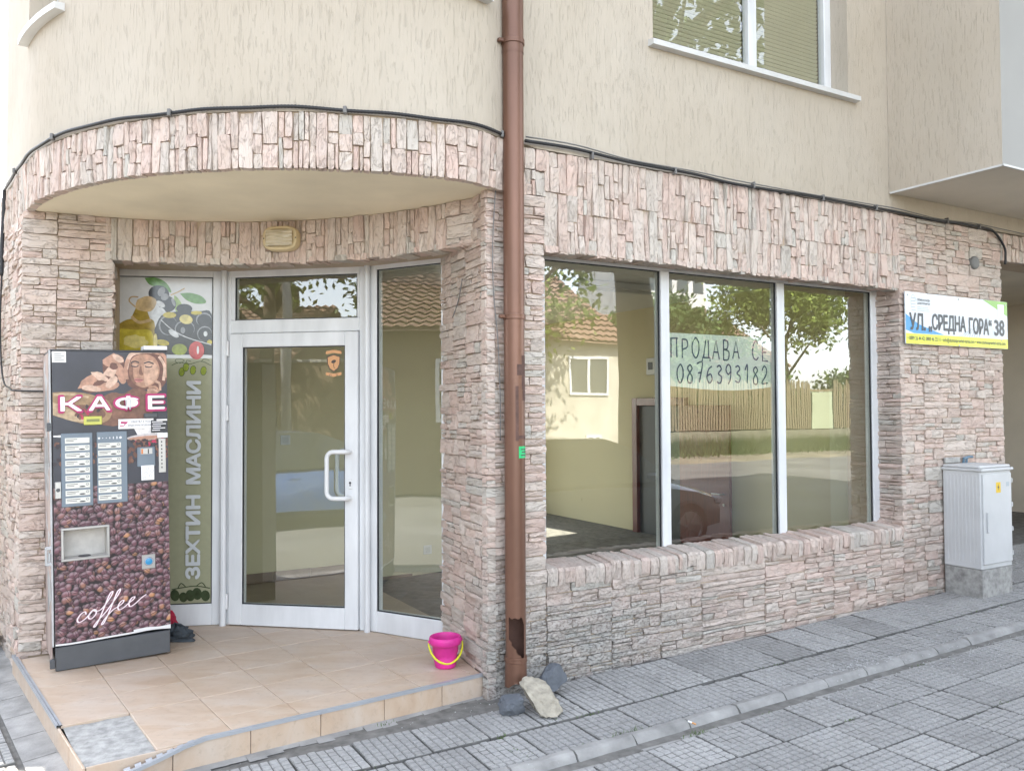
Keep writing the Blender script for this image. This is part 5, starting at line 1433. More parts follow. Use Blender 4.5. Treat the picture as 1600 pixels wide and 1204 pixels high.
# line drawing of olives near the bottom
for (x, z, rx, rz) in ((.50, .205, .030, .040), (.545, .215, .032, .042), (.60, .20, .030, .038), (.455, .195, .028, .034), (.40, .21, .03, .04)): O(ell(x, z, rx, rz, 10, 14), 'line')
for q in ([(.38, .25), (.46, .262), (.54, .268), (.63, .25)], [(.42, .258), (.44, .29), (.47, .265)], [(.54, .268), (.575, .29), (.60, .262)]): OS(q, .006, 'line')
mb.build('printed_sheet', om, PO)
mb = MB()
pl_ = .0215
put_text(mb, 'ЗЕХТИН', PP(.562, .322, 0) + SL.n*pl_, Z3, -SL.u, SL.n, .565, .088, .0, .94, fat=.0055); mb.build('lettering', om[ok_.index('letter')], PO)
mb = MB(); put_text(mb, 'МАСЛИНИ', PP(.562, .972, 0) + SL.n*pl_, Z3, -SL.u, SL.n, .70, .088, .0, .94, fat=.0055); mb.build('lettering', om[ok_.index('letter')], PO)

# ------------------------------------------------------------------ for-sale sheet inside the middle light
M['paper'] = plain('translucent_paper', (.62, .66, .63), .8, var=.05, vscale=4); M['marker'] = flat('marker_ink', (.025, .04, .12), .6)
FS = empty('for_sale_sheet', SWn.at(1.55, -.06, 1.70), 'handwritten for-sale paper sheet taped inside the middle shop window pane', 'paper sheet')
sx0, sx1, sz0, sz1 = 1.535, 2.515, 1.625, 1.985
mb = MB(); n = 10
for i in range(n):
    a, b = i/n, (i+1)/n; za = sz0 - .035*sin(a*3.1)*(.6+.4*a); zb_ = sz0 - .035*sin(b*3.1)*(.6+.4*b)
    xa, xb = sx0 + (sx1-sx0)*a, sx0 + (sx1-sx0)*b
    mb.quad(SWn.at(xa, -.056, za), SWn.at(xb, -.056, zb_), SWn.at(xb, -.056, sz1), SWn.at(xa, -.056, sz1)); mb.quad(SWn.at(xb, -.0575, zb_), SWn.at(xa, -.0575, za), SWn.at(xa, -.0575, sz1), SWn.at(xb, -.0575, sz1))
sh = mb.build('sheet', M['paper'], FS)
HW = {'П': [[(.1, 0), (.1, 1)], [(0, .98), (.9, 1)], [(.75, 1), (.78, 0)]], 'Р': [[(.15, 0), (.15, 1)], [(.15, 1), (.7, .95), (.75, .6), (.15, .45)]], 'О': [[(.5, 1), (.1, .7), (.1, .25), (.5, 0), (.85, .3), (.85, .75), (.5, 1)]],
      'Д': [[(0, -.15), (.02, .05), (.95, .05), (.97, -.15)], [(.15, .05), (.45, 1), (.75, 1), (.8, .05)]], 'А': [[(0, 0), (.45, 1), (.85, 0)], [(.18, .38), (.72, .38)]], 'В': [[(.12, 0), (.12, 1)], [(.12, 1), (.65, .9), (.6, .58), (.12, .52)], [(.12, .52), (.78, .42), (.7, .05), (.12, 0)]],
      'С': [[(.8, .85), (.45, 1), (.1, .6), (.15, .15), (.55, 0), (.85, .15)]], 'Е': [[(.8, 1), (.15, 1), (.12, 0), (.85, 0)], [(.12, .5), (.65, .5)]],
      '0': [[(.5, 1), (.1, .7), (.12, .25), (.45, 0), (.8, .3), (.8, .75), (.5, 1)]], '8': [[(.75, .8), (.45, 1), (.15, .78), (.7, .35), (.6, .02), (.2, .05), (.15, .35), (.75, .8)]], '7': [[(.05, .95), (.8, 1), (.35, 0)], [(.2, .48), (.7, .52)]],
      '6': [[(.75, .95), (.3, .75), (.1, .3), (.4, 0), (.78, .2), (.6, .5), (.15, .4)]], '3': [[(.15, .9), (.5, 1), (.75, .8), (.35, .55), (.8, .35), (.6, .02), (.1, .1)]], '9': [[(.75, .65), (.4, .5), (.12, .75), (.4, 1), (.75, .85), (.72, .3), (.4, 0)]], '1': [[(.2, .7), (.55, 1), (.5, 0)]], '2': [[(.1, .75), (.4, 1), (.75, .8), (.6, .45), (.05, .03), (.9, .05)]]}
def hand(body, x0, x1, z0, h, name):
    mb = MB(); n = len(body); w = (x1-x0)/n; r = random.Random(len(body))
    for i, ch in enumerate(body):
        if ch not in HW: continue
        dz = r.uniform(-.008, .008); hh = h*r.uniform(.92, 1.08)
        for st in HW[ch]:
            ribbon(mb, [(x0 + w*(i + .08 + .78*p[0]), z0 + dz + hh*p[1]) for p in st], .011, lambda x, z: SWn.at(x, -.0545, z), 0, len(st) > 2 and ch not in 'ПДАЕ')
    mb.build(name, M['marker'], sh)
hand('ПРОДАВА СЕ', 1.545, 2.51, 1.815, .135, 'handwriting'); hand('0876393182', 1.60, 2.50, 1.645, .13, 'handwriting')

# round club sticker on the door glass
EM = empty('door_emblem', SD.at(.79, .002, 1.80), 'orange shield emblem sticker high on the glass of the entrance door', 'sticker')
M['emb'] = flat('emblem_orange', (.58, .30, .14)); M['emb_d'] = flat('emblem_dark', (.06, .045, .04))
mb = MB(); ex, ez = .795, 1.795
def EP(pts, y): return [SD.at(ex + x, -.0045 + y, ez + z) for x, z in pts]
sh_ = [(-.048, .040), (0, .056), (.048, .040), (.046, -.01), (.03, -.045), (0, -.066), (-.03, -.045), (-.046, -.01)]
mb.poly(EP(sh_[::-1], 0), 1); mb.poly(EP([(x*.88, z*.88) for x, z in sh_][::-1], .0004), 0); mb.poly(EP(ell(.0, .006, .018, .011, 20, 12), .0008), 1)
ribbon(mb, [(.004, -.002), (.0, -.02), (.006, -.04)], .004, lambda x, z: SD.at(ex+x, -.0037, ez+z), 1)
for zc, bend in ((.076, -.010), (-.086, .010)):
    mb.poly(EP([(-.056, zc-.010+bend), (0, zc-.012), (.056, zc-.010+bend), (.056, zc+.010+bend), (0, zc+.010), (-.056, zc+.010+bend)], .0), 0)
put_text(mb, 'С   Т', SD.at(ex-.034, -.0041, ez-.094), SD.u, Z3, SD.n, .068, .014, .02, off=.0004, m=1)
mb.build('emblem', [M['emb'], M['emb_d']], EM)

# ------------------------------------------------------------------ street-name board on the right pier
SB = empty('street_sign', W(3.69, .02, 1.965), 'white, blue, green and yellow street name board on the right stone pier', 'sign')
SG = Seg(Vector(WP(3.685, .030)), Vector(WP(5.10, .026)))
sw, sz0_, sz1_ = SG.L, 1.965, 2.372
def GP(x, z, l=0): return SG.at(x, .0062 + l*.0003, sz0_ + z)
mb = MB(); mb.bbox(SG.at(0, -.004, sz0_), SG.u*sw, SG.n*.010, Z3*(sz1_-sz0_), .0015)
sb = mb.build('board', flat('sign_white', (.66, .70, .74), .35), SB)
mb = MB()
S1 = flat('sign_blue', (.03, .27, .56), .35); S2 = flat('sign_green', (.22, .46, .05), .35); S3 = flat('sign_yellow', (.66, .68, .02), .35); S4 = flat('sign_grey', (.40, .45, .48), .35)
hh_ = sz1_-sz0_
mb.poly([GP(.002, .085, 1), GP(.50, .085, 1), GP(.16, .16, 1), GP(.002, .235, 1)], 0); mb.poly([GP(.002, .085, 2), GP(.10, .085, 2), GP(.002, .108, 2)], 3)
mb.poly([GP(1.05, hh_-.002, 1), GP(sw-.002, hh_-.002, 1), GP(sw-.002, hh_-.125, 1)], 1)
mb.poly([GP(.002, .002, 3), GP(sw-.002, .002, 3), GP(sw-.002, .083, 3), GP(.002, .083, 3)], 2)
for k in range(9): mb.poly([GP(.70+.035*k, .085, 1), GP(.712+.035*k, .085, 1), GP(.80+.03*k, .12+.012*k, 1), GP(.79+.03*k, .12+.012*k, 1)], 4)
mb.poly([GP(1.14, .085, 1), GP(1.30, .085, 1), GP(1.20, .17, 1), GP(1.10, .30, 1)], 5)
mb.poly([GP(sw-.15, hh_-.140, 4), GP(sw-.055, hh_-.140, 4), GP(sw-.055, hh_-.028, 4), GP(sw-.15, hh_-.028, 4)], 3)
mb.build('colour_field', [S1, S2, S3, M['letter'], S4, flat('sign_pale', (.55, .60, .62), .35)], sb)
M['ink2'] = flat('sign_black', (.022, .024, .03), .4)
for bd, gx, gy, gw, gh in (('УЛ.', .05, .112, .20, .130), ('„СРЕДНА', .295, .098, .50, .150), ('ГОРА“', .845, .112, .325, .132), ('38', 1.215, .112, .145, .130)):
    mb = MB(); put_text(mb, bd, GP(gx, gy), SG.u, Z3, SG.n, gw, gh, .0, .95, off=.002, fat=.0045); mb.build('street_name', M['ink2'], sb)
mb = MB(); put_text(mb, '• 0889 26 44 42; 0800 46 22 11 • info@domoupravitel-varna.com • www.domoupravitel-varna.com', GP(.02, .022), SG.u, Z3, SG.n, sw-.06, .042, .012, off=.002); mb.build('contact_line', M['ink2'], sb)
mb = MB(); put_text(mb, 'ПРОФЕСИОНАЛЕН', GP(.150, .340), SG.u, Z3, SG.n, .165, .020, .02, off=.002); put_text(mb, 'ДОМОУПРАВИТЕЛ', GP(.150, .312), SG.u, Z3, SG.n, .165, .020, .02, off=.002)
for k in range(3): mb.box(GP(.150, .262+.014*k, 2), SG.u*(.16-.01*k), SG.n*.0004, Z3*.005, 1)
for k in range(5): mb.box(GP(.075-.004*(k % 2), .262+.024*k, 2), SG.u*.055, SG.n*.0004, Z3*.007, 1)
ribbon(mb, [(.075, .28), (.07, .35), (.09, .385), (.12, .375), (.135, .34)], .004, lambda x, z: GP(x, z, 3), 1)
mb.build('logo', [M['ink2'], S4], sb)
for x, z in ((.03, hh_-.025), (.70, hh_-.02), (sw-.03, hh_-.03), (.70, .008), (sw-.1, .075)):
    mb = MB(); mb.lathe(GP(x, z, 6), [(0, .003), (.006, .002), (.008, 0)], 10, axis=SG.n); mb.build('screw', M['steel'], sb)

# ------------------------------------------------------------------ downpipe
DP = empty('downpipe', W(.130, .075, 0.), 'brown metal rainwater downpipe with a torn hole near its foot', 'downpipe')
PR = .0575
def pipe_mesh(z0, z1, r0, r1, hole=None, nz=40, seg=32, thick=.0022, jag=None):
    mb = MB(); c = lambda z: W(.130, .082, z); keep = set()
    a_in = .0
    for s_, (rr0, rr1) in enumerate(((r0, r1), (r0-thick, r1-thick))):
        k = len(mb.v)
        for j in range(nz+1):
            z = z0 + (z1-z0)*j/nz; r = rr0 + (rr1-rr0)*j/nz
            for i in range(seg):
                a = 2*pi*i/seg; zz2 = z
                if jag and j == 0: zz2 += jag(a)
                p = c(zz2) + (U3*cos(a) - N3*sin(a))*r; mb.v.append(tuple(p))
        for j in range(nz):
            for i in range(seg):
                if hole and hole(2*pi*(i+.5)/seg, z0 + (z1-z0)*(j+.5)/nz): continue
                q = (k+j*seg+i, k+j*seg+(i+1) % seg, k+(j+1)*seg+(i+1) % seg, k+(j+1)*seg+i)
                mb.f.append(q[::-1] if s_ == 0 else q); mb.m.append(s_)
    return mb
def hole(a, z):
    # front-left opening: ragged outline
    d = (degrees_(a) - 262) ; d = (d+180) % 360 - 180
    if z > .335 + .004*sin(d*.18) or z < .115: return False
    lo, hi = -62, 30
    if z < .22: lo = -62 + (.22-z)/.105*75 + 5*sin(z*160)
    if z > .30: hi = 30 - (z-.30)*400
    return lo < d < hi
def degrees_(a): return a*180/pi
mb = pipe_mesh(.10, .40, PR-.001, PR-.001, hole, 75, 80); smooth_by_angle(mb.build('pipe_section', [M['copper'], M['copper_in']], DP), 60)
mb = pipe_mesh(.385, 1.97, PR, PR, None, 6); smooth_by_angle(mb.build('pipe_section', [M['copper'], M['copper_in']], DP), 60)
mb = pipe_mesh(1.93, 3.50, PR+.0015, PR+.0015, None, 4); smooth_by_angle(mb.build('pipe_section', [M['copper'], M['copper_in']], DP), 60)
mb = pipe_mesh(3.46, 12.4, PR+.003, PR+.003, None, 4); smooth_by_angle(mb.build('pipe_section', [M['copper'], M['copper_in']], DP), 60)
mb = pipe_mesh(-.03, .118, PR+.0045, PR+.0015, None, 10, jag=lambda a: .020*sin(a+2.6) + .006*sin(5*a)); smooth_by_angle(mb.build('pipe_foot', [M['copper'], M['copper_in']], DP), 60)
for z, rr in ((.105, .0625), (1.985, .064), (3.525, .066)):
    mb = MB(); c = W(.130, .082, z)
    mb.lathe(c, [(rr-.004, -.015), (rr, -.013), (rr+.001, -.006), (rr-.001, 0), (rr+.001, .006), (rr, .013), (rr-.004, .015)], 32)
    if z > 1: mb.bbox(W(.130-.095, .070, z-.010), U3*.035, N3*.024, Z3*.020, .003); mb.bbox(W(.120, -.02, z-.006), U3*.012, N3*.05, Z3*.012, .002)
    smooth_by_angle(mb.build('clamp', M['copper'], DP), 40)
M['pitch'] = plain('faded_sticker_residue', (.10, .052, .040), .7, var=.4, vscale=30)
def wrap(z0, z1, a0, a1, name, mat, parent=DP, r=PR+.0012, n=10, lines=None):
    mb = MB()
    for i in range(n):
        A, B = radians(a0 + (a1-a0)*i/n), radians(a0 + (a1-a0)*(i+1)/n); f = lambda a, z: W(.130, .082, z) + (U3*cos(a) - N3*sin(a))*r
        mb.quad(f(A, z0), f(B, z0), f(B, z1), f(A, z1))
    if lines:
        for zz3, aa, ab in lines:
            for i in range(4):
                A, B = radians(aa + (ab-aa)*i/4), radians(aa + (ab-aa)*(i+1)/4); f = lambda a, z: W(.130, .082, z) + (U3*cos(a) - N3*sin(a))*(r+.0006)
                mb.quad(f(A, zz3), f(B, zz3), f(B, zz3+.006), f(A, zz3+.006), 1)
    return mb.build(name, mat, parent)
for z0, z1, a0, a1 in ((1.52, 1.60, 290, 330), (1.58, 1.77, 285, 322), (1.30, 1.60, 245, 262), (1.31, 1.33, 245, 330), (1.66, 1.72, 255, 285)): wrap(z0, z1, a0, a1, 'sticker_residue', M['pitch'])
wrap(1.205, 1.270, 262, 352, 'green_sticker', [flat('green_sticker', (.02, .48, .16), .4), M['ink']], lines=[(1.25, 275, 330), (1.235, 280, 335), (1.218, 275, 310)])

# ------------------------------------------------------------------ cables
def along(pth, ss_, off, zf): 
    out = []
    for s in ss_:
        p, t, nn = pth.at(s); out.append((p.x + nn.x*off, p.y + nn.y*off, zf(s)))
    return out
r = random.Random(2)
ss2 = [S_ARC0 - .9 + .06*k for k in range(int((S_ARC1 - S_ARC0 + .93)/.06))]
zf = lambda s: ZB + .012 + .004*sin(s*5.3) + .003*sin(s*13)
pts = along(path_top, ss2, .018, zf)
rad = [.0125 + (.0018 if k % 2 else 0) for k in range(len(pts))]
lead = [(-3.52, 5.80, 2.70), (-3.50, 5.76, 2.78)]
CB = empty('conduit', pts[0], 'black corrugated cable conduit clipped along the top of the curved stone band', 'cable')
# rib the conduit finely
fine = catmull(pts, 7); mb = MB(); mb.tube(fine, [.0088 + (.0012 if k % 2 else -.0004) for k in range(len(fine))], 8); mb.build('conduit_run', M['black'], CB, smooth=True)
for k in range(9, len(pts)-1, 15):
    mb = MB(); p = Vector(pts[k]); mb.bbox((p.x-.012, p.y-.02, p.z-.018), (.018, 0, 0), (0, .03, 0), (0, 0, .036), .003); mb.build('clip', M['grey_cable'], CB)
d0 = path_top.at(S_ARC0-.9)
dp = [(p0.x + .0, p0.y, z) for p0, z in ((d0[0] + d0[2]*.018, ZB+.01), (d0[0] + d0[2]*.02, ZB-.15), (d0[0] + d0[2]*.03 - LD*.02, 2.62), (d0[0]+d0[2]*.03 - LD*.03, 2.40))]
mb = MB(); mb.tube(catmull(dp, 6), .0125, 8); mb.build('conduit_drop', M['black'], CB, smooth=True)
# run on the straight wall
CW = empty('cable', W(.3, .03, 2.99), 'black cable running along the top of the stone band above the shop window', 'cable')
ws = [(.24, 3.005), (.59, 3.012), (1.0, 2.992), (1.5, 2.992), (1.9, 2.975), (2.6, 2.985), (3.2, 2.985), (3.6, 2.985), (4.09, 2.975), (4.44, 2.985), (4.80, 2.985), (4.93, 2.965), (5.03, 2.90), (5.09, 2.83), (5.095, 2.76), (5.09, 2.70)]
mb = MB(); mb.tube(catmull([tuple(W(t, .030, z)) for t, z in ws], 5), .0100, 8); mb.build('cable_run', M['black'], CW, smooth=True)
mb = MB(); mb.tube(catmull([tuple(W(t, .038, z + .016 + .006*sin(t*4))) for t, z in ws[:11]] + [tuple(W(6.5, .03, 2.97))], 5), .0042, 6); mb.build('thin_cable', M['grey_cable'], CW, smooth=True)
for t in (.7, 1.35, 2.05, 2.75, 3.35, 4.25, 4.7):
    mb = MB(); mb.bbox(W(t, .012, 2.965), U3*.014, N3*.034, Z3*.045, .003); mb.build('clip', M['grey_cable'], CW)
# thin grey wire down the central pier and thin supply cable at the left pier
mb = MB(); wp_ = [Vector(WP(.07, .03)).to_3d() + Z3*2.90, Vector(WP(.045, .03)).to_3d() + Z3*2.70, Vector(WP(.025, .03)).to_3d() + Z3*2.40, Vector(WP(.03, .028)).to_3d() + Z3*2.12, Vector(WP(.055, .03)).to_3d() + Z3*1.86, Vector(WP(.068, .03)).to_3d() + Z3*1.55, Vector(WP(.069, .028)).to_3d() + Z3*1.3]
mb.tube(catmull([tuple(p) for p in wp_], 5), .0035, 6)
mb.build('wire', M['grey_cable'], origin=wp_[0], smooth=True, label='thin grey wire hanging down the central stone pier beside the downpipe', cat='wire')
mb = MB(); q = LC + lon*.03
lw = [(d0[0].x + d0[2].x*.03 - LD.x*.03, d0[0].y + d0[2].y*.03 - LD.y*.03, 2.42), (*(LC + LD*.80 + lon*.03), 2.1), (*(LC + LD*.72 + lon*.03), 1.8), (*(LC + LD*.52 + lon*.035), 1.66), (*(LC + LD*.25 + lon*.035), 1.62), (*(LC + LD*.02 + lon*.035), 1.60), (*(LC + Vector((.16, .06))), 1.595), (*(LC + Vector((.27, .13))), 1.59)]
mb.tube(catmull(lw, 6), .0055, 6)
mb.build('supply_cable', M['black'], origin=lw[0], smooth=True, label='thin black supply cable looping down the left pier to the vending machine', cat='cable')
# crack-like stick of old cable on the pier return
mb = MB(); a, t_, n_ = path_ret.at(.28); b, _, _ = path_ret.at(.46)
mb.tube(catmull([(*(a + n_*.025), 2.03), (*(a.lerp(b, .5) + n_*.022), 2.12), (*(b + n_*.03), 2.24)], 5), [.003 + .002*(k % 3)/2 for k in range(11)], 6)
mb.build('cable_stub', M['grey_cable'], origin=(*a, 2.03), smooth=True, label='short stub of old dark cable stuck to the central pier beside the entrance', cat='cable stub')

# ------------------------------------------------------------------ bulkhead lamp over the door
a = radians(82.7); lp_c = Vector((LCN.x + (LR-.022)*cos(a), LCN.y + (LR-.022)*sin(a))); lt = Vector((sin(a), -cos(a), 0)); lnn = Vector((-cos(a), -sin(a), 0))
LA = empty('wall_lamp', (lp_c.x, lp_c.y, 2.57), 'oval cream bulkhead lamp with ribbed glass on the stone lintel over the door', 'lamp')
M['cream_pl'] = plain('yellowed_plastic', (.58, .47, .28), .5, var=.1, vscale=20)
def rr_ring(w, h, e=3.2, n=36): return [((abs(cos(2*pi*k/n))**(2/e))*w*(1 if cos(2*pi*k/n) > 0 else -1), (abs(sin(2*pi*k/n))**(2/e))*h*(1 if sin(2*pi*k/n) > 0 else -1)) for k in range(n)]
def loft(mb, rings, close=True, m=0):
    k = len(mb.v); n = len(rings[0])
    for rg in rings: mb.v += [tuple(p) for p in rg]
    for j in range(len(rings)-1):
        for i in range(n): mb.f.append((k+j*n+i, k+j*n+(i+1) % n, k+(j+1)*n+(i+1) % n, k+(j+1)*n+i)); mb.m.append(m)
    if close: mb.f.append(tuple(k+(len(rings)-1)*n+i for i in range(n))); mb.m.append(m)
def lring(w, h, y): return [Vector((lp_c.x, lp_c.y, 2.573)) + lt*x + Z3*z + lnn*y for x, z in rr_ring(w, h)]
mb = MB(); loft(mb, [lring(.118, .080, -.01), lring(.118, .080, .035), lring(.112, .074, .045), lring(.096, .060, .047), lring(.094, .058, .038)]); smooth_by_angle(mb.build('housing', M['cream_pl'], LA), 45)
M['lamp_glass'] = plain('ribbed_lamp_glass', (.50, .44, .32), .22, var=.2, vscale=12, bscale=0, spec=.7)
mb = MB()
nxr = 26
for i in range(nxr):
    for j in range(10):
        def gp(i, j):
            x = -.088 + .176*i/nxr; z = -.050 + .100*j/10; d = .058 + .020*(1 - (x/.09)**2)*(1 - (z/.055)**2) + .0022*cos((z*260) + sin(x*30)*2.2)
            return Vector((lp_c.x, lp_c.y, 2.573)) + lt*x + Z3*z + lnn*d
        mb.quad(gp(i, j), gp(i+1, j), gp(i+1, j+1), gp(i, j+1))
mb.build('glass_cover', M['lamp_glass'], LA)
for s in (-1, 1):
    mb = MB(); mb.lathe(Vector((lp_c.x, lp_c.y, 2.573)) + lt*(.106*s) + lnn*.045, [(0, .003), (.004, .002), (.005, 0)], 8, axis=lnn); mb.build('screw', M['black'], LA)

# vent cap on the right pier
mb = MB(); mb.lathe(W(4.66, -.03, 2.68), [(.0, .060), (.030, .061), (.050, .056), (.055, .050), (.055, 0)], 24, axis=N3)
for k in range(5): mb.box(W(4.66-.04, .0285, 2.652+.013*k), U3*.08, N3*.004, Z3*.004)
smooth_by_angle(mb.build('vent_cap', plain('grey_vent_plastic', (.17, .17, .165), .6, var=.1), origin=W(4.66, .0, 2.68), label='small round grey vent cap on the right stone pier above the sign', cat='vent'), 40)

# ------------------------------------------------------------------ electrical cabinet
EC = empty('electrical_cabinet', W(4.36, .17, -.03), 'pale grey electrical meter cabinet standing on concrete against the right pier', 'cabinet')
e0, e1, ed = 4.150, 4.565, .335; eb = gz(4.3, .2) - .02
M['ec_side'] = M['cab']
mb = MB(); mb.bbox(W(e0+.004, .022, eb), U3*(e1-e0-.008), N3*(ed-.030), Z3*(.215-eb-.002), .004); mb.build('concrete_base', M['cement'], EC)
mb = MB(); mb.bbox(W(e0, .020, .215), U3*(e1-e0), N3*(ed-.030), Z3*.760, .006)
for k in range(9): mb.bbox(W(e0-.0012, .045+.030*k, .26), U3*.003, N3*.012, Z3*.68, .001)
mb.build('body', M['cab'], EC)
mb = MB(); mb.bbox(W(e0-.012, .012, .970), U3*(e1-e0+.024), N3*(ed-.002), Z3*.022, .006); mb.poly([W(e0-.008, .014, .9925), W(e1+.008, .014, .9925), W(e1+.008, ed+.004, .9925), W(e0-.008, ed+.004, .9925)][::-1]); mb.bbox(W(e0-.004, .02, .992), U3*(e1-e0+.008), N3*(ed-.03), Z3*.022, .010); mb.build('roof_cap', M['cab'], EC)
mb = MB(); mb.bbox(W(e0+.018, ed-.010, .255), U3*(e1-e0-.030), N3*.012, Z3*.695, .003); dr = mb.build('door', M['cab'], EC)
mb = MB(); mb.bbox(W(e0+.055, ed+.002, .500), U3*.020, N3*.012, Z3*.155, .003); mb.build('handle', M['cab'], dr)
mb = MB(); mb.bbox(W(e0+.190, ed+.002, .800), U3*.062, N3*.001, Z3*.082, .0003); mb.poly([W(e0+.222, ed+.0036, .870), W(e0+.208, ed+.0036, .838), W(e0+.220, ed+.0036, .838), W(e0+.213, ed+.0036, .812), W(e0+.234, ed+.0036, .846), W(e0+.222, ed+.0036, .846)], 1); mb.build('warning_label', [flat('warning_yellow', (.72, .48, .02), .4), M['ink']], dr)
mb = MB(); mb.bbox(W(e0+.330, ed+.002, .845), U3*.040, N3*.001, Z3*.035, .0003); mb.build('number_label', S4, dr)
for k in range(4): mb = MB(); mb.bbox(W(e1-.008, ed-.012, .30+.19*k), U3*.012, N3*.016, Z3*.035, .002); mb.build('hinge', M['cab'], dr)
# conduit stubs entering the wall behind the cabinet
SBX = empty('conduit_box', W(4.40, .03, 1.02), 'small mortared cable box with blue wires above the electrical cabinet', 'junction box')
mb = MB(); mb.bbox(W(4.18, .008, 1.018), U3*.20, N3*.022, Z3*.045, .005); mb.build('mortar_patch', M['cement'], SBX)
mb = MB(); mb.tube([W(4.42, .03, 1.005), W(4.42, .035, 1.05), W(4.50, .03, 1.062), W(4.56, .02, 1.058)], .011, 8); mb.tube([W(4.46, .03, 1.005), W(4.47, .03, 1.055)], .009, 8); mb.build('wires', plain('blue_conduit', (.10, .17, .23), .5, var=.2), SBX, kind='stuff')

# ------------------------------------------------------------------ pink bucket
bx, by = -.39, 4.815
BK = empty('toy_bucket', (bx, by, 0), 'pink collapsible toy bucket with a yellow handle at the edge of the step', 'bucket')
M['pinkp'] = plain('pink_silicone', (.60, .030, .26), .5, var=.18, vscale=14, spec=.4); M['yel'] = plain('yellow_green_plastic', (.62, .62, .015), .35, var=.05)
mb = MB()
hB = .172
mb.lathe((bx, by, .002), [(0, 0), (.056, 0), (.060, .006), (.062, .020), (.067, .050), (.0655, .054), (.070, .080), (.0735, .085), (.0745, .120), (.082, .126), (.0875, .130), (.0925, .142), (.0935, .160), (.090, .171), (.084, .174), (.079, .170), (.078, .150), (.076, .14), (.068, .085), (.058, .012), (0, .010)], 40)
smooth_by_angle(mb.build('bucket_body', M['pinkp'], BK), 50)
mb = MB(); hx = Vector((.93, .30, 0)).normalized(); hf = Vector((.30, -.93, 0)).normalized(); pts = []
for k in range(21):
    a = pi*k/20; pts.append(Vector((bx, by, .142)) + hx*(-.099*cos(a)) + hf*(.060*sin(a)**.8 if sin(a) > 0 else 0) + Z3*(-.108*sin(a)))
mb.tube(pts, [.0036 + .0030*sin(pi*k/20)**.5 for k in range(21)], 8); mb.build('handle', M['yel'], BK, smooth=True)
for s in (-1, 1):
    mb = MB(); p = Vector((bx, by, .148)) + hx*(.094*s); mb.lathe(p - hx*.004*s, [(0, .010), (.009, .009), (.010, 0)], 12, axis=hx*s); mb.build('handle_pivot', M['pinkp'], BK)

# ------------------------------------------------------------------ rocks under the pipe
def rock(p, size, rot, mat, label, seed, cuts=9):
    import bmesh
    r = random.Random(seed); bm = bmesh.new(); bmesh.ops.create_icosphere(bm, subdivisions=4, radius=1)
    planes = [(Vector((r.uniform(-1, 1), r.uniform(-1, 1), r.uniform(-1, 1))).normalized(), r.uniform(.45, .74)) for _ in range(cuts)] + [(Vector((0, 0, 1)), .62), (Vector((0, 0, -1)), .6)]
    for v in bm.verts:
        for nn, d in planes:
            k = v.co.dot(nn)
            if k > d: v.co -= nn*(k-d)*.985
        q_ = v.co*2.3 + Vector((seed, 0, 0)); k = mnoise.noise(q_)*.10 + mnoise.noise(q_*3.1)*.055 + mnoise.noise(q_*8)*.028
        v.co += v.co.normalized()*k
    for v in bm.verts: v.co = Vector((v.co.x*size[0], v.co.y*size[1], v.co.z*size[2]))
    me = bpy.data.meshes.new('rock'); bm.to_mesh(me); bm.free(); me.materials.append(mat)
    o = bpy.data.objects.new('rock', me); o.location = p; o.rotation_euler = rot; link(o); WORLD_AT[o] = Vector(p)
    bpy.context.view_layer.update()
    zmin = min((o.matrix_world @ v.co).z for v in me.vertices); t_, n_ = (Vector(p[:2]) - C2).dot(U2), (Vector(p[:2]) - C2).dot(N2)
    o.location.z += gz(t_, n_) - .004 - zmin
    return tag(o, label, 'rock')
M['rock_l'] = plain('limestone_rock', (.36, .325, .26), .95, var=.35, vscale=22, bscale=70, bstr=1.); M['rock_g'] = plain('blue_grey_rock', (.105, .115, .13), .9, var=.25, vscale=12, bscale=40, bstr=.6)
rock((*WP(.155, .315), 0), (.115, .175, .085), (radians(14), radians(4), radians(30)), M['rock_l'], 'pale beige limestone rock lying before the foot of the downpipe', 3)
rock((*WP(-.005, .245), 0), (.095, .09, .075), (0, radians(8), radians(-10)), M['rock_g'], 'rounded blue-grey rock left of the pale limestone rock', 12)
rock((*WP(.30, .165), 0), (.10, .075, .095), (radians(10), radians(-22), radians(35)), M['rock_g'], 'angular blue-grey rock against the wall right of the downpipe', 21)

# cigarette end in the gutter
mb = MB(); c = W(.66, .875, gz(.66, .87)+.020); dd = (U3*.35 + N3*.9).normalized()
mb.tube([c, c + dd*.022 - Z3*.003], .0045, 8); mb.tube([c + dd*.0221 - Z3*.003, c + dd*.042 - Z3*.006], .0046, 8, 1)
mb.build('cigarette_end', [M['letter'], flat('filter_orange', (.55, .27, .10), .8)], origin=c, label='cigarette end lying across the gutter edge', cat='cigarette')

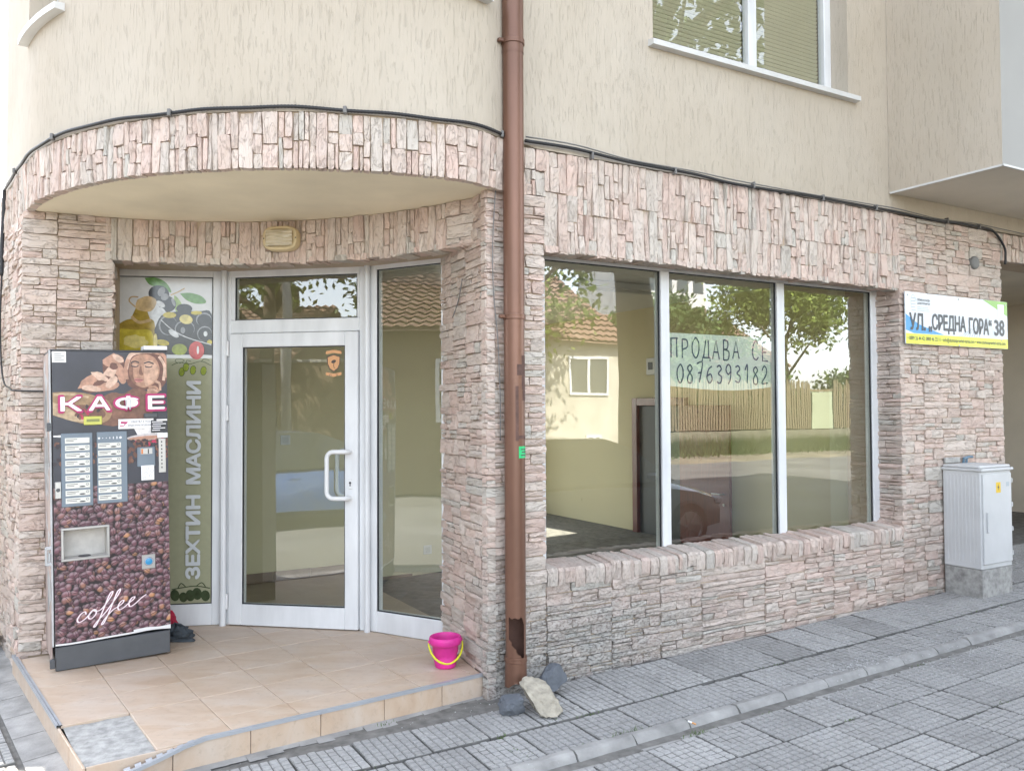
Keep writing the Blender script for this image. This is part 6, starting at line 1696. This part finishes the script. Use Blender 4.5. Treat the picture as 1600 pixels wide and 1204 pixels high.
# ------------------------------------------------------------------ weeds and grit in the joints
M['grass'] = plain('weed_green', (.085, .135, .035), .8, var=.4, vscale=30)
mb = MB(); r = random.Random(6)
def tuft(t, nd, n, h, sp):
    for _ in range(n):
        x, y = t + r.gauss(0, sp), nd + r.gauss(0, .010); z = gz(x, y) - .006; a = r.uniform(0, 2*pi); l = h*r.uniform(.4, 1.1); w = r.uniform(.0012, .0026)
        b = W(x, y, z); d1 = Vector((cos(a), sin(a), 0)); tip = b + Vector((d1.x*l*.7, d1.y*l*.7, l)); s = Vector((-d1.y, d1.x, 0))*w
        m_ = b.lerp(tip, .55) + Z3*l*.12
        mb.quad(b-s, b+s, m_+s*.7, m_-s*.7); mb.poly([m_-s*.7, m_+s*.7, tip])
for t, nd, n, h, s in ((.34, .80, 70, .030, .045), (.22, .79, 30, .018, .05), (.09, .80, 36, .022, .03), (.62, .965, 46, .020, .05), (-.20, .50, 24, .015, .02), (.02, .47, 20, .014, .06), (1.62, .49, 20, .014, .07), (-.62, .06, 16, .016, .03), (1.1, .97, 14, .012, .05), (-.22, .66, 24, .014, .015), (-.21, .74, 18, .012, .02), (.33, .49, 26, .012, .04)): tuft(t, nd, n, h, s)
for _ in range(40):
    tuft(r.uniform(-1.6, 4.5), r.choice((.495, .80, .955, 1.26, 1.55)), r.randint(4, 14), .012, r.uniform(.02, .06))
mb.build('joint_weeds', M['grass'], label='sparse green weeds growing in the paving joints by the gutter', cat='weeds', kind='stuff')
M['grit'] = plain('pale_grit', (.42, .42, .41), .95, var=.3, vscale=40)
mb = MB(); r = random.Random(16)
def grit(t, nd, st, sn, n, smax=.006):
    for _ in range(n):
        x, y = r.gauss(t, st), r.gauss(nd, sn); s = r.uniform(.0012, smax); b = W(x, y, gz(x, y)+.001 + (.018 if .805 < y < .86 else -.022 if .885 < y < .95 else 0)); a = r.uniform(0, 6.3)
        e1_ = Vector((cos(a), sin(a), 0))*s; e2_ = Vector((-sin(a), cos(a), 0))*s*.8; mb.v += [tuple(b-e1_), tuple(b-e2_), tuple(b+e1_), tuple(b+e2_), tuple(b+Z3*s*.9)]
        k = len(mb.v)-5; mb.f += [(k, k+1, k+4), (k+1, k+2, k+4), (k+2, k+3, k+4), (k+3, k, k+4)]; mb.m += [0]*4
for q in ((2.15, .78, .18, .06, 260, .008), (2.6, .86, .4, .06, 160, .006), (3.6, .72, .35, .07, 200, .007), (1.8, 1.06, .3, .08, 160), (2.7, 1.1, .35, .1, 190), (3.2, 1.3, .4, .12, 160), (.3, .35, .6, .2, 130, .004), (-.4, .6, .4, .2, 90, .004), (1.5, 1.6, .8, .3, 120, .004), (.1, .2, .2, .1, 60, .005), (2.9, 1.0, .5, .05, 200), (.9, .4, .5, .2, 120, .003)): grit(*q)
mb.build('grit', M['grit'], label='loose pale grit scattered over the paving and gutter', cat='grit', kind='stuff')

# ------------------------------------------------------------------ the street opposite (seen in the glass)
M['roof_tile'] = None
def make_rooftile():
    m, nt, b = new_mat('clay_roof_tile')
    v = coords(nt, 'UV'); n1 = noise(nt, v, 2.2, 4); n2 = noise(nt, v, 9, 4)
    c = ramp(nt, n2, [(.3, (.17, .095, .065)), (.55, (.27, .165, .12)), (.75, (.36, .28, .22))]).outputs[0]
    c = mixc(nt, mth(nt, 'MULTIPLY', n1, .4), c, (.30, .22, .16))
    nt.links.new(c, b.inputs['Base Color']); b.inputs['Roughness'].default_value = .9
    return m
M['roof_tile'] = make_rooftile()
M['house_wall'] = plain('cream_house_render', (.50, .47, .39), .95, var=.25, vscale=1.2, bscale=20, bstr=.3)
M['brick_dull'] = plain('dull_brown_brick', (.17, .13, .085), .95, var=.25, vscale=9, stretch=(1, 1, 3), bscale=12, bstr=.4)
M['pane_dark'] = plain('dark_window_glass', (.05, .06, .06), .08, var=0, spec=.8)
M['fence_wood'] = plain('weathered_fence_wood', (.21, .17, .095), .9, var=.3, vscale=8)
M['bark'] = plain('bark', (.10, .075, .05), .95, var=.35, vscale=10, bscale=16, bstr=.9, stretch=(1, 1, .3))
M['far_white'] = plain('pale_tower_render', (.58, .58, .57), .9, var=.1, vscale=.3)
def leafmat(name, col):
    m, nt, b = new_mat(name); g = nt.nodes.new('ShaderNodeNewGeometry')
    r = ramp(nt, g.outputs['Random Per Island'], [(0, tuple(c*.6 for c in col)), (.6, col), (1, tuple(min(1, c*1.5) for c in col))])
    nt.links.new(r.outputs[0], b.inputs['Base Color']); b.inputs['Roughness'].default_value = .6
    b.inputs['Transmission Weight'].default_value = 0.0
    t = nt.nodes.new('ShaderNodeBsdfTranslucent'); nt.links.new(r.outputs[0], t.inputs['Color']); mx = nt.nodes.new('ShaderNodeMixShader'); mx.inputs[0].default_value = .35
    nt.links.new(b.outputs[0], mx.inputs[1]); nt.links.new(t.outputs[0], mx.inputs[2]); nt.links.new(mx.outputs[0], nt.nodes['Material Output'].inputs['Surface'])
    return m
M['leaf1'] = leafmat('spring_leaf', (.20, .26, .05)); M['leaf2'] = leafmat('green_leaf', (.10, .16, .04))

def ridge_roof(mb, a, ux, uy, Lx, Ly, z0, z1, over=.35, tiles=True):
    """gabled tiled roof with tile courses modelled as rolls; ridge along ux"""
    mb.uv = []
    for side in (0, 1):
        e0 = a + uy*(-over if side == 0 else Ly+over); rd_ = a + uy*(Ly/2); p0, p1 = e0 - ux*over, e0 + ux*(Lx+over); q0, q1 = rd_ - ux*over, rd_ + ux*(Lx+over)
        mb.quad((p0.x, p0.y, z0-.02), (p1.x, p1.y, z0-.02), (q1.x, q1.y, z1-.02), (q0.x, q0.y, z1-.02)); mb.uv += [(.3, .7)]*4
    for side in (0, 1):
        e0 = a + uy*(-over if side == 0 else Ly+over); rd_ = a + uy*(Ly/2); n = max(6, int((Lx+2*over)/.26))
        rows = 14
        for i in range(n):
            for j in range(rows):
                for h_ in range(2):
                    x0 = -over + (Lx+2*over)*(i + .5*h_)/n; x1 = -over + (Lx+2*over)*(i + .5*(h_+1))/n
                    P4 = []
                    for (x, q, hh) in ((x0, j/rows, 0), (x1, j/rows, 1), (x1, (j+1)/rows, 1), (x0, (j+1)/rows, 0)):
                        p = e0.lerp(rd_, q); lift = (.06 if (h_ + hh) == 1 else 0) + (.05 if q == j/rows else 0)
                        P4.append((p.x + ux.x*x, p.y + ux.y*x, z0 + (z1-z0)*q + lift))
                    mb.quad(*P4); k = i + 31*j + 7*h_; mb.uv += [(i*.37+j*.11, j*.53)]*4

def house(t0, nd0, Lx, Ly, zb, ze, zr, label, wall, windows, ux=None, uy=None, a=None):
    ux = ux or U2; uy = uy or N2; a = Vector(WP(t0, nd0)) if a is None else a
    H_ = empty('house', (a.x, a.y, zb), label, 'house')
    mb = MB(); c = [a, a + ux*Lx, a + ux*Lx + uy*Ly, a + uy*Ly]
    mb.prism([tuple(p) for p in c], zb, ze)
    for e_ in (0, Lx):
        p, q = a + ux*e_, a + ux*e_ + uy*Ly; r_ = p.lerp(q, .5); mb.poly([(p.x, p.y, ze), (q.x, q.y, ze), (r_.x, r_.y, zr)])
    mb.build('wall', wall, H_)
    mb = MB(); ridge_roof(mb, a, ux, uy, Lx, Ly, ze-.08, zr+.08); rf = mb.build('roof', M['roof_tile'], H_)
    mb = MB(); cp = a + ux*(Lx*.7) + uy*(Ly*.4); mb.box((cp.x, cp.y, zr-.9), (ux.x*.5, ux.y*.5, 0), (uy.x*.5, uy.y*.5, 0), (0, 0, 1.6)); mb.build('chimney', M['brick_dull'], rf)
    u_, n_ = ux.to_3d(), -uy.to_3d()
    for (x0, x1, z0, z1) in windows:
        mb = MB(); o = a.to_3d() + u_*x0 + n_*.02
        for (p, q, s, e_) in ((x0, x1, z0, z0+.08), (x0, x1, z1-.08, z1), (x0, x0+.08, z0+.08, z1-.08), (x1-.08, x1, z0+.08, z1-.08), ((x0+x1)/2-.05, (x0+x1)/2+.05, z0+.08, z1-.08)):
            mb.box(a.to_3d() + u_*p + n_*.0 + Z3*s, u_*(q-p), n_*.06, Z3*(e_-s))
        w_ = mb.build('window', M['pvc'], H_); mb = MB(); mb.quad(a.to_3d() + u_*x0 + n_*.02 + Z3*z0, a.to_3d() + u_*x1 + n_*.02 + Z3*z0, a.to_3d() + u_*x1 + n_*.02 + Z3*z1, a.to_3d() + u_*x0 + n_*.02 + Z3*z1); mb.build('pane', M['pane_dark'], w_)
    return H_
house(4.5, 17, 9.9, 8, -.3, 3.6, 6.2, 'cream rendered house with a tiled roof reflected in the left shop window pane', M['house_wall'], [(7.9, 9.4, 1.88, 3.1), (4.2, 5.7, 1.88, 3.1), (8.5, 9.1, .28, .62)])
house(22.0, 25, 9, 8, -.3, 3.6, 6.0, 'red roofed house behind the picket fence reflected in the middle pane', M['brick_dull'], [(2, 3.4, 1.4, 2.7), (5.5, 6.9, 1.4, 2.7)])
lu = Vector((.616, -.788)); lv = Vector((-.788, -.616))
house(0, 0, 7.6, 6, -.3, 3.15, 4.7, 'brown brick house with a tiled roof across the left street, reflected in the entrance', M['brick_dull'], [(1.0, 2.4, 1.2, 2.5), (5.6, 7.0, 1.2, 2.5)], ux=lu, uy=lv, a=Vector((-14.6, 4.6)))
house(0, 0, 4.6, 6, -.3, 2.85, 4.6, 'low brown house with a tiled roof down the left street, reflected in the transom light', M['brick_dull'], [(1.2, 2.4, 1.1, 2.2)], ux=Vector((.984, -.179)), uy=Vector((-.179, -.984)), a=Vector((-16.5, -7.9)))
GW = empty('garden_wall', (-7.5, -9.5, -.3), 'brown brick garden wall down the left street reflected in the entrance door', 'wall')
mb = MB(); gu, gn2 = Vector((.984, -.179, 0)), Vector((-.179, -.984, 0)); g0 = Vector((-11.95, -8.74, -.34)); mb.box(g0, gu*9.5, gn2*.25, Z3*3.1); mb.build('brickwork', M['brick_dull'], GW)
mb = MB(); mb.box(g0 + Z3*3.101 - gn2*.06, gu*9.5, gn2*.37, Z3*.08); mb.build('coping', M['cement'], GW)
# picket fence on a low wall
FN = empty('picket_fence', W(22, 19, -.2), 'weathered wooden picket fence on a low wall reflected in the shop window', 'fence')
mb = MB(); mb.box(W(14.8, 19, -.3), U3*15.5, N3*.25, Z3*.85); mb.build('low_wall', plain('mossy_low_wall', (.20, .19, .13), .95, var=.4, vscale=3), FN)
mb = MB(); r = random.Random(44)
for _ in range(9000):
    t, nd = r.uniform(13, 31), 18.9 - abs(r.gauss(0, .8)); hgt = .75*math.exp(-(18.9-nd)*1.1)*r.uniform(.3, 1.1) + .08; b_ = W(t, nd, -.25); w_ = r.uniform(.015, .035); d_ = Vector((r.uniform(-.15, .15), r.uniform(-.15, .15), hgt))
    mb.poly([b_ - U3*w_, b_ + U3*w_, b_ + d_])
mb.build('verge_grass', leafmat('verge_grass', (.085, .115, .03)), label='rough green grass along the foot of the picket fence', cat='grass', kind='stuff')
pk = None; r = random.Random(1)
for k in range(118):
    t = 14.9 + .13*k
    if 25.9 < t < 27.3: continue
    if pk is None:
        mb = MB(); mb.poly([(-.045, 0, 0), (.045, 0, 0), (.045, 0, 1.85), (0, 0, 1.95), (-.045, 0, 1.85)]); mb.poly([(-.045, .02, 0), (.045, .02, 0), (.045, .02, 1.85), (0, .02, 1.95), (-.045, .02, 1.85)][::-1]); mb.quad((-.045, 0, 0), (-.045, 0, 1.85), (-.045, .02, 1.85), (-.045, .02, 0)); mb.quad((.045, 0, 0), (.045, .02, 0), (.045, .02, 1.85), (.045, 0, 1.85))
        me = bpy.data.meshes.new('picket'); me.from_pydata(mb.v, [], mb.f); me.materials.append(M['fence_wood']); pk = me
    o = bpy.data.objects.new('picket', pk); link(o, FN); o.location = W(t, 19.02, .60) - WORLD_AT[FN]; o.rotation_euler = (0, r.uniform(-.02, .02), A30); o.scale = (1, 1, r.uniform(.93, 1.05))
for z in (.95, 2.1): mb = MB(); mb.box(W(14.8, 19.045, z), U3*15.5, N3*.05, Z3*.09); mb.build('rail', M['fence_wood'], FN)
mb = MB(); mb.box(W(25.95, 19.0, .58), U3*1.3, N3*.05, Z3*1.5); mb.build('gate', plain('pale_green_gate', (.40, .44, .28), .7, var=.1), FN)
HG = empty('hedge', W(23, 20.8, -.25), 'tall leafy hedge growing behind the picket fence, reflected in the shop window', 'hedge')
r = random.Random(71); V, F = [], []; hb = WORLD_AT[HG]
for _ in range(15000):
    t = r.uniform(14.5, 34); hm = 2.7 + .7*sin(t*1.3) + .4*sin(t*3.7); p = W(t, 20.8 + r.gauss(0, .45), -.2 + hm*r.random()**.7) - hb; l = .11*r.uniform(.6, 1.4)
    n1 = Vector((r.gauss(0, 1), r.gauss(0, 1), r.gauss(0, 1))).normalized(); n2 = n1.cross(Vector((r.gauss(0, 1), r.gauss(0, 1), r.gauss(0, 1)))).normalized(); k = len(V)
    V += [tuple(p + n1*l), tuple(p + n2*l*.55), tuple(p - n1*l), tuple(p - n2*l*.55)]; F.append((k, k+1, k+2, k+3))
me = bpy.data.meshes.new('foliage'); me.from_pydata(V, [], F); me.materials.append(M['leaf2']); o = bpy.data.objects.new('foliage', me); link(o, HG); o['kind'] = 'stuff'
mb = MB(); mb.tube([W(15, 20.8, -.2), W(15.1, 20.8, 1.2)], [.05, .02], 6)
for k in range(12): mb.tube([W(16+1.5*k, 20.8, -.25), W(16.1+1.5*k, 20.75, 1.8)], [.05, .02], 6)
mb.build('stem', M['bark'], HG, kind='stuff')
# pale tower block far behind
TW = empty('apartment_tower', W(53, 60, -.2), 'white apartment tower in the distance reflected in the middle pane', 'building')
mb = MB(); mb.box(W(50, 60, -.3), U3*9, N3*10, Z3*26); mb.build('wall', M['far_white'], TW)
wmesh = bpy.data.meshes.new('window'); wmesh.from_pydata([tuple(U3*x + Z3*z - N3*.05) for x, z in ((0, 0), (1.5, 0), (1.5, 1.4), (0, 1.4))], [], [(0, 1, 2, 3)]); wmesh.materials.append(M['pane_dark'])
for i in range(4):
    for j in range(8):
        o = bpy.data.objects.new('window', wmesh); link(o, TW); o.location = W(50.6 + 2.2*i, 60, 1.2 + 3*j) - WORLD_AT[TW]

def tree(name, x, y, z, h, rad, trunk, label, mat, seed, nleaf=9000, low=.35, leafs=.11):
    r = random.Random(seed); T = empty(name, (x, y, z), label, 'tree', 'street trees opposite and beside the shop' if False else None)
    mb = MB(); lean = Vector((r.uniform(-.06, .06), r.uniform(-.06, .06), 0))
    pts = [Vector((x, y, z)) + lean*(h*.6*k/6)*1. + Z3*(h*.62*k/6) + Vector((r.uniform(-.05, .05), r.uniform(-.05, .05), 0))*(k > 0) for k in range(7)]
    mb.tube(pts, [trunk*(1.25 if k == 0 else 1 - .09*k) for k in range(7)], 14); tips = []
    for k in range(9):
        b = pts[4 + k % 3] if k > 2 else pts[6]; a_ = 2*pi*k/9 + r.uniform(-.4, .4); ln = rad*r.uniform(.6, .95)
        e_ = b + Vector((cos(a_)*ln, sin(a_)*ln, h*r.uniform(.12, .34))); mid = b.lerp(e_, .5) + Z3*.25
        mb.tube([b, mid, e_], [trunk*.42, trunk*.25, trunk*.08], 7); tips.append((mid, e_))
        for q in range(3):
            e2_ = e_ + Vector((r.uniform(-1, 1), r.uniform(-1, 1), r.uniform(-.2, .9)))*rad*.4; mb.tube([mid.lerp(e_, .6), e2_], [trunk*.12, trunk*.04], 5); tips.append((e_, e2_))
    mb.build('trunk', M['bark'], T, smooth=True)
    cl = [(a_.lerp(b_, r.uniform(.4, 1.1)) + Vector((r.gauss(0, .3), r.gauss(0, .3), r.gauss(0, .3))), r.uniform(.28, .62)*rad*.5) for a_, b_ in tips for _ in range(3)]
    V, F = [], []
    for _ in range(nleaf):
        c, s = r.choice(cl); p = c + Vector((r.gauss(0, 1), r.gauss(0, 1), r.gauss(0, .8)))*s*.6; l = leafs*r.uniform(.6, 1.3)
        n1 = Vector((r.gauss(0, 1), r.gauss(0, 1), r.gauss(0, 1))).normalized(); n2 = n1.cross(Vector((r.gauss(0, 1), r.gauss(0, 1), r.gauss(0, 1)))).normalized(); k = len(V)
        V += [tuple(p - x - Vector((x_c, y_c, z_c))) for x, x_c, y_c, z_c in ((n1*l, x, y, z), (n2*l*.5, x, y, z), (-n1*l, x, y, z), (-n2*l*.5, x, y, z))]; F.append((k, k+1, k+2, k+3))
    me = bpy.data.meshes.new('crown'); me.from_pydata(V, [], F); me.materials.append(mat); o = bpy.data.objects.new('crown', me); link(o, T); o['kind'] = 'stuff'
    return T
q = WP(6.15, 5.6); tree('street_tree', q[0], q[1], -.3, 10.5, 2.8, .40, 'thick-trunked street tree by the kerb reflected in the shop window', M['leaf2'], 31, 7000)
q = WP(27.5, 21.5); tree('garden_tree', q[0], q[1], -.2, 7.5, 2.8, .16, 'sunlit yellow-green garden tree behind the fence, reflected in the right pane', M['leaf1'], 32, 9000, leafs=.13)
q = WP(20.5, 22.5); tree('garden_tree', q[0], q[1], -.2, 6.5, 2.2, .14, 'smaller garden tree behind the fence, reflected in the middle pane', M['leaf2'], 33, 7000, leafs=.13)
q = WP(9.0, 14.5); tree('street_tree', q[0], q[1], -.3, 7.0, 2.4, .15, 'young tree in front of the cream house, reflected in the left pane', M['leaf1'], 34, 3500)
tree('street_tree', -11.5, -7.5, -.3, 8.0, 3.0, .30, 'leafy tree across the left street reflected in the transom light', M['leaf1'], 35, 9000)
tree('street_tree', -8.3, -11.8, -.3, 7.5, 2.6, .2, 'second tree further down the left street', M['leaf2'], 36, 7000)
tree('garden_tree', -16.5, -1.0, -.3, 8.5, 2.8, .2, 'tall tree rising behind the brown brick house', M['leaf2'], 37, 6000)
PL = empty('utility_pole', (-10.2, -6.4, -.3), 'slim pale utility pole across the left street with cables', 'pole')
mb = MB(); mb.tube([(-10.2, -6.4, -.34), (-10.2, -6.4, 9.)], [.13, .08], 14); mb.build('shaft', M['cement'], PL, smooth=True)
mb = MB(); mb.box((-10.9, -6.45, 8.3), (1.4, 0, 0), (0, .1, 0), (0, 0, .1)); mb.build('crossarm', M['steel'], PL)

# ------------------------------------------------------------------ parked cars
M['tyre'] = plain('tyre_rubber', (.015, .015, .016), .8, var=.1); M['rim'] = plain('alloy_rim', (.45, .46, .47), .3, .8, var=.05); M['hl'] = plain('lamp_lens', (.6, .62, .64), .1, var=0, spec=.8); M['tl'] = plain('tail_lens', (.35, .02, .02), .15, var=0)
def car(x, y, z, rot, paint, label, group):
    C_ = bpy.data.objects.new('parked_car', None); C_.location = (x, y, z); C_.rotation_euler = (0, 0, rot); link(C_); WORLD_AT[C_] = Vector((0, 0, 0)); tag(C_, label, 'car', group)
    st = [(-2.05, .42, .70, .62), (-1.95, .28, .82, .80), (-1.5, .20, .90, .87), (-.7, .19, .92, .88), (.2, .19, .93, .88), (.95, .19, .90, .87), (1.5, .20, .80, .84), (1.95, .26, .66, .76), (2.08, .38, .56, .60)]
    mb = MB(); rings = []
    for sx, zl, zh, hw in st:
        rg = []
        for yy, zz3 in ((-.72, 0), (-1, .12), (-1.0, .55), (-.95, .9), (-.82, 1.0), (0, 1.03), (.82, 1.0), (.95, .9), (1.0, .55), (1, .12), (.72, 0)): rg.append((sx, yy*hw, zl + (zh-zl)*zz3))
        rings.append(rg)
    loft(mb, rings); mb.f.append(tuple(range(len(rings[0])))[::-1]); mb.m.append(0)
    bd = smooth_by_angle(mb.build('body', paint, C_, local=True), 38)
    g = [(-1.75, .91, .80), (-1.25, 1.36, .66), (-.6, 1.46, .64), (.15, 1.44, .64), (.55, 1.32, .66), (1.15, .90, .78)]
    mb = MB(); n_ = len(g); base = [(-1.75, .80), (-1.25, .83), (-.6, .84), (.15, .84), (.55, .83), (1.15, .80)]
    for s in (-1, 1):
        for i in range(n_-1): mb.quad(*[(g[i][0], s*base[i][1], .905), (g[i+1][0], s*base[i+1][1], .905), (g[i+1][0], s*g[i+1][2], g[i+1][1]), (g[i][0], s*g[i][2], g[i][1])][::s], 1)
    for i in range(n_-1): mb.quad((g[i][0], -g[i][2], g[i][1]), (g[i+1][0], -g[i+1][2], g[i+1][1]), (g[i+1][0], g[i+1][2], g[i+1][1]), (g[i][0], g[i][2], g[i][1]), 0 if 0 < i < 4 and i != 4 else 1)
    smooth_by_angle(mb.build('cabin', [paint, M['pane_dark']], C_, local=True), 30)
    for s in (-1, 1):
        for xx in (-1.3, 1.3):
            mb = MB(); mb.lathe((xx, s*.74, .32), [(.20, .16), (.30, .16), (.325, .13), (.325, -.03), (.2, -.03)], 24, axis=(0, s, 0)); w_ = smooth_by_angle(mb.build('wheel', M['tyre'], C_, local=True), 40)
            mb = MB(); mb.lathe((xx, s*.74, .32), [(0, .155), (.05, .16), (.06, .14), (.2, .13), (.215, .165), (.205, .10)], 24, axis=(0, s, 0))
            for k in range(7): a_ = 2*pi*k/7; mb.box((xx + .05*cos(a_) - .012, s*.885, .32 + .05*sin(a_)), (.15*cos(a_), 0, .15*sin(a_)), (-.03*sin(a_), 0, .03*cos(a_)), (0, s*.02, 0))
            mb.build('rim', M['rim'], w_, local=True)
        mb = MB(); mb.bbox((1.86, s*.66-.12, .55), (.12, 0, 0), (0, .24, 0), (0, 0, .12), .03); mb.build('headlight', M['hl'], C_, local=True)
        mb = MB(); mb.bbox((-2.02, s*.62-.13, .66), (.1, 0, 0), (0, .26, 0), (0, 0, .14), .03); mb.build('tail_light', M['tl'], C_, local=True)
        mb = MB(); mb.bbox((.62, s*.93-.08, .92), (.10, 0, 0), (0, .17, 0), (0, 0, .11), .03); mb.build('mirror', paint, C_, local=True)
        mb = MB(); mb.box((-.35, s*.885, .74), (.16, 0, 0), (0, s*.02, 0), (0, 0, .03)); mb.build('door_handle', paint, C_, local=True)
q = WP(3.7, 4.3)
car(q[0], q[1], -.34, A30 , plain('dark_car_paint', (.09, .105, .13), .25, .3, var=.05, coat=1.), 'dark parked car reflected in the left shop window pane', 'cars parked along the two streets')
car(-6.1, -.9, -.34, atan2(-.788, .616), plain('blue_car_paint', (.11, .26, .62), .25, .2, var=.05, coat=1.), 'blue parked car reflected in the glass entrance door', 'cars parked along the two streets')
